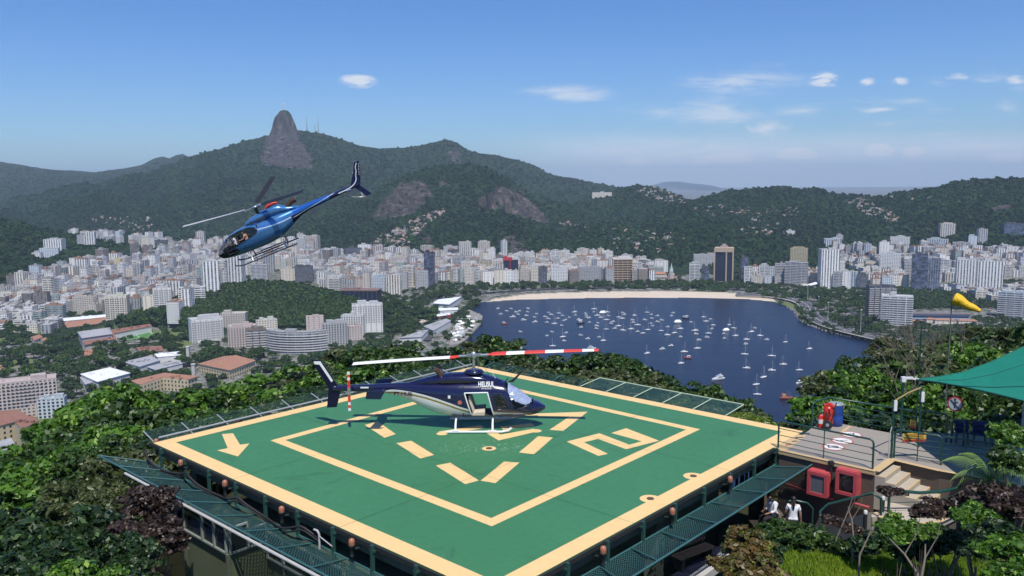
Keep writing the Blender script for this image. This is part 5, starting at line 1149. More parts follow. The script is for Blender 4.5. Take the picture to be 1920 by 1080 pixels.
# football pitch
P_=[atz(x,y,3) for x,y in [(215,629),(281,620.5),(296,633),(231,641)]]; m=MB(); m.sheet([p.xy[:] for p in P_],4.6)
k=N('pitch_grass'); s3_=k.sep(k.coord()); st=k.math('GREATER_THAN',k.math('FRACT',k.math('MULTIPLY',k.math('ADD',s3_[0],k.math('MULTIPLY',s3_[1],.3)),.09)),.5); k.out(k.mix(st,(.05,.17,.035),(.07,.21,.045)),.9)
tag(m.build('football_pitch',k.m),'striped green football pitch','football pitch',kind='structure')
m=MB(); A,Bq,Cq,Dq=P_
def ln_(a,b,w_=.35): 
    d=(b-a).normalized(); n=Vector((-d.y,d.x,0))*w_; m.add([(*(a-n).xy,4.62),(*(b-n).xy,4.62),(*(b+n).xy,4.62),(*(a+n).xy,4.62)],[(0,1,2,3)])
i_=lambda u,v:(A*(1-u)+Bq*u)*(1-v)+(Dq*(1-u)+Cq*u)*v
for a,b in (((.06,.1),(.94,.1)),((.94,.1),(.94,.9)),((.94,.9),(.06,.9)),((.06,.9),(.06,.1)),((.5,.1),(.5,.9))): ln_(i_(*a),i_(*b))
tag(m.build('pitch_lines',mat('road_paint',(.7,.7,.68),.7)),'white lines of the football pitch','pitch markings',kind='structure')
# ================= helipad =================
def nz(name,col,col2,scale=1.2,rough=.7,fine=.4):
    k=N(name); a=k.noise(scale,6,.65,k.coord()); b=k.noise(scale*14,4,.7,k.coord()); c=k.mix(a,col,col2); c=k.mix(k.math('MULTIPLY',b,fine),c,tuple(x*.7 for x in col)); k.out(c,rough); k.bump(b,.15,.02); return k.m
# pad paint: slightly worn green with faint slab joints, scuffs and puddled specks
k=N('pad_green'); oc=k.coord(); a=k.noise(.28,6,.6,oc); b=k.noise(3.2,6,.7,oc); 
mp=k.node('ShaderNodeMapping'); mp.inputs['Rotation'].default_value=(0,0,.8); mp.inputs['Scale'].default_value=(.25,2.2,1); k.ln(oc,mp.inputs[0]); st=k.noise(2.2,5,.7,mp.outputs[0])
c=k.mix(a,(.042,.162,.068),(.060,.220,.095)); c=k.mix(k.math('MULTIPLY',b,.35),c,(.028,.125,.052)); c=k.mix(k.ramp(st,[(.60,(0,0,0)),(.74,(.35,.35,.35))]),c,(.06,.22,.125))
sp=k.node('ShaderNodeTexVoronoi'); sp.inputs['Scale'].default_value=10.0; k.ln(oc,sp.inputs['Vector'])
zn=k.noise(.22,3,.5,oc)
s3p=k.sep(oc); dx_=k.math('SUBTRACT',s3p[0],.64); dy_=k.math('ADD',s3p[1],1.3)
dd_=k.math('SQRT',k.math('ADD',k.math('POWER',k.math('DIVIDE',dx_,6.8),2.0),k.math('POWER',k.math('DIVIDE',dy_,2.7),2.0)))
near_=k.ramp(k.math('ADD',dd_,k.math('MULTIPLY',zn,.8)),[(.55,(1,1,1)),(1.0,(.18,.18,.18))])
spk=k.math('LESS_THAN',sp.outputs['Distance'],k.math('MULTIPLY',near_,.30))
spk=k.math('MULTIPLY',spk,k.math('GREATER_THAN',k.noise(4,3,.6,oc),.50))
stn_=k.ramp(k.noise(.55,5,.7,oc,.8),[(.60,(0,0,0)),(.72,(.55,.55,.55))]); c=k.mix(stn_,c,(.020,.085,.040)); scf=k.ramp(k.noise(1.1,6,.75,oc,1.2),[(.62,(0,0,0)),(.70,(.5,.5,.5))]); c=k.mix(scf,c,(.10,.26,.14))
c=k.mix(k.math('MULTIPLY',spk,.8),c,(.55,.62,.58)); rgh=k.math('MULTIPLY_ADD',b,.25,.38); k.out(c,rgh,0,.35); k.bump(b,.12,.02); PADG=k.m
k=N('pad_yellow'); oc=k.coord(); b=k.noise(2.0,6,.7,oc); c=k.mix(b,(.68,.45,.19),(.79,.57,.26)); c=k.mix(k.ramp(k.noise(5,6,.75,oc),[(.62,(0,0,0)),(.78,(.7,.7,.7))]),c,(.36,.25,.12)); k.out(c,.65); PADY=k.m
PADE=nz('pad_fascia',(.13,.15,.10),(.03,.038,.028),3.0,.9)
# outline of the pad in plan
c0=Vector((-2.01,44.73)); L0=Vector((-14.16,31.5)); R0=Vector((11.55,31.75)); U=(L0-c0).normalized(); V_=(R0-c0).normalized()
e1=Vector((cos(radians(47.6)),sin(radians(47.6)))); e2=Vector((sin(radians(47.6)),-cos(radians(47.6))))   # along NE / SE edges
SL_=18.55; Lc=Vector((-14.16,31.5)); Bc=Lc+e1*18.0; Rc=Bc+e2*18.55; Fc=Lc+e2*18.55
pad=empty('helipad',(*((Bc+Fc)/2),PADZ),0,'raised square helipad painted green with cream yellow markings','helipad')
o2=(Bc+Fc)/2
def PL(p): return (p[0]-o2.x,p[1]-o2.y)
def pbuild(m,name,mt,par=None,loc=None): return m.build(name,mt,par or pad,loc)
m=MB(); m.prism([PL(p) for p in (Lc,Bc,Rc,Fc)],-.12,0); dk_=pbuild(m,'deck_slab',[PADG])
m=MB()
for a,b,o in ((Lc,Fc,1),(Fc,Rc,1),(Lc,Bc,-1),(Bc,Rc,1)):
    a3,b3=Vector(PL(a)),Vector(PL(b)); d=(b3-a3).normalized(); n=Vector((d.y,-d.x)); 
    if n.dot((a3+b3)/2)<0: n=-n
    c=(a3+b3)/2+n*.06; m.box((c.x,c.y,-.075),((b3-a3).length+.2,.06,.13),atan2(d.y,d.x),mi=1); 
    c=(a3+b3)/2-n*.16; m.box((c.x,c.y,-.30),((b3-a3).length-.5,.18,.34),atan2(d.y,d.x))
pbuild(m,'edge_beam',[PADE,mat('dark_lip',(.02,.02,.018),.7)])
def ln2(m,a,b,w_,z): 
    a=Vector(a);b=Vector(b);d=(b-a).normalized();n=Vector((-d.y,d.x))*w_/2; m.sheet([a-n,b-n,b+n,a+n],z)
def frame(m,P4,w_,z):
    """mitred band just inside a four sided outline"""
    P4=[Vector(p) for p in P4]; c=sum(P4,Vector((0,0)))/4; inn=[]
    for i in range(4):
        a,b,d=P4[i-1],P4[i],P4[(i+1)%4]; u=(a-b).normalized(); v=(d-b).normalized(); s_=w_/abs(u.x*v.y-u.y*v.x); inn.append(b+(u+v)*s_)
    for i in range(4): j=(i+1)%4; m.sheet([P4[i],P4[j],inn[j],inn[i]],z)
m=MB(); frame(m,[PL(p) for p in (Lc,Bc,Rc,Fc)],.62,.004); pbuild(m,'border_line',PADY)
g=lambda x,y: PL(atz(x,y,PADZ).xy)
iL,iF,iR=[Vector(g(*p)) for p in ((507,826),(922,987),(1313,805))]; iB=iL+iR-iF
m=MB(); frame(m,[iL,iF,iR,iB],.42,.004); pbuild(m,'inner_square_line',PADY)
def poly(name,pts,zl=.004): 
    m=MB(); m.sheet([g(*p) for p in pts],zl); return pbuild(m,name,PADY)
poly('arrow',[(416,814),(437,812.5),(450,834),(468,831.5),(446,856),(407,844.5),(427,840.5)])
for pts in ([(684,797),(708,790),(742,814),(721,821)],[(743,831),(771,826.5),(814,853),(788,860)],[(817,873),(844,867.5),(898,901),(872,908)],[(901,901.5),(945,865.5),(974,867.5),(929,906)],[(973,848.5),(1009,818),(1037,820.5),(1001,852)],
    [(1030,806),(1068,781),(1010,781),(1005,775.5),(1102,772),(1056,808)],): poly('triangle_dash',pts)
poly('numeral_two',[(1062,826),(1140,808),(1193,835.5),(1217,827),(1151,808.5),(1166,803),(1236,826.5),(1174,842),(1141,829),(1101,820),(1092,828),(1139,851),(1128,855)] if 0 else [(1062,828),(1124,812.5),(1180,834),(1203,827.5),(1146,812),(1174,803),(1236,826.5),(1174,842.5),(1121,823),(1095,829.5),(1140,851),(1122,855)])
poly('centre_chevron',[(862,781),(842,788),(910,824),(935,826),(1010,805),(990,801),(940,814)] if 0 else [(905,808),(935,826),(1008,809),(1000,804),(938,815),(925,806)])
def disc(px,py,r_,name='tie_down_ring',th=None):
    c=g(px,py); m=MB(); m.sheet([(c[0]+r_*cos(a*pi/14),c[1]+r_*sin(a*pi/14)) for a in range(28)],.005); o=pbuild(m,name,PADY)
    m=MB(); m.lathe([(.12,.006),(.12,.022),(.06,.03)],(c[0],c[1],0),10); h_=pbuild(m,'ring_socket',mat('rusty_iron',(.09,.055,.04),.8),o); return o
disc(917,841,.27); disc(1300,893,.34); disc(1219.5,935.5,.34)
m=MB()
for (a,b) in (((826,812),(905,800)),((940,803),(1000,796))): ln2(m,g(*a),g(*b),.45,.0035)
m.sheet([(g(829,813)[0]+.23*cos(a*pi/10),g(829,813)[1]+.23*sin(a*pi/10)) for a in range(20)],.0045); m.sheet([(g(1005,808)[0]+.23*cos(a*pi/10),g(1005,808)[1]+.23*sin(a*pi/10)) for a in range(20)],.0045)
ln2(m,g(925,790),g(975,778),.4,.0035); ln2(m,g(975,778),g(1040,776),.3,.0038); pbuild(m,'guide_band',PADY)
# slab joints
m=MB()
for t in (.33,.66):
    a=Vector(PL(Lc+e2*18.5*t)); b=Vector(PL(Bc+e2*18.5*t)); ln2(m,a,b,.012,.0065)
    a=Vector(PL(Lc+e1*18.0*t)); b=Vector(PL(Fc+e1*18.0*t)); ln2(m,a,b,.012,.0065)
pbuild(m,'slab_joint',mat('joint_dark',(.02,.06,.035),.8))
# safety net outriggers
STEEL=mat('galvanised',(.33,.36,.37),.5,.3); GSTEEL=mat('green_steel',(.025,.075,.06),.45); TEAL=mat('teal_bar',(.035,.11,.11),.5)
k=N('safety_net'); oc=k.node('ShaderNodeUVMap').outputs[0]; s_=k.sep(oc)
def gl(v,p,w_): return k.math('LESS_THAN',k.math('FRACT',k.math('DIVIDE',v,p)),w_)
u1=k.math('ADD',s_[0],s_[1]); u2=k.math('SUBTRACT',s_[0],s_[1]); al=k.math('MAXIMUM',gl(u1,.11,.40),gl(u2,.11,.40)); k.out((.012,.055,.055),.8); k.ln(al,k.b.inputs['Alpha']); NETM=k.m
k=N('faint_net'); oc=k.node('ShaderNodeUVMap').outputs[0]; s_=k.sep(oc); al=k.math('MAXIMUM',gl(k.math('ADD',s_[0],s_[1]),.11,.16),gl(k.math('SUBTRACT',s_[0],s_[1]),.11,.16)); k.out((.02,.06,.055),.8); k.ln(al,k.b.inputs['Alpha']); NETL=k.m
def net(a,b,w_,drop,name='safety_net',n=14,sag=.12,bar=TEAL,lab=None,inset=.15,ext=(0,0),z0=-.30,light=False):
    """sagging mesh panel along edge a-b (plan points), reaching out w_ metres and dropping"""
    a=Vector(PL(a)); b=Vector(PL(b)); d=(b-a).normalized(); L=(b-a).length; nn=Vector((d.y,-d.x))
    if nn.dot((a+b)/2)<0: nn=-nn
    m=MB(); uv=[]; ks=5; us=np.linspace(0,1,n*4+1)
    def pt(u,v): 
        al_=-ext[0]*v+(L+(ext[0]+ext[1])*v)*u; p=a+d*al_+nn*(inset+w_*v)
        sg=-sag*sin(pi*((u*n)%1))*sin(pi*v)-.08*sin(pi*v)
        return (p.x,p.y,z0-drop*v+sg)
    for i in range(len(us)-1):
        for j in range(ks):
            m.add([pt(us[i],j/ks),pt(us[i+1],j/ks),pt(us[i+1],(j+1)/ks),pt(us[i],(j+1)/ks)],[(0,1,2,3)],0,True); uv+=[(us[i]*L,j/ks*w_),(us[i+1]*L,j/ks*w_),(us[i+1]*L,(j+1)/ks*w_),(us[i]*L,(j+1)/ks*w_)]
    m.uv=uv; netp=pbuild(m,name,NETL if light else NETM)
    bm_=MB()
    for i in range(n+1):
        p0,p1=pt(i/n,0),pt(i/n,1); bm_.tube([p0,p1],.028,6)
    if not light: bm_.tube([pt(u,1) for u in np.linspace(0,1,n*2+1)],.035,6)
    bm_.tube([pt(0,0),pt(1,0)],.03,6)
    pbuild(bm_,'net_frame',bar,netp); return netp
net(Lc+e2*-.1,Fc+e2*.6,1.55,-.45,n=12,ext=(.9,1.2),z0=-.75)
net(Fc-e1*.6,Rc-e1*1.6,1.4,-.32,n=11,ext=(1.2,0),z0=-.60)
net(Lc+e1*.3,Bc,1.4,-.40,n=11,bar=STEEL,light=True)
net(Bc,Bc+e2*6.6,1.3,-.30,n=4,bar=TEAL,light=True)
net(Bc+e2*6.6,Bc+e2*14.7,2.35,-.2,n=5,bar=mat('pale_green_bar',(.38,.47,.33),.6),sag=.04)
# handrail pipes just outside the north-west edge
m=MB(); a=Vector(PL(Lc+e1*.3)); b=Vector(PL(Bc)); nn=Vector((-e1.y,e1.x)); a3=a+nn*.18; b3=b+nn*.18; m.tube([(*a3,.10),(*b3,.10)],.045,8); m.tube([(*(a+nn*.3),-.1),(*(b+nn*.3),-.1)],.03,6); pbuild(m,'edge_pipe',STEEL)
# cantilever brackets, edge lights, cable
lampo=mat('orange_lens',(.34,.13,.07),.45); iron=mat('dark_iron',(.03,.035,.033),.6)
def bracket(p,nn):
    m=MB(); p=Vector(PL(p)); m.box((p.x+nn.x*.16,p.y+nn.y*.16,-.45),(.09,.09,.95),atan2(nn.y,nn.x)); m.box((p.x+nn.x*.1,p.y+nn.y*.1,-.15),(.2,.16,.06),atan2(nn.y,nn.x)); m.tube([(p.x+nn.x*.16,p.y+nn.y*.16,-.85),(p.x-nn.x*.4,p.y-nn.y*.4,-1.4)],.04,6); return pbuild(m,'bracket',GSTEEL)
def elight(p,nn,z=.02):
    p=Vector(PL(p))+nn*.30; m=MB(); m.lathe([(.06,-.42),(.06,-.16),(.10,-.14),(.10,-.08)],(p.x,p.y,z-.08),10); m.tube([(p.x,p.y,-.3+z),(p.x-nn.x*.3,p.y-nn.y*.3,-.34+z)],.03,6); b_=pbuild(m,'edge_light',iron); m=MB(); m.lathe([(.085,-.08),(.095,.01),(.075,.085),(.025,.115)],(p.x,p.y,z-.08),12); pbuild(m,'lens',lampo,b_)
n1=Vector((-e1.x,-e1.y)); n2=Vector((e2.x,e2.y)); n3=Vector((-e2.x,-e2.y)); n4=Vector((e1.x,e1.y))
for i in range(10): bracket(Lc+e2*(1.0+i*1.85),n1)
for i in range(10): bracket(Fc+e1*(.8+i*1.8),n2)
for t in (2.9,6.1,9.6,13.2): elight(Lc+e2*t,n1)
for t in (4.0,7.6,11.3,15.9): elight(Fc+e1*t,n2)
for t in (.25,3.9,8.7,12.6): elight(Lc+e1*t,n3)
m=MB(); pts=[]; 
for i in range(61):
    t=i/60*11.5; ph=(t/3.6)%1; s_=-.10-.46*sin(pi*ph); p=Vector(PL(Lc+e2*t))+n1*(.34+.12*sin(t*2)); pts.append((p.x,p.y,s_-.12))
m.tube(pts,.042,6); m.tube([(p[0]+.05,p[1]-.06,p[2]-.09) for p in pts],.03,6); pbuild(m,'hanging_cable',mat('black_hose',(.025,.022,.022),.5))
m=MB(); p=Vector(PL(Lc+e2*11.6))+n1*.3; m.tube([(p.x,p.y,-.75),(p.x,p.y,-.28),(p.x-.06,p.y+.05,-.20),(p.x-.18,p.y+.14,-.2)],.035,8); m.tube([(p.x,p.y,-.35),(p.x+.5,p.y-.55,-.42)],.022,6); pbuild(m,'vent_pipe',mat('white_pipe',(.36,.36,.35),.5))
# rooms under the pad
wallm=nz('mossy_wall',(.125,.15,.075),(.05,.062,.035),.6,.9)
hut=empty('pad_undercroft',(*o2,PADZ),0,'mossy green walled rooms with wide windows under the helipad','building')
ins=1.35
uL,uF,uR=Lc+e2*2.4+e1*ins*.3,Fc-e2*1.0+e1*ins*.6,Rc-e2*2.2-e1*2
m=MB(); m.prism([PL(p) for p in (Lc-e1*1.55+e2*5.7,Lc+e1*14+e2*5.7,Lc+e1*14+e2*17.0,Lc-e1*.25+e2*17.0,Lc-e1*.25+e2*8.55,Lc-e1*1.55+e2*8.55)],-5.2,-.98); m.build('wall',wallm,hut)
wm=MB(); frm=MB()
winm=mat('dim_glass',(.02,.027,.024),.12,var=.4,scale=.8)
WF=mat('grey_green_frame',(.24,.27,.23),.6)
def pane(a,b,z0,z1,nv):
    a=Vector(PL(a)); b=Vector(PL(b)); w=MB(); c=(a+b)/2; L=(b-a).length; an=atan2((b-a).y,(b-a).x)
    w.box((c.x,c.y,(z0+z1)/2),(L-.05,.03,z1-z0-.05),an); wo=w.build('window',winm,hut); f=MB()
    for zz in(z0,z1): f.box((c.x+nv.x*.03,c.y+nv.y*.03,zz),(L+.02,.07,.06),an)
    for pp in(a,b): f.box((pp.x+nv.x*.032,pp.y+nv.y*.032,(z0+z1)/2),(.05,.075,z1-z0-.06),an)
    f.build('window_frame',WF,wo)
for t0,t1 in((5.75,6.98),(7.02,7.75),(7.79,8.5)): pane(Lc-e1*1.60+e2*t0,Lc-e1*1.60+e2*t1,-1.38,-.46,n1)
for t0,t1,zt_ in((1.55,.95,-.56),(.9,.3,-.80)): pane(Lc-e1*t0+e2*8.58,Lc-e1*t1+e2*8.58,-1.38,zt_,n2)
for t0,t1 in((8.7,9.6),(9.65,11.2),(11.25,12.8)): pane(Lc-e1*.30+e2*t0,Lc-e1*.30+e2*t1,-1.9,-1.02,n1)
for t in (5.72,8.55,9.6,12.8,14.6,16.9):
    m=MB(); p=Vector(PL(Lc-e1*(1.62 if t<9 else .3)+e2*t)); m.box((p.x,p.y,-3.3),(.10,.10,3.8),atan2(e2.y,e2.x)); m.build('pilaster',PADE,hut)
# posts carrying the pad
for p in (Lc+e1*1.2+e2*1.2,Fc+e1*1-e2*1,Rc-e1*1.5-e2*1.2,Bc-e1+e2,Lc+e1*9+e2*.8,Fc+e1*8-e2*.6):
    m=MB(); q_=PL(p); m.box((q_[0],q_[1],-5.4),(.45,.45,10.0),atan2(e1.y,e1.x)); pbuild(m,'column',PADE)
# gutter rail under the nets
m=MB(); a=Vector(PL(Lc+e2*1.6))+n1*1.78; b=Vector(PL(Fc))+n1*1.78; m.tube([(*a,-.38),(*b,-.38)],.05,8); pbuild(m,'gutter_rail',mat('pale_rail',(.42,.42,.40),.6))
# ================= access deck, stairs, walls, railings =================
DZ=PADZ
decm=nz('deck_concrete',(.33,.295,.25),(.24,.215,.185),.9,.85); brn=nz('brown_render',(.125,.095,.07),(.085,.065,.05),.5,.9); YEDGE=nz('yellow_edge',(.60,.43,.22),(.45,.32,.17),2,.8); stepm=nz('step_concrete',(.48,.42,.33),(.36,.32,.26),1.5,.9)
A_=lambda x,y,z=DZ: atz(x,y,z)
dA,dB,dC=A_(1461,843),A_(1641,883),A_(1672,861); dD,dE,dF=A_(1672,812),A_(1572,793),A_(1528,798); dG=A_(1508,813)
dpoly=[dA,dB,dC,dD,dE,dF,dG]
deck=empty('access_deck',(dA.x,dA.y,DZ),0,'concrete landing deck with warning roundels joining the helipad','deck')
def DL(p): return (p.x-dA.x,p.y-dA.y)
m=MB(); m.prism([DL(p) for p in dpoly],-.18,-.006); m.build('floor_slab',decm,deck)
m=MB(); m.prism([DL(p)if i not in(3,4,5) else DL(p) for i,p in enumerate([dA,dB,dC,dD,dE])],-2.6,-.18); m.build('wall',brn,deck)
for a_,b_,w_,z_ in ((A_(1500,815),A_(1462,842),.5,.002),(A_(1573,814.5),A_(1594,799),.14,.002)): m=MB(); ln2(m,DL(a_),DL(b_),w_,z_); m.build('painted_line',YEDGE,deck)
m=MB(); ln2(m,DL(dA),DL(dB),.16,.0); ln2(m,DL(dB),DL(dC),.30,.001)
e_=(dB-dA).normalized(); nn=Vector((e_.y,-e_.x,0)); c=(dA+dB)/2; m.box((*DL(c+nn*.03),-.07),((dB-dA).length,.07,.15),atan2(e_.y,e_.x)); m.build('painted_edge',YEDGE,deck)
ROUND=[(1596,815,0),(1579,826.5,1),(1562.5,838,2)]
for (x,y,kk) in ROUND:
    c=DL(A_(x,y)); m=MB(); m.sheet([(c[0]+.42*cos(a*pi/16),c[1]+.42*sin(a*pi/16)) for a in range(32)],.001); m2=MB(); m2.sheet([(c[0]+.36*cos(a*pi/16),c[1]+.36*sin(a*pi/16)) for a in range(32)],.005); o=m.build('roundel',mat('faded_red',(.42,.10,.08),.7),deck); m2.build('roundel_face',mat('faded_white',(.66,.64,.62),.7),o)
    m3=MB(); ln=lambda a,b,w_: ln2(m3,(c[0]+a[0],c[1]+a[1]),(c[0]+b[0],c[1]+b[1]),w_,.009)
    if kk==0: ln((-.05,-.2),(.18,.16),.05); ln((-.1,.1),(.2,.16),.04)
    elif kk==1: ln((-.24,-.02),(.26,.05),.04); ln((-.2,-.05),(0,0),.07)
    else: ln((-.2,-.08),(.12,-.12),.06); ln((.12,-.12),(.18,.08),.06); ln((.18,.08),(-.14,.12),.06); ln((-.14,.12),(-.2,-.08),.06)
    m3.build('pictogram',mat('faded_black',(.05,.06,.08),.7),o)
for (x,y) in((1513,813),(1501,820.5),(1490,827.5),(1478,834),(1650,862)): 
    c=DL(A_(x,y)); m=MB(); m.box((*c,.004),(.22,.09,.012),.2); m.build('floor_socket',mat('dark_slot',(.03,.035,.06),.6),deck)
# stairs
e=(dC-dB).normalized(); dn=Vector((e.y,-e.x,0)); 
if dn.x<0: dn=-dn
W_=(dC-dB).length; st=empty('upper_stairs',(dB.x,dB.y,DZ),0,'cream edged concrete steps going down from the deck','stairs')
for i in range(5):
    z1=-.17*(i+1); c=e*(W_/2)+dn*(.16+.34*i+.01); m=MB(); m.box((c.x,c.y,z1-.6),(W_*(1.0),.34,1.2),atan2(e.y,e.x)); o=m.build('step',stepm,st)
    m=MB(); c=e*(W_/2)+dn*(.33+.34*i-.02); m.box((c.x,c.y,z1+.002),(W_,.07,.012),atan2(e.y,e.x)); c=e*(.03)+dn*(.16+.34*i+.01); m.box((c.x,c.y,z1+.003),(.06,.3,.012),atan2(e.y,e.x)); m.build('step_nosing',YEDGE,o)
LZ=DZ-.98
lp=[A_(x,y,LZ) for x,y in [(1662,925),(1702,905),(1738,908),(1788,922),(1806,940),(1796,962),(1762,978),(1715,982),(1672,978),(1648,968)]]
land=empty('stair_landing',(lp[0].x,lp[0].y,LZ),0,'curved concrete landing below the upper steps with a cream rim','landing')
m=MB(); m.prism([(p.x-lp[0].x,p.y-lp[0].y) for p in lp],-.22,0); m.build('floor_slab',stepm,land); cl_=sum(((p.x-lp[0].x) for p in lp))/len(lp),sum(((p.y-lp[0].y) for p in lp))/len(lp)
m=MB(); m.prism([((p.x-lp[0].x)*.94+cl_[0]*.06,(p.y-lp[0].y)*.94+cl_[1]*.06) for p in lp],-1.9,-.22); m.build('wall',brn,land)
m=MB(); 
for a,b in zip(lp[3:],lp[4:]): ln2(m,(a.x-lp[0].x,a.y-lp[0].y),(b.x-lp[0].x,b.y-lp[0].y),.14,.006)
m.build('painted_edge',YEDGE,land)
# block between deck and landing, planter wall
ub=[dC,A_(1762,882),A_(1935,912),A_(1960,835),A_(1800,812),dD]
up=empty('upper_terrace',(dC.x,dC.y,DZ),0,'shaded waiting terrace beyond the gate with a brown front wall','terrace')
UL=lambda p:(p.x-dC.x,p.y-dC.y)
m=MB(); m.prism([UL(p) for p in ub],-2.6,-.01); m.build('wall',brn,up); m=MB(); m.prism([UL(p) for p in ub],-.009,.0); m.build('floor_slab',decm,up)
m=MB(); ln2(m,UL(dC),UL(ub[1]),.22,.005); ln2(m,UL(ub[1]),UL(ub[2]),.2,.006); m.build('painted_edge',YEDGE,up)
# lower flight
p0=A_(1652,962,LZ); p1=A_(1556,988,LZ-1.35); d=(p1-p0); d.z=0; dl=d.length; d.normalize(); ls=empty('lower_stairs',(p0.x,p0.y,LZ),0,'lower stair flight running down beside the brown wall','stairs'); n_=Vector((-d.y,d.x,0)); ns=8
if n_.y<0: n_=-n_
for i in range(ns):
    c=d*(dl*(i+.5)/ns)+n_*.2; z=-.17*(i+.5); m=MB(); m.box((c.x,c.y,z-.8),(dl/ns,1.15,1.6),atan2(d.y,d.x)); o=m.build('step',stepm,ls); m=MB(); c2_=d*(dl*(i+1)/ns-.04)+n_*.2; m.box((c2_.x,c2_.y,z+.003),(.07,1.15,.012),atan2(d.y,d.x)); m.build('step_nosing',YEDGE,o)
m=MB(); c=d*(dl/2)-n_*.5; m.add([tuple(d*0-n_*.42+Vector((0,0,.12))),tuple(d*dl-n_*.42+Vector((0,0,-1.3))),tuple(d*dl-n_*.42+Vector((0,0,-3))),tuple(-n_*.42+Vector((0,0,-3))),tuple(d*0-n_*.6+Vector((0,0,.12))),tuple(d*dl-n_*.6+Vector((0,0,-1.3))),tuple(d*dl-n_*.6+Vector((0,0,-3))),tuple(-n_*.6+Vector((0,0,-3)))],[(0,1,2,3),(7,6,5,4),(0,4,5,1),(1,5,6,2),(3,7,4,0)]); m.build('string_wall',nz('grey_string',(.25,.24,.22),(.15,.145,.13),1,.9),ls)
# lower walk, terraces
WZ=202.45
wp=[Vector((-3,10,0)),Vector((2.5,12,0)),atz(1285,1105,WZ),atz(1380,1012,WZ),atz(1480,992,WZ),atz(1560,992,WZ),Vector((13.5,26.5,0)),Vector((dB.x+.3,dB.y,0)),Vector((dA.x,dA.y+.5,0)),Vector((9.2,29.5,0)),Vector((-1,19,0)),Vector((-3,16,0))]
m=MB(); m.prism([(p.x,p.y) for p in wp],199,WZ); tag(m.build('lower_walk',nz('navy_floor_paint',(.030,.036,.075),(.02,.024,.05),.8,.45)),'dark blue painted walk under the edge of the helipad','walkway',kind='structure')
m=MB(); m.prism([(12,27.6),(40,24),(48,40),(17,38.5),(14,36)],198,WZ-.2); tag(m.build('terrace_ground',nz('terrace_soil',(.03,.03,.018),(.018,.02,.012),.8,.95)),'dark planted soil of the terrace','terrace ground',kind='structure')
# lawn mound
LG=np.linspace(0,1,40); gx,gy=np.meshgrid(LG,LG); lx=3.5+gx*24; ly=7.5+gy*19
def lawnz(x,y): return WZ+2.12+.33*np.exp(-((x-9)**2/34+(y-20)**2/20))-2.3*np.clip((y-21.7)/1.8,0,1)-2.2*np.clip((.30*y-x)/1.3,0,1)+.12*fbm(x/1.6,y/1.6,3,9)
lz=lawnz(lx,ly); idx=np.arange(1600).reshape(40,40); F_=np.stack([idx[:-1,:-1],idx[:-1,1:],idx[1:,1:],idx[1:,:-1]],-1).reshape(-1,4)
me=np_mesh('lawn',np.stack([lx,ly,lz],-1).reshape(-1,3),F_,nz('lawn_soil',(.045,.085,.018),(.03,.05,.012),2,.95),True)
keep=obj('lawn',me); tag(keep,'sunlit rounded lawn below the stairs','lawn',kind='structure')
nb=70000; r9=np.random.default_rng(2); bx=4.5+r9.random(nb)*10; by=16.5+r9.random(nb)*6.3; ok=(bx>by*.25-0)&(bx<by*.62)&~inpoly(bx,by,[(p.x,p.y) for p in wp]); bx,by=bx[ok],by[ok]; bz=lawnz(bx,by); n=len(bx); a=r9.random(n)*6.28; hgt=.05+.08*r9.random(n)**2+.05*vnoise(bx*2,by*2,3); wd=.014+.012*r9.random(n); lx_=r9.normal(size=n)*.03; ly_=r9.normal(size=n)*.03
Vb=np.stack([np.stack([bx-np.cos(a)*wd,by-np.sin(a)*wd,bz-.02],-1),np.stack([bx+np.cos(a)*wd,by+np.sin(a)*wd,bz-.02],-1),np.stack([bx+lx_,by+ly_,bz+hgt],-1)],1).reshape(-1,3)
patch=vnoise(bx*.7,by*.7,4); tone=np.stack([.08+.11*patch+.06*r9.random(n),.155+.11*patch+.09*r9.random(n),.014+.02*r9.random(n),np.ones(n)],-1); tone=np.repeat(tone,3,axis=0)
tag(obj('grass',np_mesh('grass',Vb,np.arange(n*3).reshape(n,3),LEAFN,False,{'tone':('POINT',tone)})),'short bright green grass on the lawn mound','grass',kind='stuff')
# railings
RG=mat('rail_green',(.012,.055,.045),.35,spec=.6)
def rail(pts,label,h=1.05,mids=3,rounded=True,posts=None,name='railing',r=.035,midr=.014,zoff=0):
    pts=[Vector(p) for p in pts]; r_=empty(name,pts[0],0,label,'railing'); L=[p-pts[0] for p in pts]; z=Vector((0,0,h))
    m=MB(); d0=(L[1]-L[0]).normalized(); d1=(L[-1]-L[-2]).normalized(); k_=.14 if rounded else .01
    path=[L[0],L[0]+Vector((0,0,h-k_)),L[0]+Vector((0,0,h-k_*.3))+d0*k_*.3,L[0]+z+d0*k_]+[p+z for p in L[1:-1]]+[L[-1]+z-d1*k_,L[-1]+Vector((0,0,h-k_*.3))-d1*k_*.3,L[-1]+Vector((0,0,h-k_)),L[-1]]
    m.tube(path,r,8); m.build('top_rail',RG,r_)
    for j in range(mids): m=MB(); zz=Vector((0,0,h*(j+1)/(mids+1.15))); m.tube([p+zz for p in L],midr,6); m.build('mid_rail',RG,r_)
    for a,b in zip(L,L[1:]):
        n=posts if posts is not None else max(0,int((b-a).length/2.2))
        for i in range(1,n+1): p=a+(b-a)*(i/(n+1)); m=MB(); m.tube([p,p+z*.97],.018,6); m.build('post',RG,r_)
    for p in L[1:-1]: m=MB(); m.tube([p,p+z],r*.9,8); m.build('post',RG,r_)
    return r_
rail([A_(1459,839.5),A_(1636,879.5)],'dark green railing along the front of the deck above the red cabinets',posts=1)
rail([A_(1522,802),A_(1553,791),A_(1672,812.5),A_(1716,821)],'dark green railing round the back of the deck behind the extinguishers',mids=4)
rail([A_(1676,858),A_(1764,872)],'dark green gate panel carrying the yellow and red notice',mids=4,posts=1)
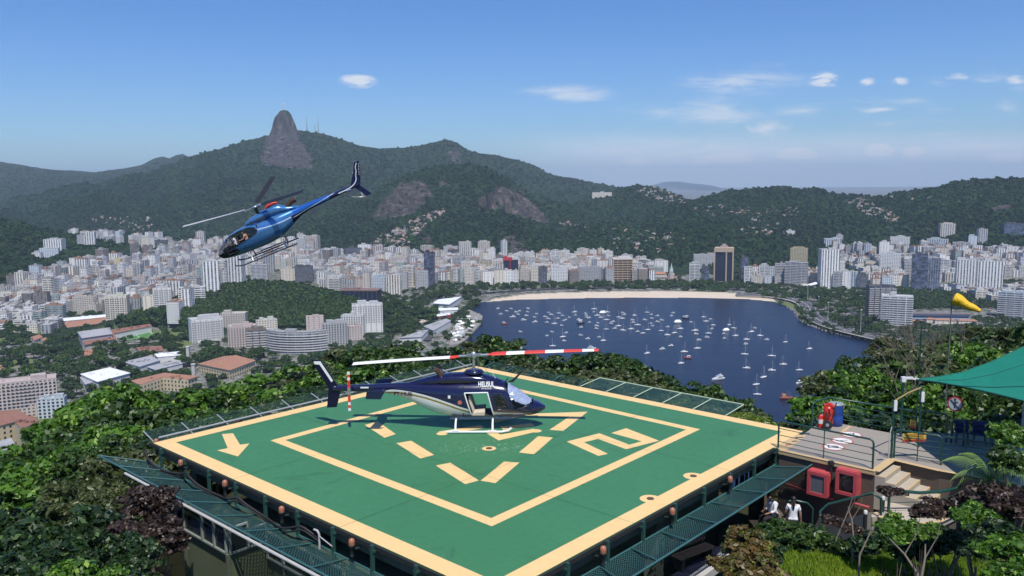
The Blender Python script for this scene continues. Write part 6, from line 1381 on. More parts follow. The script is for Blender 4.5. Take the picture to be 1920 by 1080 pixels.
rail([A_(1724,824),A_(1774,832)],'arched green barrier hoop deep on the shaded terrace',mids=2,posts=0,h=1.15)
rail([A_(1783,834),A_(1806,838)],'short pale green rail near the round sign',mids=1,posts=0,h=1.0)
rail([A_(1764,872),A_(1900,895)],'long dark green railing along the front of the shaded terrace',mids=4,posts=2)
gp=empty('gate_post_pair',A_(1671,858),0,'tall green gate posts with white pads at the deck entrance','gate'); 
m=MB(); m.tube([(0,0,0),(0,0,2.15)],.045,8); m.build('post',RG,gp); p=A_(1722,838)-A_(1671,858); m=MB(); m.tube([p,p+Vector((0,0,2.35))],.045,8); m.build('post',RG,gp)
m=MB(); m.tube([(0,0,2.1),p*.5+Vector((0,0,2.25)),p+Vector((0,0,2.3))],.03,6); m.build('yellow_bar',mat('dull_yellow_bar',(.30,.22,.08),.6),gp)
for o_ in (Vector((0,0,0)),p): m=MB(); m.box(o_+Vector((.03,-.05,1.95)),(.11,.08,.38)); m.build('white_pad',WP_ if 'WP_' in globals() else mat('white_pad',(.7,.7,.7),.6),gp)
m=MB(); m.tube([(-.12,-.05,0),(-.12,-.05,.9),(-.02,0,1.2)],.02,6); m.build('conduit',mat('pale_rail',(.42,.42,.40),.6),gp)
# curved guard
cz=LZ; pts=[A_(1735,912,cz)]; g0=pts[0]
cg=empty('curved_guard_rail',g0,0,'thick green guard rail curving round the stair landing','railing')
arc=[Vector((0,0,0)),Vector((0,0,.95))]+[aty(x,y,yy)-g0 for x,y,yy in ((1742,872,g0.y+.0),(1762,875,g0.y-.15),(1786,886,g0.y-.6),(1799,900,g0.y-1.1),(1800,910,g0.y-1.4),(1788,917,g0.y-1.8),(1760,922,g0.y-2.1),(1725,924,g0.y-2.3),(1690,921,g0.y-2.35),(1668,916,g0.y-2.3))]
m=MB(); m.tube(arc,.055,8); m.build('top_rail',RG,cg); pe=arc[-1]; m=MB(); m.tube([pe,Vector((pe.x,pe.y,0))],.05,8); m.build('post',RG,cg); m=MB(); m.tube([(.08,-.03,0),(.08,-.03,.95)],.03,8); m.build('post',RG,cg)
m=MB(); m.tube([Vector((q_.x,q_.y,.35)) for q_ in arc[4:]],.015,6); m.build('mid_rail',RG,cg)
hz_=LZ-1.25; b0=A_(1537,1002,hz_); b1=A_(1652,966,LZ)
hr=empty('stair_handrail',b0,0,'green handrail climbing beside the lower stair flight','handrail'); t0,t1=aty(1538,958,b0.y)-b0,aty(1652,935,b1.y)-b0; tm=aty(1553,945,b0.y+.25)-b0; tn=aty(1636,925,b1.y-.1)-b0
m=MB(); m.tube([(0,0,-.3),t0,tm,tn,t1,b1-b0],.045,8); m.build('top_rail',RG,hr)
b2=A_(1522,990,WZ); m=MB(); m.tube([(0,0,-.4),(0,0,.75),(-.2,.0,.95),(-.55,.1,1.0),(-.9,.2,.95)],.045,8); tag(m.build('end_hoop',RG,None,b2),'short green hoop rail ending behind the two people','railing')
# cabinets on the wall
def onwall(px,py,off=.0): # point on front wall plane dA-dB
    d=ray(px,py); C=Vector((0,0,CAMZ)); t=(dA-C).dot(nn)/d.dot(nn); return C+d*t+nn*off
ang=atan2(e_.y,e_.x); CAB=mat('cabinet_red',(.48,.075,.085),.5,var=.15)
for (px,py,glz,lab) in ((1540,903,'grey','red wall cabinet with a plain grey pane, beside the black conduit'),(1594,901,'dark','open red hydrant cabinet with hose visible behind its pane')):
    p=onwall(px,py); c_=empty('hydrant_cabinet',p,ang,lab,'cabinet'); m=MB(); w_,h_,dp=.72,.86,.34
    m.box((0,-.02,h_/2),(w_,dp*2-.04,.06)); m.box((0,-.02,-h_/2),(w_,dp*2-.04,.06)); m.box((-w_/2,-.02,0),(.06,dp*2-.04,h_-.06)); m.box((w_/2,-.02,0),(.06,dp*2-.04,h_-.06)); m.box((0,.2,0),(w_,.05,h_)); m.build('case',CAB,c_)
    m=MB()
    for s_ in(-1,1): m.box((s_*(w_/2-.05),-dp-.03,0),(.12,.05,h_)); m.box((0,-dp-.032,s_*(h_/2-.05)),(w_-.14,.05,.12))
    dr=m.build('door',CAB,c_); m=MB(); m.box((0,-dp-.01,0),(w_-.2,.015,h_-.2)); m.build('pane',mat('grey_pane',(.12,.13,.15),.4) if glz=='grey' else glassmat('cabinet_glass',(.02,.02,.02),.4),dr)
    if glz=='dark': m=MB(); m.lathe([(.2,-.08),(.22,0),(.2,.08)],M=Matrix.Translation((0,-.1,-.12))@Matrix.Rotation(pi/2,4,'X'),n=14); m.build('hose_reel',mat('white_canvas',(.5,.5,.46),.9),c_)
m=MB(); 
for (a,b) in (((1478,907),(1512,918)),((1512,918),(1565,935)),((1600,941),(1632,950))): m.tube([onwall(*a,.1)-dA,onwall(*b,.1)-dA],.045,8)
tag(m.build('fire_pipe',CAB,None,dA),'thin red fire main running along the brown wall below the cabinets','pipe')
m=MB(); a=onwall(1560,872,.08)-dA; b=onwall(1560,912,.08)-dA; m.tube([a,b],.05,8); m.box(a+Vector((0,0,.1)),(.16,.14,.14)); tag(m.build('black_conduit',BLK_ if 0 else mat('black_plastic',(.02,.02,.02),.6),None,dA),'black conduit with boxes between the two red cabinets','conduit')
for (px,py) in((1655,935),(1622,962)):
    p=aty(px,py+18,dB.y-1.2 if px>1640 else dB.y-2.2); l_=empty('path_light',p,0,'short black bollard light with pale cap '+('at the head of the lower stairs' if px>1640 else 'halfway down the lower stairs'),'bollard light'); m=MB(); m.lathe([(.06,-.3),(.06,.3)],n=10); m.build('body',mat('black_plastic',(.02,.02,.02),.6),l_); m=MB(); m.lathe([(.06,.3),(.06,.4),(.03,.42)],n=10); m.build('cap',mat('pale_cap',(.55,.55,.5),.5),l_)
# extinguishers and barrel
RX=mat('extinguisher_red',(.52,.03,.02),.3,var=.08); BLKm=mat('black_rubber',(.02,.02,.02),.7)
p=A_(1552,802); t_=empty('wheeled_extinguisher',p,-.5,'large red wheeled fire extinguisher in the corner of the deck','fire extinguisher')
m=MB(); m.lathe([(.17,.14),(.2,.2),(.2,.78),(.14,.9),(.05,.94)],n=16); m.build('tank',RX,t_); m=MB(); m.tube([(-.12,.1,.9),(.05,0,1.0),(.22,-.05,.9)],.07,8); m.box((0,-.02,.92),(.34,.2,.12)); m.build('valve_hood',RX,t_)
for s_ in(-1,1): m=MB(); m.lathe([(.17,-.035),(.19,-.02),(.19,.02),(.17,.035)],M=Matrix.Translation((.02,s_*.24,.19))@Matrix.Rotation(pi/2,4,'X'),n=16); w__=m.build('wheel',BLKm,t_); m=MB(); m.lathe([(.07,-.045),(.07,.045)],M=Matrix.Translation((.02,s_*.24,.19))@Matrix.Rotation(pi/2,4,'X'),n=10); m.build('hub',mat('galvanised',(.33,.36,.37),.5,.3),w__)
m=MB(); m.tube([(.1,-.15,.1),(.22,-.15,.6),(.28,-.15,1.05),(.28,.15,1.05),(.22,.15,.6),(.1,.15,.1)],.018,6); m.build('handle',BLKm,t_); m=MB(); m.tube([(.05,-.2,.85),(.12,-.27,.6),(.02,-.26,.42),(-.05,-.22,.7)],.022,6); m.build('hose',BLKm,t_); m=MB(); m.box((-.2,-.02,.52),(.02,.16,.2)); m.build('instruction_plate',mat('faded_white',(.66,.64,.62),.7),t_)
p=A_(1538,801.5); t_=empty('fire_extinguisher',p,0,'small upright red fire extinguisher with white label','fire extinguisher'); m=MB(); m.lathe([(.09,0),(.1,.03),(.1,.46),(.06,.54),(.03,.56)],n=14); m.build('tank',RX,t_); m=MB(); m.box((0,-.02,.6),(.16,.04,.04)); m.tube([(.05,0,.58),(.12,-.04,.45),(.11,-.05,.2)],.015,6); m.build('valve',BLKm,t_); m=MB(); m.lathe([(.102,.18),(.102,.36)],n=14); m.build('label',mat('faded_white',(.66,.64,.62),.7),t_)
p=A_(1566,797); t_=empty('barrel',p,0,'blue plastic barrel behind the wheeled extinguisher','barrel'); m=MB(); m.lathe([(.24,0),(.29,.06),(.29,.4),(.27,.44),(.29,.48),(.29,.9)],n=18); m.build('body',mat('blue_plastic',(.015,.06,.28),.45),t_); m=MB(); m.lathe([(.30,.88),(.31,.92),(.28,.94)],n=18); m.build('rim',mat('galvanised',(.33,.36,.37),.5,.3),t_)
# notices
NY=mat('notice_yellow',(.52,.38,.05),.6); NRD=mat('notice_red',(.42,.06,.03),.6); NT_=mat('notice_ink',(.20,.03,.02),.7)
def notice(px0,py0,px1,py1,yy,lab,yaw):
    a=aty(px0,py0,yy); b=aty(px1,py1,yy); w_=abs(b.x-a.x); h_=abs(a.z-b.z); c=(a+b)/2; s=empty('notice_board',c,yaw,lab,'sign'); m=MB(); m.box((0,0,0),(w_,.02,h_)); m.build('board',NY,s); m=MB(); m.box((0,-.013,-h_*.36),(w_,.01,h_*.28)); m.build('red_band',NRD,s); m=MB()
    for i in range(3): m.box((0,-.013,h_*(.3-.2*i)),(w_*(.8-.1*(i%2)),.008,h_*.07))
    m.box((0,-.020,-h_*.36),(w_*.7,.008,h_*.06)); m.build('text_line',NT_,s); return s
gy_=A_(1676,858).y
notice(1692,812,1737,828,gy_-.12,'yellow and red notice fixed to the gate panel',.08)
notice(1707,788,1717,803,A_(1716,821).y,'small tilted orange and yellow notice behind the gate',-.9)
p=aty(1787,800,34.0); s=empty('round_sign',Vector((p.x,p.y,DZ)),0,'round white and red prohibition sign on a green pole','sign'); zc=aty(1788,757,34.0).z-DZ
m=MB(); m.tube([(0,0,0),(0,0,zc+.55)],.03,8); m.build('pole',RG,s); Mx=Matrix.Translation((0,-.05,zc))@Matrix.Rotation(radians(-50),4,'Z')@Matrix.Rotation(pi/2,4,'X')
m=MB(); m.lathe([(.32,-.01),(.32,.01)],M=Mx,n=24); m.build('rim',mat('sign_red',(.5,.04,.04),.4),s); m=MB(); m.lathe([(.26,.008),(.26,.016)],M=Mx,n=24); m.build('face',mat('faded_white',(.66,.64,.62),.7),s); m=MB(); m.box((0,0,.02),(.05,.32,.01),0,M=Mx); m.box((.02,.05,.02),(.22,.05,.01),.6,M=Mx); m.lathe([(.05,.018),(.05,.024)],(0,.2,0),10,M=Mx); m.box((0,0,.026),(.04,.5,.01),.8,M=Mx); m.build('pictogram',mat('faded_black',(.05,.06,.08),.7),s)
# shade sail
up_e=[(1718,711,31.5),(1760,706.5,31.9),(1805,698,32.4),(1860,678,33.1),(1920,650,34),(2000,612,35),(2100,560,36.5)]; lo_e=[(1718,711.5,31.5),(1760,717,30.0),(1805,725,28.2),(1860,737,26.3),(1920,752,24.4),(2000,770,22.5),(2100,795,20.5)]
T_=aty(*up_e[0]); sail=empty('shade_sail',T_,0,'taut green shade sail stretched from a corner post over the terrace','shade sail'); m=MB(); vs=[]; ks=10
for (a,b) in zip(up_e,lo_e):
    A,B=aty(*a)-T_,aty(*b)-T_
    for j in range(ks+1): f=j/ks; p=A*(1-f)+B*f; p.z-=.25*sin(pi*f)*min(1,(A-B).length/6); vs.append(p)
for i in range(len(up_e)-1):
    for j in range(ks): m.add([vs[i*(ks+1)+j],vs[i*(ks+1)+j+1],vs[(i+1)*(ks+1)+j+1],vs[(i+1)*(ks+1)+j]],[(0,1,2,3)],0,True)
k=N('sail_fabric'); oc=k.coord(); w1=k.noise(.8,5,.6,oc,.6); w2_=k.noise(60,2,.5,oc); c=k.mix(w1,(.004,.20,.13),(.01,.30,.20)); k.out(c,.75); k.bump(k.math('ADD',w1,k.math('MULTIPLY',w2_,.05)),.4,.2)
tr=k.node('ShaderNodeBsdfTranslucent'); tr.inputs['Color'].default_value=(.01,.16,.10,1); mx=k.node('ShaderNodeMixShader'); mx.inputs[0].default_value=.25; k.ln(k.b.outputs[0],mx.inputs[1]); k.ln(tr.outputs[0],mx.inputs[2]); k.ln(mx.outputs[0],k.n['Material Output'].inputs[0])
m.build('canopy',k.m,sail)
m=MB(); m.tube([(aty(*b)-T_) for b in lo_e],.03,6); m.tube([(aty(*b)-T_) for b in up_e],.03,6); m.build('hem',mat('sail_hem',(.004,.10,.07),.8),sail)
for j_ in(3,7): m=MB(); m.tube([vs[i*(ks+1)+j_]+Vector((0,0,.012)) for i in range(1,len(up_e))],.018,5); m.build('seam',mat('sail_hem',(.004,.10,.07),.8),sail)
m=MB(); m.tube([(-.45,0,.02),(-.2,0,.0),(.1,0,0)],.03,6); m.box((-.5,0,.0),(.16,.14,.2)); m.box((-.28,0,.05),(.3,.1,.08)); m.build('corner_fitting',mat('white_pad',(.7,.7,.7),.6),sail)
m=MB(); m.tube([(-.5,.0,DZ-T_.z),(-.5,.0,.0)],.05,8); m.build('post',RG,sail)
pp=aty(1919,800,24.4); m=MB(); m.tube([(0,0,DZ-.3),(0,0,aty(1919,752,24.4).z)],.06,8); tag(m.build('sail_pole',mat('grey_blue_pole',(.22,.27,.29),.5),None,(pp.x,pp.y,0)),'grey blue pole holding the near edge of the shade sail','pole')
# waiting chairs
cm=mat('navy_plastic',(.012,.02,.10),.45)
for (px,py,lab) in ((1803,818,'dark blue plastic chair by the short pale green rail'),(1836,821,'middle of the three dark blue plastic chairs'),(1870,824,'dark blue plastic chair farthest from the round sign')):
    p=atz(px,py+12,DZ); c_=empty('plastic_chair',p,-.4,lab,'chair','dark blue waiting chairs'); m=MB(); m.box((0,0,.45),(.5,.46,.05)); m.build('seat',cm,c_); m=MB(); m.tube([(-.18,.22,.62),(0,.25,.66),(.18,.22,.62)],[.16,.2,.16],10,r2=[.02,.02,.02]); m.lathe([(.02,0)]*2,n=3); m.box((0,.24,.66),(.46,.04,.38)); m.build('backrest',cm,c_)
    for a,b in((-.2,-.2),(.2,-.2),(-.2,.2),(.2,.2)): m=MB(); m.tube([(a,b,0),(a*.9,b*.9,.44)],.018,6); m.build('leg',BLKm,c_)
# windsock and slender poles
p=aty(1785,560,40); g=atz(1778,705,0); gz=201; ws=empty('windsock',(p.x,p.y,gz),0,'yellow windsock hanging from a thin pole above the hilltop trees','windsock'); zt=p.z-gz
m=MB(); pb=aty(1776,705,40); m.tube([(pb.x-p.x,0,0),(0,0,zt+.1)],.028,6); m.build('pole',mat('pole_grey',(.12,.13,.13),.6),ws)
a=aty(1790,560,40)-Vector((p.x,p.y,gz)); b=aty(1838,584,39.2)-Vector((p.x,p.y,gz)); m=MB(); n_=9; pts=[]; rs=[]
for i in range(n_): f=i/(n_-1); pts.append(a*(1-f)+b*f+Vector((0,0,-.10*sin(pi*f)*0+.05*sin(f*9)*.4))); rs.append(.30*(1-f)+.10*f+(.02*sin(f*11)))
m.tube(pts,rs,14,cap=False); k=N('sock_yellow'); f_n=k.noise(3,5,.6,k.coord(),.5); k.out(k.mix(f_n,(.66,.36,.005),(.85,.52,.01)),.6); k.bump(f_n,.7,.15); m.build('sock',k.m,ws)
m=MB(); m.tube([a+Vector((0,0,.3)),Vector((0,0,zt))],.02,5); m.tube([a-Vector((0,0,.3)),Vector((0,0,zt-.5))],.02,5); m.build('hoop_arm',mat('pole_grey',(.12,.13,.13),.6),ws)
p=aty(1728,612,36); pb=aty(1722,712,36); m=MB(); m.tube([(pb.x-p.x,0,0),(0,0,p.z-201)],.03,6); gb=aty(1746,634,36); m.tube([(0,0,p.z-201),(gb.x-p.x,0,gb.z-201)],.015,5); tag(m.build('guyed_pole',RG,None,(p.x,p.y,201)),'thin green pole with a short guy wire among the hilltop trees','pole')
# bench, table, kerb
sl_=mat('dark_bench_wood',(.035,.03,.028),.7); p=atz(1300,1058,WZ); bn=empty('bench',p,.62,'dark slatted bench on the walk beside the helipad','bench')
m=MB(); 
for i in range(4): m.box((0,-.18+i*.12,.45),(1.7,.09,.03))
m.build('seat',sl_,bn); m=MB()
for i in range(3): m.box((0,.27+i*.02,.6+i*.14),(1.7,.025,.09))
m.build('backrest',sl_,bn)
for s_ in(-.7,.7): m=MB(); m.box((s_,0,.22),(.06,.45,.44)); m.box((s_,.27,.66),(.06,.05,.5)); m.build('leg',iron,bn)
kp=[atz(x,y,WZ+.1) for x,y in ((1290,1100),(1345,1060),(1372,1032),(1380,1010))]; m=MB()
for a,b in zip(kp,kp[1:]): c=(a+b)/2; d=b-a; m.box((c.x,c.y,WZ+.12),(d.length+.1,.35,.26),atan2(d.y,d.x))
tag(m.build('kerb_wall',nz('white_kerb',(.5,.49,.46),(.36,.35,.33),1,.9)),'low white kerb between the walk and the shrubs','kerb')
# lower court on the south side
CZ=199.75
m=MB(); m.prism([(-17,6),(-4,6),(-4,19),(-12,28),(-17,24)],198.5,CZ-.01); tag(m.build('court_floor',nz('court_green',(.03,.16,.07),(.02,.10,.05),.7,.6)),'faded green painted court below the helipad','court',kind='structure')
p=atz(361,1070,CZ); tb=empty('bar_table',p,.5,'tall square table with a rusty brown top and thin legs','table'); m=MB(); m.box((0,0,1.1),(.42,.42,.05)); m.build('table_top',mat('rusty_top',(.20,.085,.04),.7),tb)
for a in(-1,1):
    for b in(-1,1): m=MB(); m.tube([(a*.26,b*.26,0),(a*.17,b*.17,1.08)],.018,6); m.build('leg',iron,tb)
m=MB(); m.box((0,0,.32),(.5,.02,.02)); m.box((0,0,.34),(.02,.5,.02)); m.build('stretcher',iron,tb)
p=atz(246,1098,CZ+.6); t2=empty('picnic_table',p,.35,'pinkish red painted table top under the purple leaved tree','table'); m=MB()
for i in range(4): m.box((0,-.36+.24*i,.72),(1.5,.22,.05))
m.build('table_top',mat('pink_paint',(.42,.10,.13),.6),t2)
for a in(-.6,.6): m=MB(); m.box((a,0,.35),(.08,.6,.7)); m.build('leg',iron,t2)
# palm trunk post seen through the net
p=atz(529,1060,CZ); m=MB(); m.tube([(0,0,-.5),(0,0,1.6),(.02,0,3.1)],[.10,.09,.03],8); tag(m.build('red_stake',mat('dull_red_stake',(.16,.04,.035),.8),None,p),'dull red tapering stake standing by the mossy wall','stake')
# ================= people =================
SKIN=mat('skin',(.30,.155,.10),.55,var=.05); SKIN2=mat('skin_light',(.42,.24,.17),.55,var=.05); SHIRT=mat('white_shirt',(.72,.73,.77),.8,var=.06,scale=8); TROU=mat('black_trousers',(.012,.012,.016),.85); HAIR=mat('dark_hair',(.010,.008,.007),.55); SHOE=mat('black_shoe',(.01,.01,.01),.4); PINKT=mat('peach_top',(.50,.27,.18),.8)
def skinmesh(name,joints,bones,mt,parent,sub=2):
    """joints: name -> (pos, radius); one continuous surface grown over connected bones"""
    ks=list(joints); me=bpy.data.meshes.new(name); me.from_pydata([joints[k_][0] for k_ in ks],[(ks.index(a),ks.index(b)) for a,b in bones],[]); me.materials.append(mt); o=obj(name,me,parent)
    sk=o.modifiers.new('skin','SKIN'); sv=me.skin_vertices[0].data
    for i,k_ in enumerate(ks):
        r_=joints[k_][1]; sv[i].radius=(r_,r_) if not isinstance(r_,tuple) else r_
    sv[0].use_root=True; sk.use_smooth_shade=True; s_=o.modifiers.new('sub','SUBSURF'); s_.levels=s_.render_levels=sub; return o
def person(P,yaw,label,J,shirt=SHIRT,skin=SKIN,pony=False,hair=HAIR,sleeve='short',cat='person'):
    """J: joint positions; front is -y"""
    r_=empty('person',P,yaw,label,cat); V=Vector
    j={}; R=dict(pelvis=.13,spine=.125,chest=.145,neck=.055,headb=.075,head=.095,headt=.075)
    for k_,v in R.items(): j[k_]=(J[k_],v)
    bones=[('pelvis','spine'),('spine','chest'),('chest','neck'),('neck','headb'),('headb','head'),('head','headt')]
    hd=V(J['head']); j['nose']=(tuple(hd+V(J.get('face',(0,-1,0)))*.115+V((0,0,-.01))),.016); bones.append(('head','nose'))
    for s_ in('L','R'):
        for k_,v in(('sh',.062),('el',.042),('wr',.028),('hand',.036),('hip',.088),('kn',.062),('an',.042),('toe',.036)): j[k_+s_]=(J[k_+s_],v)
        bones+=[('chest','sh'+s_),('sh'+s_,'el'+s_),('el'+s_,'wr'+s_),('wr'+s_,'hand'+s_),('pelvis','hip'+s_),('hip'+s_,'kn'+s_),('kn'+s_,'an'+s_),('an'+s_,'toe'+s_)]
        w_,h_=V(J['wr'+s_]),V(J['hand'+s_]); d=(h_-w_).normalized(); sd=d.cross(V((0,0,1))) if abs(d.z)<.9 else V((0,1,0)); sd.normalize()
        for f in range(4): a=h_+d*.03+sd*(.027*(f-1.5)); b=a+d*(.05+.01*(1.5-abs(f-1.5)))+V((0,-.01,-.006)); j['f%d'%f+s_]=(tuple(a),.009); j['g%d'%f+s_]=(tuple(b),.008); bones+=[('hand'+s_,'f%d'%f+s_),('f%d'%f+s_,'g%d'%f+s_)]
        t=h_-sd*.035; j['t'+s_]=(tuple(t),.010); j['u'+s_]=(tuple(t+d*.04-sd*.015),.009); bones+=[('hand'+s_,'t'+s_),('t'+s_,'u'+s_)]
    body=skinmesh('body',j,bones,skin,r_,1)
    t=dict(spine=(J['spine'],.15),chest=(J['chest'],.172),pel=(tuple(V(J['pelvis'])*.7+V(J['spine'])*.3),.158),nk=(tuple(V(J['chest'])*.45+V(J['neck'])*.55),.085)); b=[('spine','chest'),('spine','pel'),('chest','nk')]
    for s_ in('L','R'):
        t['sh'+s_]=(J['sh'+s_],.082); f=.62 if sleeve=='short' else 1.0; t['el'+s_]=(tuple(V(J['sh'+s_])*(1-f)+V(J['el'+s_])*f),.064 if f<1 else .054); b+=[('chest','sh'+s_),('sh'+s_,'el'+s_)]
        if sleeve!='short': t['wr'+s_]=(tuple(V(J['el'+s_])*.3+V(J['wr'+s_])*.7),.044); b.append(('el'+s_,'wr'+s_))
    skinmesh('shirt',t,b,shirt,r_,2)
    t=dict(pelvis=(J['pelvis'],.15)); b=[]
    for s_ in('L','R'): t['hip'+s_]=(J['hip'+s_],.104); t['kn'+s_]=(J['kn'+s_],.08); t['an'+s_]=(J['an'+s_],.064); b+=[('pelvis','hip'+s_),('hip'+s_,'kn'+s_),('kn'+s_,'an'+s_)]
    skinmesh('trousers',t,b,TROU,r_,2)
    for s_ in('L','R'):
        a,c=V(J['an'+s_]),V(J['toe'+s_]); m=MB(); m.tube([a+V((0,.03,-.04)),a*.5+c*.5+V((0,0,-.02)),c+V((0,0,-.005))],[.045,.047,.035],8); m.build('shoe',SHOE,r_)
    m=MB(); h=V(J['head'])+V((0,.018,.028)); fc=V(J.get('face',(0,-1,0))); n=12; vs=[]; 
    for i in range(9):
        th=pi*i/8
        for k_ in range(n): a=2*pi*k_/n; d=V((sin(th)*cos(a),sin(th)*sin(a),cos(th))); cut=.55 if (d.dot(fc)>.35 and d.z<.45) else 1; vs.append(h+V((d.x*.098,d.y*.108,d.z*.118 if d.z>0 else d.z*.105))*cut)
    m.add(vs,[(i*n+k_,(i+1)*n+k_,(i+1)*n+(k_+1)%n,i*n+(k_+1)%n) for i in range(8) for k_ in range(n)],0,True); hr_=m.build('hair',hair,r_)
    if pony: m=MB(); b0=h-fc*.10; m.tube([b0,b0-fc*.06+V((0,0,-.08)),b0-fc*.04+V((0,0,-.26)),b0-fc*.02+V((0,0,-.36))],[.03,.042,.034,.01],8); m.build('ponytail',hair,r_)
    return r_
def standing(face=(0,-1,0)):
    return dict(pelvis=(0,0,.95),spine=(0,.01,1.12),chest=(0,.0,1.33),neck=(0,.0,1.47),headb=(0,-.01,1.55),head=(0,-.01,1.62),headt=(0,-.0,1.68),face=face,shL=(.17,0,1.40),elL=(.22,.02,1.14),wrL=(.20,-.08,.90),handL=(.19,-.10,.84),shR=(-.17,0,1.40),elR=(-.22,.02,1.14),wrR=(-.19,-.10,.91),handR=(-.17,-.13,.85),
    hipL=(.09,0,.90),knL=(.10,-.01,.50),anL=(.10,.02,.09),toeL=(.11,-.16,.035),hipR=(-.09,0,.90),knR=(-.10,.02,.50),anR=(-.11,.05,.09),toeR=(-.12,-.13,.035))
p=aty(1487,966,27.4); J=standing(); J.update(elL=(.24,-.02,1.15),wrL=(.22,-.20,1.02),handL=(.20,-.26,1.0),elR=(-.24,-.0,1.14),wrR=(-.26,-.05,.90),handR=(-.27,-.07,.84))
person((p.x,p.y,WZ),radians(165),'standing person with a dark ponytail, white T-shirt and dark trousers, seen from behind',J,pony=True,skin=SKIN2)
# seated on a ledge, legs towards the pad
p=aty(1452,968,27.6); ledge=MB(); ledge.box((.1,0,.45),(.5,1.7,.90)); ledge.box((-.40,0,.21),(.5,1.7,.42)); sb=p.z-WZ-.08
tag(ledge.build('sitting_ledge',brn,None,(p.x+.05,p.y+.1,WZ)),'low brown ledge under the seated person','ledge')
s0=.48
J=dict(pelvis=(0,0,s0+.13),spine=(0,.0,s0+.30),chest=(0,-.03,s0+.50),neck=(0,-.06,s0+.63),headb=(0,-.09,s0+.70),head=(0,-.11,s0+.77),headt=(0,-.11,s0+.83),face=(0,-.95,-.3),shL=(.17,-.03,s0+.57),elL=(.21,-.10,s0+.33),wrL=(.15,-.30,s0+.26),handL=(.12,-.36,s0+.25),shR=(-.17,-.03,s0+.57),elR=(-.21,-.08,s0+.33),wrR=(-.14,-.28,s0+.27),handR=(-.11,-.34,s0+.26),
 hipL=(.10,-.04,s0+.10),knL=(.14,-.46,s0+.08),anL=(.13,-.48,.09),toeL=(.14,-.66,.035),hipR=(-.10,-.04,s0+.10),knR=(-.12,-.46,s0+.08),anR=(-.12,-.42,.09),toeR=(-.13,-.60,.035))
person((p.x-.05,p.y,WZ+.42),radians(-70),'seated person in a white long sleeved shirt and black trousers leaning forward',J,sleeve='long')
# ================= helicopters =================
def superring(x,hw,zb,zt,n=40,e=2.5,zc=None,ew=None):
    zc=(zb+zt)/2 if zc is None else zc; r_=[]
    for j in range(n):
        a=2*pi*j/n; ca,sa=cos(a),sin(a); yy=hw*abs(ca)**(2/e)*(1 if ca>0 else -1); hz2=(zt-zc) if sa>0 else (zc-zb); zz=zc+hz2*abs(sa)**(2/e)*(1 if sa>0 else -1); r_.append((x,yy,zz))
    return r_
def interp(st,x):
    for a,b in zip(st,st[1:]):
        if a[0]>=x>=b[0]:
            f=(a[0]-x)/(a[0]-b[0]+1e-9); return [p*(1-f)+q_*f for p,q_ in zip(a,b)]
    return list(st[-1]) if x<st[-1][0] else list(st[0])
def smoothst(st,x):
    w_=.10; A=interp(st,min(st[0][0],x+w_)); B=interp(st,x); C=interp(st,max(st[-1][0],x-w_)); return [x]+[(a+2*b+c)/4 for a,b,c in zip(A[1:],B[1:],C[1:])]
def shell(st,xs,n=64,e=2.6,classify=None,bound=None):
    """skin of a fuselage; faces sorted into parts by classify(x,y,z,side)"""
    rings=[superring(x,*smoothst(st,x)[1:4],n=n,e=e) for x in xs]; out={}
    for i in range(len(xs)-1):
        for j in range(n):
            q4=[rings[i][j],rings[i][(j+1)%n],rings[i+1][(j+1)%n],rings[i+1][j]]; cx_=sum(p[0] for p in q4)/4; cy_=sum(p[1] for p in q4)/4; cz_=sum(p[2] for p in q4)/4
            k_=classify(cx_,cy_,cz_) if classify else 'body'
            if k_ is None: continue
            out.setdefault(k_,[]).append(q4)
    out.setdefault('body',[]).append(list(rings[0])); out['body'].append(list(reversed(rings[-1])))
    return out
def weld(polys,name,mt,uvf=None,smooth=True):
    idx={}; v=[]; f=[]
    for P in polys:
        fc=[]
        for p in P:
            k_=(round(p[0],4),round(p[1],4),round(p[2],4))
            if k_ not in idx: idx[k_]=len(v); v.append(p)
            if idx[k_] not in fc: fc.append(idx[k_])
        if len(fc)>2: f.append(fc[::-1])
    me=bpy.data.meshes.new(name); me.from_pydata(v,[],f); me.materials.append(mt)
    me.polygons.foreach_set('use_smooth',[smooth]*len(me.polygons))
    if uvf:
        l=me.uv_layers.new(name='UVMap')
        for lp in me.loops: l.data[lp.index].uv=uvf(*v[lp.vertex_index])
    me.update(); return me
def inq(x,z,P): return bool(inpoly([x],[z],P)[0])
def interp1(T,x):
    if x>=T[0][0]: return T[0][1]
    for a,b in zip(T,T[1:]):
        if a[0]>=x>=b[0]: f=(a[0]-x)/(a[0]-b[0]+1e-9); return a[1]*(1-f)+b[1]*f
    return T[-1][1]
def blade(m,L,root,ch,th,mi_fn,segs=24,z=0,twist=.12,droop=.12,coll=.1):
    """one rotor blade along +x from root to L"""
    for i in range(segs):
        x0=root+(L-root)*i/segs; x1=root+(L-root)*(i+1)/segs; vs=[]
        for x in(x0,x1):
            t=(x-root)/(L-root); c_=ch*(.55 if t<.04 else 1); a=coll-twist*t; zz=z-droop*t*t
            for (u,w_) in((-.28,0),(-.1,.5),(.2,.42),(.72,0),(.2,-.42),(-.1,-.5)): yy=u*c_; ww=w_*th; vs.append((x,yy*cos(a)-ww*sin(a),zz+yy*sin(a)+ww*cos(a)))
        m.add(vs,[(j,(j+1)%6,6+(j+1)%6,6+j) for j in range(6)]+[(0,1,2,3,4,5),(11,10,9,8,7,6)],mi_fn((x0+x1)/2),False)
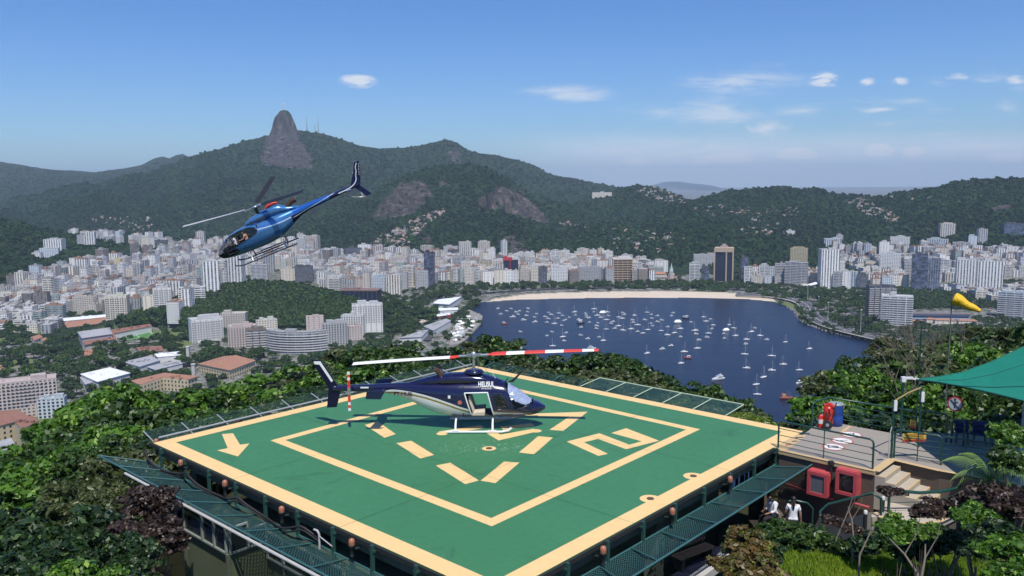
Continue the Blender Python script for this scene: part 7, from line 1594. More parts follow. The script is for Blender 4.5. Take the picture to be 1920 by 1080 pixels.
def textmesh(s,size,name,mt,ext=.002,space=1.0,bold=0.0):
    cu=bpy.data.curves.new('tmp','FONT'); cu.body=s; cu.size=size; cu.extrude=ext; cu.space_character=space; cu.offset=bold; o=bpy.data.objects.new('tmp',cu); COL.objects.link(o); bpy.context.view_layer.update()
    me=bpy.data.meshes.new_from_object(o.evaluated_get(bpy.context.evaluated_depsgraph_get())); me.name=name; bpy.data.objects.remove(o); me.materials.clear(); me.materials.append(mt); return me
NAVY=(.008,.009,.045)
# ---- parked navy and white helicopter ----
ST=[(2.93,.04,.78,.86),(2.86,.20,.70,.95),(2.72,.36,.63,1.03),(2.5,.48,.57,1.12),(2.3,.55,.54,1.22),(2.1,.60,.52,1.38),(1.9,.63,.50,1.55),(1.7,.65,.49,1.70),(1.5,.66,.48,1.83),(1.25,.67,.47,1.93),(.9,.67,.46,1.98),(0,.67,.46,2.0),(-.6,.66,.47,2.0),(-1.1,.61,.54,1.98),(-1.6,.53,.66,1.95),(-2.0,.45,.82,1.92),(-2.4,.36,1.02,1.90),(-2.8,.27,1.22,1.88),(-3.2,.215,1.37,1.86),(-3.7,.19,1.46,1.84),(-4.6,.16,1.50,1.80),(-5.85,.115,1.55,1.77)]
BD=[(2.3,.60),(2.0,.72),(1.2,.76),(.4,.80),(-.1,.88),(-.5,1.0),(-1.0,1.18),(-1.5,1.34),(-2.0,1.47),(-2.5,1.56),(-3.0,1.62),(-3.4,1.64),(-3.8,1.56),(-4.0,1.40),(-4.1,1.2),(-6,1.0)]
def bdz(x): return interp1(BD,x) if x<2.3 else .3
DOOR=[(-.36,1.58),(.58,1.60),(.84,.56),(-.06,.56)]; FWIN=[(.80,1.55),(1.12,1.55),(1.40,1.02),(.96,.98)]
def cls(x,y,z):
    ay=abs(y)
    if 1.0<x<2.42 and z>.88+.25*(x-1.66):
        edge=1.36+(1.68-z)*.40     # front pillar line
        if x>edge and not(ay<.022): return 'windscreen'
    if ay>.4 and inq(x,z,DOOR): return None
    if ay>.4 and inq(x,z,FWIN): return 'side_window'
    return 'body'
xs=sorted(set([round(2.93-.028*i,4) for i in range(0,145)]+[-1.2-.15*i for i in range(0,32)]+[-5.85]),reverse=True); xs=[x for x in xs if x>=-5.85]
parts=shell(ST,xs,120,2.7,cls)
k=N('navy_white_paint'); s_=k.sep(k.node('ShaderNodeUVMap').outputs[0]); nv=k.math('GREATER_THAN',s_[1],0.0); gb=k.math('MULTIPLY',k.math('GREATER_THAN',s_[1],-.16),k.math('LESS_THAN',s_[1],-.085)); gb=k.math('MULTIPLY',gb,k.math('LESS_THAN',s_[0],.02))
c=k.mix(gb,(.62,.62,.58),(.23,.16,.03)); c=k.mix(nv,c,NAVY); k.out(c,.22); k.b.inputs['Coat Weight'].default_value=.6; k.b.inputs['Coat Roughness'].default_value=.04; HP1=k.m
NV=mat('navy_gloss',NAVY,.18,var=.05,coat=.6); WG=mat('white_gloss',(.68,.68,.65),.25,var=.05,coat=.4); INT=mat('dark_cabin_trim',(.03,.03,.032),.8); SEAT=mat('cream_leather',(.52,.44,.33),.6); CHR=mat('brushed_metal',(.5,.5,.5),.3,.8); BLK=mat('black_matt',(.015,.015,.017),.6); REDP=mat('red_paint',(.62,.05,.03),.4); WP=mat('white_paint',(.75,.75,.73),.4)
h1=empty('parked_helicopter',(-1.60,33.35,PADZ),radians(-1.0),'navy and white helicopter with an open door parked on the green pad','helicopter')
uvf=lambda x,y,z:(x,z-bdz(x)+(0 if x<2.3 else .5))
bd=obj('body',weld(parts['body'],'body',HP1,uvf),h1)
gl=glassmat('cockpit_glass',(.03,.04,.05),.14); obj('windscreen',weld(parts['windscreen'],'windscreen',gl),h1)
[obj('side_window',weld([P for P in parts['side_window'] if P[0][1]*sg>0],'side_window',glassmat('tinted_glass',(.01,.014,.018),.6)),h1) for sg in(-1,1)]
# doghouse (engine cowling)
CW=[(1.25,.02,1.86,1.92),(1.05,.22,1.82,2.02),(.75,.36,1.80,2.13),(.4,.42,1.8,2.24),(0,.44,1.8,2.30),(-.5,.44,1.8,2.30),(-1.0,.42,1.8,2.28),(-1.5,.38,1.8,2.22),(-2.0,.30,1.78,2.10),(-2.4,.20,1.76,1.98),(-2.65,.08,1.78,1.90)]
cwp=shell(CW,[1.25-.06*i for i in range(66)],40,2.3); cw=obj('engine_cowling',weld(cwp['body'],'engine_cowling',NV),h1)
m=MB(); m.lathe([(.36,0),(.42,.06),(.34,.14),(.16,.17)],(0,0,2.26),20); m.build('mast_fairing',NV,cw)
m=MB(); m.tube([(-1.35,-.18,2.2),(-1.45,-.24,2.42),(-1.6,-.3,2.5)],[.1,.11,.12],10); m.tube([(-1.35,.18,2.2),(-1.45,.24,2.42),(-1.6,.3,2.5)],[.1,.11,.12],10); m.build('exhaust_stack',mat('scorched_steel',(.20,.12,.08),.4,.8),cw)
m=MB(); m.box((-.9,-.435,2.02),(.9,.02,.14)); m.box((-.25,-.45,2.0),(.3,.02,.1)); m.build('intake_grille',BLK,cw)
SCX=Matrix.Diagonal((.60,1,1,1))
t=obj('lettering',textmesh('HELISUL',.29,'lettering',WP,.003,1.05,.008),cw); t.matrix_local=Matrix.Translation((.20,-.585,1.84))@Matrix.Rotation(radians(66),4,'X')@SCX
t=obj('lettering',textmesh('AVIAÇÃO',.10,'lettering',WP,.003,1.7,.003),cw); t.matrix_local=Matrix.Translation((.34,-.625,1.735))@Matrix.Rotation(radians(72),4,'X')@SCX
def ysurf(x,z,st=ST,e=2.7):
    _,hw,zb,zt=smoothst(st,x)[:4]; zc=(zb+zt)/2; r_=abs((z-zc)/((zt-zc) if z>zc else (zc-zb))); return hw*max(0,1-r_**e)**(1/e)
t=obj('registration',textmesh('PT-HUR',.23,'registration',NV,.003,1.0,.006),h1); t.location=(-3.30,-.262,1.40); t.rotation_euler=(radians(88),0,radians(-9))
def rim(P,name,mt,r_,par,side=-1,n=10,off=.008):
    pts=[]
    for i in range(len(P)):
        a,b=P[i],P[(i+1)%len(P)]
        for j in range(n): f=j/n; x=a[0]*(1-f)+b[0]*f; z=a[1]*(1-f)+b[1]*f; pts.append((x,side*(ysurf(x,z)+off),z))
    pts.append(pts[0]); m=MB(); m.tube(pts,r_,6); return m.build(name,mt,par)
PIL=[(1.36,1.68),(1.40,1.58),(1.47,1.40),(1.56,1.18),(1.675,.885),(1.95,.955),(2.2,1.015),(2.38,1.06)]
for s_ in(-1,1):
    m=MB(); m.tube([(x,s_*(ysurf(x,z)+.004),z) for x,z in PIL],.018,6); m.build('windscreen_seal',NV,h1)
for s_ in(-1,1): rim(DOOR,'door_frame',WP,.03,h1,s_); rim(FWIN,'window_seal',BLK,.018,h1,s_)
m=MB(); m.box((1.05,-.685,.91),(.14,.03,.03)); m.build('door_handle',CHR,h1)
# cabin inside
m=MB(); m.box((.6,0,.60),(3.0,1.15,.05)); m.box((-.42,0,1.2),(.05,1.15,1.25)); m.box((.92,0,.95),(.06,.9,.7)); m.box((2.0,0,.95),(.5,.8,.35)); m.build('cabin_trim',INT,h1)
def seat(x,y,b=SEAT):
    m=MB(); m.tube([(x-.02,y,.72),(x+.46,y,.75)],[.20,.22],10,r2=[.09,.10]); m.box((x+.2,y,.68),(.5,.46,.1)); m.tube([(x-.02,y,.78),(x-.14,y,1.15),(x-.20,y,1.42)],[.20,.22,.16],10,r2=[.07,.08,.06]); return m.build('seat',b,h1)
seat(.0,-.34); seat(.0,.34); seat(1.15,-.32,INT); seat(1.15,.32,INT)
# folded sun screen behind the windscreen
m=MB(); rq=random.Random(4); G_={}
for i in range(17):
    x=2.36-.96*i/16; _,hw_,zb_,zt_=smoothst(ST,x)[:4]; rg=superring(x,hw_*.93,zb_,zt_-.04,n=64,e=2.7)
    for j in range(29):
        p=rg[(2+j)%64]; G_[i,j]=(x+rq.uniform(-.015,.015),p[1]+rq.uniform(-.02,.008)*(1 if p[1]>0 else -1),p[2]+rq.uniform(-.03,.006))
for i in range(16):
    for j in range(28):
        zc_=G_[i,j][2]; xc_=G_[i,j][0]
        if zc_>.93+.25*(xc_-1.66) and xc_>1.40+(1.68-zc_)*.40: m.add([G_[i,j],G_[i+1,j],G_[i+1,j+1],G_[i,j+1]],[(0,1,2,3)])
m.build('sun_screen',mat('silver_foil',(.50,.58,.76),.28,.25,var=.3,scale=9),h1)
# rotor
rot=empty('main_rotor',(0,0,0)); rot.parent=h1
hubz=3.0
m=MB(); m.tube([(0,0,2.25),(0,0,hubz+.05)],[.07,.055],12); m.build('mast',CHR,h1)
bv=Vector((10.17,-1.2-.0,.0)); 
tilt=Matrix.Translation((0,0,hubz))@Matrix.Rotation(radians(-6.0),4,'Z')@Matrix.Rotation(radians(-4.0),4,'Y')
bpy.data.objects.remove(rot)
m=MB(); m.box((0,0,.02),(.62,.14,.10)); m.tube([(-.62,0,0),(.62,0,0)],[.06,.06],10); m.lathe([(.09,-.1),(.13,0),(.10,.13),(.04,.17)],n=12); m.tube([(-.18,.16,-.02),(.18,.16,-.02)],.03,6); m.tube([(.15,.2,-.02),(.12,.15,-.55)],.015,5); m.tube([(-.15,-.2,-.02),(-.12,-.15,-.55)],.015,5)
hb=m.build('rotor_hub',CHR,h1); hb.matrix_local=tilt
def redwhite(x): 
    for a,b in((.6,1.34),(2.12,2.92),(3.68,4.42),(5.2-.28,5.2-.1)):
        if a<=x<b: return 1
    return 0
for r_,fn in((0,redwhite),(pi,lambda x:1 if x<1.0 else 2)):
    m=MB(); blade(m,5.12,.6,.33,.07,fn,48,coll=.27 if r_==0 else -.12,twist=.15 if r_==0 else 0,droop=.06); o=m.build('rotor_blade',[WP,REDP,mat('grey_blade',(.74,.74,.72),.35)],h1); o.matrix_local=tilt@Matrix.Rotation(r_,4,'Z')
# tail
def slab(P,th,name,mt,par,M=None):
    m=MB(); n=len(P); vs=[(x,-th/2,z) for x,z in P]+[(x,th/2,z) for x,z in P]; a=sum(P[i][0]*P[(i+1)%n][1]-P[(i+1)%n][0]*P[i][1] for i in range(n)); F1=list(range(n)); F2=list(range(2*n-1,n-1,-1))
    m.add([M@Vector(v) for v in vs] if M else vs,[tuple(F1) if a>0 else tuple(F1[::-1]),tuple(F2) if a>0 else tuple(F2[::-1])]+[(i,(i+1)%n,n+(i+1)%n,n+i) if a<0 else (i,n+i,n+(i+1)%n,(i+1)%n) for i in range(n)]); return m.build(name,mt,par)
slab([(-5.7,1.86),(-6.15,2.62),(-6.34,2.84),(-6.62,2.86),(-6.5,2.5),(-6.02,1.66),(-6.12,.84),(-5.72,.86),(-5.55,1.5)],.09,'tail_fin',mat('navy_satin',(.006,.007,.028),.35,var=.05,spec=.3),h1)
slab([(-5.82,1.98),(-6.32,2.80),(-6.60,2.80),(-6.56,2.68),(-6.36,2.66),(-5.9,1.92)],.10,'fin_stripe',WP,h1)
for s_ in(-1,1):
    m=MB(); m.add([(-3.6,s_*.12,1.66),(-4.05,s_*.12,1.64),(-4.12,s_*1.0,1.64),(-3.72,s_*1.0,1.66),(-3.6,s_*.12,1.71),(-4.05,s_*.12,1.67),(-4.12,s_*1.0,1.67),(-3.72,s_*1.0,1.71)],[(0,1,2,3),(7,6,5,4),(0,4,5,1),(1,5,6,2),(2,6,7,3),(3,7,4,0)]); m.add([(-3.5,s_*1.0,1.80),(-4.25,s_*1.02,1.78),(-4.3,s_*1.02,1.46),(-3.7,s_*1.0,1.44),(-3.5,s_*1.03,1.80),(-4.25,s_*1.05,1.78),(-4.3,s_*1.05,1.46),(-3.7,s_*1.03,1.44)],[(0,1,2,3),(7,6,5,4),(0,4,5,1),(1,5,6,2),(2,6,7,3),(3,7,4,0)]); m.build('stabiliser',NV,h1)
m=MB(); m.tube([(-5.1,-.1,1.62),(-5.1,-.42,1.62)],.04,8); m.box((-5.1,-.40,1.62),(.12,.06,.3)); m.build('tail_rotor_hub',CHR,h1)
for sgn in(1,-1):
    m=MB()
    for i in range(12): 
        z0=sgn*(.1+.72*i/12); z1=sgn*(.1+.72*(i+1)/12); m.box((-5.1,-.40,1.62+(z0+z1)/2),(.11,.02,abs(z1-z0)),mi=(1 if (i//2)%2==0 or i<5 else 0))
    m.build('tail_rotor_blade',[WP,REDP],h1)
m=MB(); m.tube([(-5.2,0,1.5),(-5.7,0,1.25),(-5.95,0,1.0)],.02,6); m.build('tail_skid',CHR,h1)
# skids
for s_ in(-1,1):
    m=MB(); m.tube([(-1.10,s_*.96,.06),(1.15,s_*.96,.06),(1.42,s_*.96,.12),(1.55,s_*.96,.22)],.05,8); m.build('skid',WP,h1)
    for x in(-.72,.78): 
        m=MB(); m.tube([(x,s_*.3,.52),(x,s_*.66,.45),(x,s_*.90,.28),(x,s_*.96,.06)],[.04,.04,.045,.05],8); m.box((x,s_*.96,.10),(.3,.09,.05)); m.build('skid_leg',WP,h1)
# small fittings
m=MB(); m.tube([(1.30,0,1.92),(1.42,0,2.05)],.02,5); m.add([(1.38,-.015,1.90),(1.58,-.015,1.99),(2.05,-.01,2.42),(2.0,-.01,2.30),(1.72,-.015,1.98),(1.6,-.015,1.86),(1.38,.015,1.90),(1.58,.015,1.99),(2.05,.01,2.42),(2.0,.01,2.30),(1.72,.015,1.98),(1.6,.015,1.86)],[(0,5,4,3,2,1),(6,7,8,9,10,11),(0,1,7,6),(1,2,8,7),(2,3,9,8),(3,4,10,9),(4,5,11,10),(5,0,6,11)]); m.build('wire_cutter',BLK,h1)
m=MB(); m.tube([(.95,-.1,1.97),(.62,-.1,2.52)],[.012,.006],5); m.lathe([(.05,1.96),(.03,2.02)],(.95,-.1,0),8); m.build('whip_aerial',WP,h1)
m=MB(); m.tube([(.72,.12,2.0),(.44,.12,2.46)],[.012,.006],5); m.build('whip_aerial',BLK,h1)
m=MB(); m.lathe([(.09,0),(.09,.008)],M=Matrix.Translation((-.55,-ysurf(-.55,1.2)-.004,1.2))@Matrix.Rotation(pi/2,4,'X'),n=16); m.build('fuel_cap',mat('dull_red',(.42,.12,.10),.5),h1)
m=MB(); m.box((-.98,-ysurf(-.98,1.42)-.0,1.42),(.10,.02,.12)); m.box((-3.9-.6,-.19,1.72),(.34,.02,.06)); m.build('placard',WP,h1)
# ---- flying blue helicopter ----
S2=[(3.62,.05,.82,.95),(3.55,.26,.66,1.1),(3.35,.46,.54,1.32),(3.1,.60,.48,1.53),(2.8,.71,.43,1.72),(2.4,.79,.39,1.90),(1.9,.83,.36,2.01),(1.3,.85,.35,2.08),(.6,.85,.34,2.12),(0,.84,.36,2.12),(-.6,.81,.45,2.12),(-1.2,.72,.62,2.10),(-1.7,.58,.86,2.06),(-2.2,.43,1.12,2.02),(-2.7,.32,1.34,2.0),(-3.3,.26,1.48,1.99),(-4.5,.21,1.58,1.98),(-6.0,.16,1.68,1.97),(-7.25,.12,1.75,1.97)]
WN_=[(2.72,1.72),(2.35,1.86),(1.7,1.97),(.95,1.98),(.55,1.86),(.42,1.62),(.55,1.46),(1.3,1.28),(2.3,1.08),(2.86,.98),(2.95,1.4)]; PORT=[(2.95,.90),(2.2,1.02),(2.1,.80),(2.3,.64),(2.85,.56),(2.98,.70)]
def cls2(x,y,z):
    if x>2.88 and z>.86: return 'windscreen' if abs(y)>.03 else 'body'
    if abs(y)>.3 and inq(x,z,WN_): return 'windscreen' if x>2.3 else None if 1.06<x<2.15 and y>0 else 'side_window'
    if abs(y)>.3 and inq(x,z,PORT): return 'side_window'
    return 'body'
xs=[3.62-.03*i for i in range(124)]+[-.1-.15*i for i in range(48)]; xs=[x for x in xs if x>-7.25]+[-7.25]
parts=shell(S2,xs,112,2.5,cls2)
k=N('blue_flake_paint'); s_=k.sep(k.node('ShaderNodeUVMap').outputs[0]); x_,z_=s_[0],s_[1]
def band(lo,hi): return k.math('MULTIPLY',k.math('GREATER_THAN',z_,lo),k.math('LESS_THAN',z_,hi))
c=k.ramp(z_,[(0,(.10,.21,.37)),(.5,(.12,.25,.44)),(1,(.07,.21,.46))])
wl_=k.math('SUBTRACT',z_,k.math('MULTIPLY_ADD',k.math('SINE',k.math('MULTIPLY',x_,1.25)),.09,1.60))
c=k.mix(k.math('MULTIPLY',k.math('LESS_THAN',k.math('ABSOLUTE',wl_),.035),k.math('LESS_THAN',x_,.9)),c,(.72,.76,.80))
tail_=k.math('LESS_THAN',x_,-2.2); c=k.mix(tail_,c,(.022,.13,.48))
nv_=k.math('MAXIMUM',k.math('MULTIPLY',k.math('LESS_THAN',x_,-4.9),1.0),k.math('MULTIPLY',k.math('LESS_THAN',z_,1.62),k.math('LESS_THAN',x_,-2.0))); c=k.mix(nv_,c,(.012,.018,.09))
sw=k.math('SUBTRACT',z_,k.math('MULTIPLY_ADD',k.math('ADD',x_,4.0),-.16,1.74)); c=k.mix(k.math('MULTIPLY',k.math('LESS_THAN',k.math('ABSOLUTE',sw),.022),band(1.45,1.95)),c,(.75,.78,.82))
c=k.mix(k.math('MULTIPLY',k.math('GREATER_THAN',x_,2.98),k.math('LESS_THAN',z_,.87)),c,(.012,.014,.02))
k.out(c,.22,.45); k.b.inputs['Coat Weight'].default_value=.7; k.b.inputs['Coat Roughness'].default_value=.04; BP=k.m
hub=atd(478,388,57.0)
f_=Vector((-.90,-.15,-.355)).normalized(); r_away=Vector((-.21,.97,.11)); r_away=(r_away-f_*r_away.dot(f_)).normalized(); lft=-r_away; upv=f_.cross(lft).normalized()
if upv.z<0: upv=-upv
M3=Matrix((f_,lft,upv)).transposed().to_4x4()
h2=empty('flying_helicopter',(0,0,0),0,'metallic blue helicopter banking in flight above the city','helicopter')
h2.matrix_world=Matrix.Translation(hub-(M3@Vector((0,0,3.05*.95))))@M3@Matrix.Scale(.95,4)
obj('body',weld(parts['body'],'body',BP,lambda x,y,z:(x,z)),h2)
obj('windscreen',weld(parts['windscreen'],'windscreen',glassmat('clear_cockpit_glass',(.015,.02,.03),.45)),h2); [obj('side_window',weld([P for P in parts['side_window'] if P[0][1]*sg>0],'side_window',glassmat('tinted_glass',(.01,.014,.018),.6)),h2) for sg in(-1,1)]
C2=[(1.15,.02,2.05,2.12),(1.0,.34,2.02,2.30),(.6,.46,2.0,2.46),(.1,.5,2.0,2.56),(-.5,.5,2.0,2.66),(-1.1,.47,2.0,2.70),(-1.5,.42,1.98,2.62),(-1.9,.36,1.96,2.34),(-2.4,.28,1.94,2.16),(-2.75,.1,1.92,2.02)]
cp=shell(C2,[1.15-.06*i for i in range(66)],40,2.6); c2o=obj('engine_cowling',weld(cp['body'],'engine_cowling',BP,lambda x,y,z:(x if x>-2 else -2,z)),h2)
m=MB(); m.tube([(-.55,0,2.66),(-.85,0,2.80),(-1.25,0,2.86),(-1.5,0,2.74)],[.10,.24,.27,.1],12,r2=[.05,.12,.14,.05]); m.build('top_fairing',REDP,c2o)
m=MB(); m.tube([(-2.0,0,2.28),(-2.4,0,2.5),(-2.75,0,2.52)],[.2,.2,.22],12); m.build('exhaust_pipe',mat('scorched_steel',(.20,.12,.08),.4,.8),c2o)
t=obj('registration',textmesh('PR-MNB',.29,'registration',BLK,.004,1.1,.007),c2o); t.matrix_local=Matrix.Translation((.70,.60,2.10))@Matrix.Rotation(pi,4,'Z')@Matrix.Rotation(radians(72),4,'X')
for sg in(-1,1):
    for P,rr_ in((WN_,.022),(PORT,.018)):
        pts=[]
        for i in range(len(P)):
            a_,b_=P[i],P[(i+1)%len(P)]
            for j in range(6): f=j/6; x=a_[0]*(1-f)+b_[0]*f; z=a_[1]*(1-f)+b_[1]*f; pts.append((x,sg*(ysurf(x,z,S2,2.5)+.003),z))
        m=MB(); m.tube(pts+[pts[0]],rr_,6); m.build('window_seal',BLK,h2)
BD2=mat('blade_dark',(.016,.016,.018),.5); BG2=mat('blade_grey',(.42,.42,.44),.4)
m=MB(); m.tube([(0,0,2.5),(0,0,3.08)],.10,10); m.build('mast',BLK,h2)
m=MB(); m.lathe([(.22,-.06),(.28,.02),(.16,.08)],(0,0,3.05),12); 
for a in (0,120,240):
    ca,sa=cos(radians(a+8)),sin(radians(a+8)); m.box((ca*.45,sa*.45,3.05),(.7,.16,.08),radians(a+8)); m.tube([(ca*.5+.0,sa*.5,3.0),(ca*.28,sa*.28,2.55)],.025,5)
m.build('rotor_hub',CHR,h2)
# blades on the surveyed bearings
Minv=h2.matrix_world.inverted()
for (px,py,mt) in ((345,425,BG2),(515,333,BD2),(567,361,BD2)):
    d0=ray(px,py).normalized(); hubw=h2.matrix_world@Vector((0,0,3.05)); C=Vector((0,0,CAMZ)); oc=C-hubw; b=oc.dot(d0); disc_=b*b-(oc.length_squared-(5.35*.95)**2)
    if disc_>0:
        c1_=C+d0*(-b-sqrt(disc_)); c2_=C+d0*(-b+sqrt(disc_)); l1,l2=Minv@c1_-Vector((0,0,3.05)),Minv@c2_-Vector((0,0,3.05)); lt=l1 if abs(l1.z)<abs(l2.z) else l2
    else: lt=Minv@(C+d0*(-b))-Vector((0,0,3.05))
    ang=atan2(lt.y,lt.x); el_=atan2(lt.z,hypot(lt.x,lt.y)); m=MB(); blade(m,5.35,.75,.38,.05,lambda x:0,20,coll=(.05 if mt is BG2 else .5),droop=-.05,twist=.12); o=m.build('rotor_blade',mt,h2); o.matrix_local=Matrix.Translation((0,0,3.05))@Matrix.Rotation(ang,4,'Z')@Matrix.Rotation(-max(-.25,min(.25,el_)),4,'Y')
NV2=mat('deep_navy_gloss',(.01,.014,.07),.2,var=.05,coat=.5)
slab([(-6.6,1.95),(-7.25,2.05),(-7.75,3.05),(-7.9,3.35),(-7.42,3.36),(-7.05,2.9)][::-1] if 0 else [(-6.55,1.95),(-7.1,2.75),(-7.42,3.38),(-7.80,3.38),(-7.62,2.7),(-7.3,1.9)],.10,'tail_fin',NV2,h2)
slab([(-6.8,1.75),(-7.25,1.72),(-7.75,.92),(-7.35,.92)],.10,'lower_fin',NV2,h2)
cp_=[Vector(v) for v in [(-5.6,.19,1.80),(-6.2,.17,1.82),(-6.8,.15,1.93),(-7.12,.09,2.2),(-7.2,.07,2.55),(-7.36,.07,2.8),(-7.38,.07,3.05),(-7.58,.07,3.3)]]
for _ in range(2): cp_=[cp_[0]]+[q_ for a_,b_ in zip(cp_,cp_[1:]) for q_ in (a_*.75+b_*.25,a_*.25+b_*.75)]+[cp_[-1]]
m=MB(); m.tube(cp_,.038,6); m.build('fin_stripe',WP,h2)
m=MB()
for i in range(8): m.box((-7.45-.035*i,.06,2.5+.1*i),(.045,.03,.045))
m.build('fin_stars',WP,h2)
m=MB(); m.box((-6.35,0,1.80),(.42,2.5,.05)); m.build('stabiliser',NV2,h2)
m=MB(); m.tube([(-6.0,0,1.6),(-6.5,0,1.15),(-7.2,0,.88),(-7.6,0,.95)],.02,6); m.build('tail_guard',CHR,h2)
m=MB(); m.tube([(-7.1,0,1.85),(-7.1,-.35,1.85)],.05,8); m.box((-7.1,-.36,1.85),(.12,.05,1.85)); m.build('tail_rotor',BG2,h2)
SK=mat('dark_skid',(.05,.055,.065),.4)
for s_ in(-1,1):
    m=MB(); m.tube([(-1.7,s_*1.1,-.22),(2.2,s_*1.1,-.22),(2.6,s_*1.08,-.12),(2.75,s_*1.0,.0)],.05,8); m.tube([(-.9,s_*1.0,-.08),(1.6,s_*1.0,-.08)],.03,6); m.build('skid',SK,h2)
    for x in(-.9,1.5): m=MB(); m.tube([(x,s_*.4,.34),(x,s_*.85,.2),(x,s_*1.1,-.22)],.045,8); m.build('skid_leg',CHR if s_>0 else SK,h2)
m=MB(); m.box((.3,1.05,-.05),(1.6,.22,.03)); m.box((.3,-1.05,-.05),(1.6,.22,.03)); m.tube([(-.9,1.1,-.2),(-.9,-1.1,-.2)],.03,6); m.tube([(.2,1.1,-.2),(.2,-1.1,-.2)],.03,6); m.build('step_board',SK,h2)
m=MB(); m.tube([(3.3,0,1.35),(3.62,.1,1.55)],.02,5); m.tube([(3.55,0,.72),(3.95,0,.70)],[.03,.015],6); m.build('nose_probe',CHR,h2)
m=MB(); m.box((1.2,0,.75),(3.4,1.5,.06)); m.box((.35,0,1.4),(.06,1.5,1.2)); m.box((2.95,0,.95),(.4,1.1,.4)); m.build('cabin_trim',INT,h2)
for (x,y) in((2.2,.4),(2.2,-.4),(1.2,.5),(1.2,-.5)):
    m=MB(); m.box((x,y,.98),(.5,.46,.1)); m.box((x-.26,y,1.3),(.1,.44,.6)); m.build('seat',INT,h2)
m=MB(); m.tube([(1.0,-.93,.8),(1.0,-.93,1.9)],.03,6); m.tube([(2.25,.93,.9),(2.3,.86,1.9)],.035,6); m.build('door_pillar',BLK,h2)
# people inside the flying helicopter
def seatedJ(lean=0): 
    s0=0.0
    return dict(pelvis=(0,0,s0+.13),spine=(0,.0,s0+.30),chest=(0,-.01,s0+.50),neck=(0,-.02,s0+.63),headb=(0,-.03,s0+.70),head=(0,-.04,s0+.77),headt=(0,-.04,s0+.83),face=(0,-1,0),shL=(.17,-.02,s0+.57),elL=(.21,-.16,s0+.36),wrL=(.16,-.38,s0+.34),handL=(.14,-.44,s0+.35),shR=(-.17,-.02,s0+.57),elR=(-.21,-.14,s0+.35),wrR=(-.14,-.34,s0+.30),handR=(-.12,-.40,s0+.30),
 hipL=(.10,-.04,s0+.10),knL=(.13,-.46,s0+.12),anL=(.12,-.56,-.28),toeL=(.12,-.74,-.33),hipR=(-.10,-.04,s0+.10),knR=(-.12,-.46,s0+.12),anR=(-.12,-.54,-.28),toeR=(-.12,-.72,-.33))
MH=h2.matrix_world
for (x,y,lab,sh,sk) in ((2.2,.4,'pilot in a white shirt at the front of the flying blue helicopter',SHIRT,SKIN2),(1.35,.5,'bare armed passenger in a peach top at the open door of the flying helicopter',PINKT,SKIN2)):
    o=person((0,0,0),0,lab,seatedJ(),shirt=sh,skin=sk); o.matrix_world=MH@Matrix.Translation((x,y,1.03))@Matrix.Rotation(pi/2,4,'Z')
# ================= trees on the hill =================
q=random.Random(77)
PALS={'bright':((.024,.062,.006),(.10,.215,.022),(.25,.37,.07)),'mid':((.012,.034,.006),(.055,.105,.018),(.12,.19,.05)),'olive':((.030,.045,.014),(.10,.125,.042),(.17,.19,.09)),'purple':((.022,.014,.012),(.065,.042,.034),(.15,.11,.085)),'dark':((.008,.022,.008),(.030,.065,.018),(.09,.15,.045)),'lime':((.06,.11,.012),(.16,.22,.03),(.25,.28,.05)),'croton':((.035,.06,.012),(.16,.09,.03),(.20,.24,.03))}
CR={}
def crowns(kind,n,**kw):
    a=dict(clumps=120,per=62,R=(1,1,.8),clump_r=.24,leaf=.062,bottom=-.5,jit=.55,aspect=1.7); a.update(kw)
    CR[kind]=[crown_mesh('crown',500+len(CR)*10+i,LEAFN,pal=PALS[kw.get('p',kind)] if 'p' not in kw else PALS[kw['p']],**{k_:v for k_,v in a.items() if k_!='p'}) for i in range(n)]
crowns('bright',4,leaf=.072); crowns('mid',4); crowns('olive',3,leaf=.05,per=80,aspect=2.4,clump_r=.2); crowns('dark',3,leaf=.075)
crowns('purple',2,leaf=.09,per=50,clump_r=.26,aspect=1.5)
NT_M=[trunk_mesh('trunk',80+s,1.0,.05,.75,8,1.1) for s in range(4)]
def ntree(px,py,dist,Rr,kind,label,group=None,flat=.85,name='tree',cat='tree',zg=None,cm=None):
    """tree whose crown top shows at (px,py) and stands dist metres away"""
    top=atd(px,py,dist); g=tz(top.x,top.y) if zg is None else zg; h=max(Rr*1.1,top.z-g); 
    t=empty(name,(top.x,top.y,g),q.uniform(0,6.28),label,cat,group)
    c=obj('crown',q.choice(cm or CR[kind]),t,(0,0,h-Rr*flat*1.0)); c.scale=(Rr,Rr,Rr*flat)
    k_=obj('trunk',q.choice(NT_M),t); k_.scale=(Rr*.9,Rr*.9,max(.3,h-Rr*.5)); return t
def env(E,x):
    for a,b in zip(E,E[1:]):
        if a[0]<=x<=b[0]: return a[1]+(b[1]-a[1])*(x-a[0])/(b[0]-a[0])
    return E[0][1] if x<E[0][0] else E[-1][1]
def belt(E,x0,x1,step,dy,dist,Rr,kinds,lab,grp,jx=14,jy=9,flat=.85):
    x=x0
    while x<x1:
        px=x+q.uniform(-jx,jx); py=env(E,px)+dy+q.uniform(-jy,jy)*.6+abs(q.gauss(0,jy*.5)); d=dist*q.uniform(.93,1.07); ntree(px,py,d,Rr*1.12*q.uniform(.8,1.15),q.choice(kinds),lab,grp,flat*q.uniform(.85,1.1)); x+=step*q.uniform(.85,1.15)
EL=[(-80,905),(0,850),(60,815),(110,770),(150,742),(190,716),(240,700),(300,712),(380,704),(430,690),(500,682),(560,668),(600,660),(650,645),(690,634),(740,630),(800,642),(850,642),(880,624),(905,617),(950,628),(990,636),(1020,652),(1060,658),(1130,652),(1160,652),(1200,668),(1250,690),(1310,708),(1350,722),(1390,738),(1420,752)]
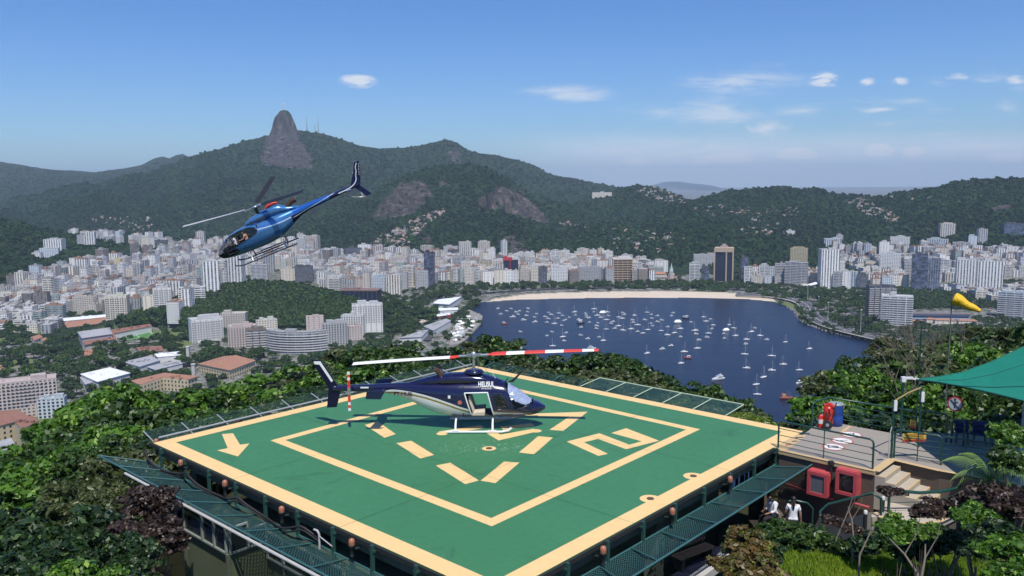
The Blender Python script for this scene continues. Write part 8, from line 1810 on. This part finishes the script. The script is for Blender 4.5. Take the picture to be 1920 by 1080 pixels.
belt(EL,-90,560,48,0,72,4.4,['bright','bright','mid'],'bright leafy tree on the crest of the slope above the campus','bright trees on the slope above the campus')
belt(EL,-90,560,50,36,60,3.9,['bright','bright','mid'],'bright leafy tree in the middle row of the slope south of the helipad','middle row of slope trees')
belt(EL,-90,520,54,75,50,3.5,['bright','mid','dark'],'green tree in the lower row of the slope south of the helipad','lower row of slope trees')
belt(EL,540,900,40,0,66,3.6,['mid','olive','mid','bright'],'green tree in the belt behind the parked helicopter','trees behind the parked helicopter')
belt(EL,540,900,42,32,57,3.0,['mid','mid','bright'],'green tree in the front row behind the parked helicopter','front row behind the parked helicopter')
belt(EL,870,1150,40,0,64,3.3,['mid','dark','olive'],'dense tree between the helipad back corner and the bay','trees between helipad and bay')
belt(EL,860,1150,40,32,55,2.7,['mid','olive','dark'],'bushy tree close behind the back corner of the helipad','bushy trees at the back corner')
belt(EL,1140,1420,38,0,60,3.0,['mid','dark','mid'],'dark tree leaning over the bay beyond the pale green net','trees over the bay')
belt(EL,1120,1330,44,28,52,2.3,['olive','mid'],'olive bush beyond the pale green net','olive bushes by the net',flat=.7)
# low scrub right at the back edges
SCR=[crown_mesh('crown',900+i,LEAFN,clumps=70,per=46,R=(1,1,.5),clump_r=.25,leaf=.085,pal=PALS[p_],bottom=-.1,jit=.6,aspect=1.8) for i,p_ in enumerate(('mid','olive','lime','dark'))]
def scrub(px,py,dist,Rr,i,lab,grp=None,flat=.6,name='shrub',cat='shrub'): return ntree(px,py,dist,Rr,None,lab,grp,flat,name,cat,cm=[SCR[i]])
for i in range(16): scrub(560+i*24+q.uniform(-8,8),727-i*3.6+q.uniform(-5,5),50+i*.25,1.9,q.choice([0,1,0]),'low shrub tucked behind the south-western edge of the helipad','shrubs behind the helipad edge')
for i in range(12): scrub(300+i*26+q.uniform(-8,8),792-i*7+q.uniform(-6,6),42+i*.7,2.0,q.choice([0,1,0,3]),'low shrub below the netting on the campus side of the helipad','shrubs below the campus side net')
for i in range(10): scrub(930+i*22+q.uniform(-5,5),688+i*4.5+q.uniform(-4,4),50,1.5,q.choice([0,1]),'low shrub behind the bay side edge of the helipad','shrubs behind the bay side edge')
for i in range(9): scrub(1230+i*24+q.uniform(-6,6),732+i*4.5+q.uniform(-4,4),50-i*.7,1.7,q.choice([2,1,2]),'yellow green scrub on the bank beyond the pale green net','yellow green scrub on the bank')
for i in range(7): scrub(1385+i*9,758+i*6,42-i*.6,1.5,2,'yellow green tuft at the end of the bank near the bay','tufts at the end of the bank')
# south-west foreground mass
for (px,py,d,R1,kd,lab) in [(40,880,44,3.2,'bright','bright green big leaved tree at the edge below the classical building'),(120,830,47,3.2,'bright','bright green crown in front of the slope rows'),(200,800,44,3.0,'mid','glossy green crown above the olive tree'),
 (300,806,40,2.6,'olive','olive feathery tree touching the tip of the net'),(225,835,36,2.2,'olive','olive feathery tree with dense twigs beside the netting'),(170,880,32,2.0,'olive','lower olive feathery tree over the dark thicket'),(60,925,33,2.6,'dark','dark glossy tree under the bright crown'),(-10,955,29,2.4,'dark','dark thicket tree cut by the picture edge'),
 (130,950,26,1.7,'dark','dark glossy shrub tree with yellowing tips'),(50,1000,23,1.6,'dark','dark big leaved tree low in the corner'),(180,985,24,1.5,'dark','dark big leaved shrub beside the purple tree'),(120,1040,19,1.2,'bright','fresh green shoots at the foot of the dark thicket'),(20,1060,18,1.3,'dark','lowest dark shrub in the corner'),(280,900,27.5,1.05,'purple','purple leaved tree beside the mossy walled rooms'),(290,958,25.5,.95,'purple','lower purple leaved crown above the pink table'),(240,965,25,.85,'purple','purple leaved crown between the dark shrubs and the wall'),(230,1010,22.5,1.0,'dark','dark shrub behind the pink table')]:
    ntree(px,py,d,R1,kd,lab)
# northern ridge behind the deck and sail
ER=[(1480,790),(1510,768),(1540,745),(1570,722),(1600,700),(1615,668),(1640,640),(1670,628),(1700,618),(1750,612),(1800,606),(1840,600),(1870,588),(1920,592),(2000,575),(2100,560)]
belt(ER,1632,2080,46,0,88,4.6,['olive','mid','olive'],'sunlit olive tree on the crest north of the deck','olive crest trees north of the deck')
belt(ER,1625,2080,46,34,72,4.0,['mid','olive','bright'],'green tree in the second row north of the deck','second row north of the deck')
belt(ER,1600,2060,46,72,60,3.5,['mid','bright','olive'],'green tree in the third row north of the deck','third row north of the deck')
belt(ER,1560,2040,46,112,50,3.0,['mid','dark','bright'],'leafy tree close behind the deck railings','trees close behind the deck')
belt([(1500,775),(1700,765),(1940,770)],1520,1940,40,0,42,2.4,['dark','mid','dark'],'dark shaded tree behind the waiting terrace','shaded trees behind the waiting terrace')
belt([(1500,790),(1700,800),(1940,800)],1500,1560,24,0,44,1.6,['mid'],'bush at the far corner of the deck','bushes at the deck corner')
# bare branches
bw=mat('bare_branch',(.15,.125,.095),.9)
for (px,py,d,s_,lab) in ((1735,640,62,3.2,'leafless pale branching crown poking out of the olive trees'),(1690,690,50,2.4,'bare twiggy limbs before the second row of trees'),(1800,640,70,3.0,'bare forked boughs under the windsock')):
    p=atd(px,py,d); g=tz(p.x,p.y); m=MB(); qq=random.Random(px)
    def br(a,dv,l,r,dep):
        b=a+dv*l; m.tube([a,(a+b)/2+Vector((qq.uniform(-.1,.1),qq.uniform(-.1,.1),0))*l*.3,b],[r,r*.8,r*.55],5)
        if dep: 
            for _ in range(3): br(b,(dv+Vector((qq.uniform(-.8,.8),qq.uniform(-.8,.8),qq.uniform(-.25,.5)))).normalized(),l*.72,r*.55,dep-1)
    br(Vector((0,0,-(p.z-g))),Vector((0,0,1)),p.z-g-s_*.9,.12,0)
    for _ in range(5): br(Vector((0,0,-s_*.9)),Vector((qq.uniform(-.9,.9),qq.uniform(-.9,.9),.9)).normalized(),s_*.55,.05,3)
    tag(m.build('bare_tree',bw,None,p),lab,'tree')
# shrubs by the stairs
CRO=[crown_mesh('crown',950+i,LEAFN,clumps=60,per=40,R=(1,1,.75),clump_r=.28,leaf=.12,pal=PALS[p_],bottom=-.2,jit=.6,aspect=1.9) for i,p_ in enumerate(('croton','bright','dark','purple','mid'))]
def bush(px,py,dist,Rr,i,lab,zg,flat=.8): return ntree(px,py,dist,Rr*.8,None,lab,None,flat,'bush','bush',zg=zg,cm=[CRO[i]])
bush(1400,985,20.5,1.05,0,'red and yellow leaved shrub at the near end of the white kerb',WZ); bush(1365,1035,18.2,.6,0,'small reddish shrub at the foot of the white kerb',WZ); bush(1430,1035,17.5,.8,0,'low red tipped shrub in front of the rounded green bush',WZ)
bush(1468,972,24.0,1.15,4,'rounded dense green bush in front of the two people',WZ); bush(1510,975,23.6,.95,4,'smaller green bush merging with the rounded one',WZ); bush(1445,1000,21.5,.8,2,'dark lower bush below the rounded green bush',WZ)
bush(1688,962,19.5,.68,1,'fresh green shrub tree in front of the curved landing',WZ+.6); bush(1742,978,18.5,.36,1,'yellowish green shrub behind the fresh green one',WZ+.6)
bush(1672,905,25.0,.5,3,'small purple leaved bush on a thin stem beside the upper steps',LZ-.8); bush(1735,935,21.0,.55,3,'thin purple shrub before the curved guard rail',WZ); bush(1780,925,21.5,.8,3,'purple leaved shrub hiding the end of the landing',WZ); bush(1840,905,21.0,1.1,3,'wide purple leaved shrub under the shaded terrace',WZ); bush(1900,900,20.5,1.0,3,'purple leaved shrub at the picture edge under the terrace',WZ)
bush(1560,962,24.6,.45,3,'dry purple twigs beside the foot of the handrail',WZ); bush(1600,975,23.5,.5,3,'second clump of dry purple twigs beside the lower stairs',WZ)
bush(1870,960,17.5,.8,2,'dark shrub between purple leaves and the lawn',WZ); bush(1925,985,15.5,.9,1,'bright green leafy bush low by the picture edge',WZ); bush(1915,1045,13.5,.75,1,'bright green leafy bush lowest by the picture edge',WZ); bush(1835,1000,17,.55,2,'dark shrub with bare stems above the lawn',WZ); bush(1830,940,18.5,.6,1,'shiny leaved shrub among the purple ones',WZ)
bush(1895,785,24,.8,1,'broad leaved plant beside the grey blue pole',DZ-.5); bush(1905,830,22,.8,4,'leafy plant below the shade sail edge',DZ-1.5)
bush(1560,1002,23.5,.5,2,'dark low plants along the wall foot',WZ); bush(1640,985,22.6,.9,2,'dark low plants under the curved landing',WZ); bush(1722,988,22.6,.95,2,'dark low plants before the landing wall',WZ); bush(1585,1000,23.2,.7,4,'low green plants between the dry purple twigs and the lawn',WZ); bush(1775,985,22.0,.9,2,'dark rounded plants at the far end of the landing wall',WZ); bush(1680,1004,22.6,.6,4,'green plants spilling over the upper lawn edge',WZ)
for (x0,y0,x1,y1,d,lab) in ((1568,1010,1600,930,23,'pale thin leaning stem before the lower stairs'),(1612,1040,1636,985,20.5,'pale straight stick leaning over the lawn edge'),(1720,1075,1668,1010,15.5,'slender forked stem rising from the lawn'),(1728,1080,1735,1020,15.0,'mossy slim trunk beside the forked stem'),(1600,1005,1590,950,22.5,'short pale stem beside the dry twigs')):
    a=atd(x0,y0,d); b=atd(x1,y1,d+.4); m=MB(); mid=(a+b)/2+Vector((.05,.05,0)); m.tube([Vector((0,0,-.8)),Vector((0,0,0)),mid-a,b-a],[.028,.024,.018,.010],6); m.tube([mid-a,mid-a+Vector((.25,.1,.35)),mid-a+Vector((.3,.1,.7))],[.012,.009,.005],5); tag(m.build('sapling',bw,None,a),lab,'sapling')
# palm
pm_=mat('palm_leaf',(.11,.19,.025),.45,var=.3); p=aty(1858,872,21.5); pl=empty('palm',(p.x,p.y,p.z-1.2),0,'young palm with drooping yellow green fronds under the shade sail','palm'); m=MB(); m.tube([(0,0,-1),(0,0,.8)],[.09,.06],7); m.build('trunk',bark(),pl)
fr=MB(); L_=1.25; pts=[Vector((L_*t*cos(.0),0,.55*sin(pi*t*.75)*1.0-.45*t*t)) for t in np.linspace(0,1,9)]; fr.tube(pts,[.015-.0013*i for i in range(9)],4)
for i in range(1,26):
    t=i/26; p=Vector((L_*t,0,.55*sin(pi*t*.75)-.45*t*t)); l=.42*sin(pi*min(1,t*.9+.12))
    for s_ in(-1,1): e0=p+Vector((.02,0,0)); tip=p+Vector((l*.55,s_*l*.75,-l*.45)); fr.add([p-Vector((.012,0,0)),e0,tip],[(0,1,2)])
fme=fr.mesh('frond',pm_)
for i in range(13): o=obj('frond',fme,pl,(0,0,.8)); o.rotation_euler=(q.uniform(-.2,.2),q.uniform(-.5,.25),i*2*pi/13+q.uniform(-.2,.2)); s_=q.uniform(.8,1.15); o.scale=(s_,)*3
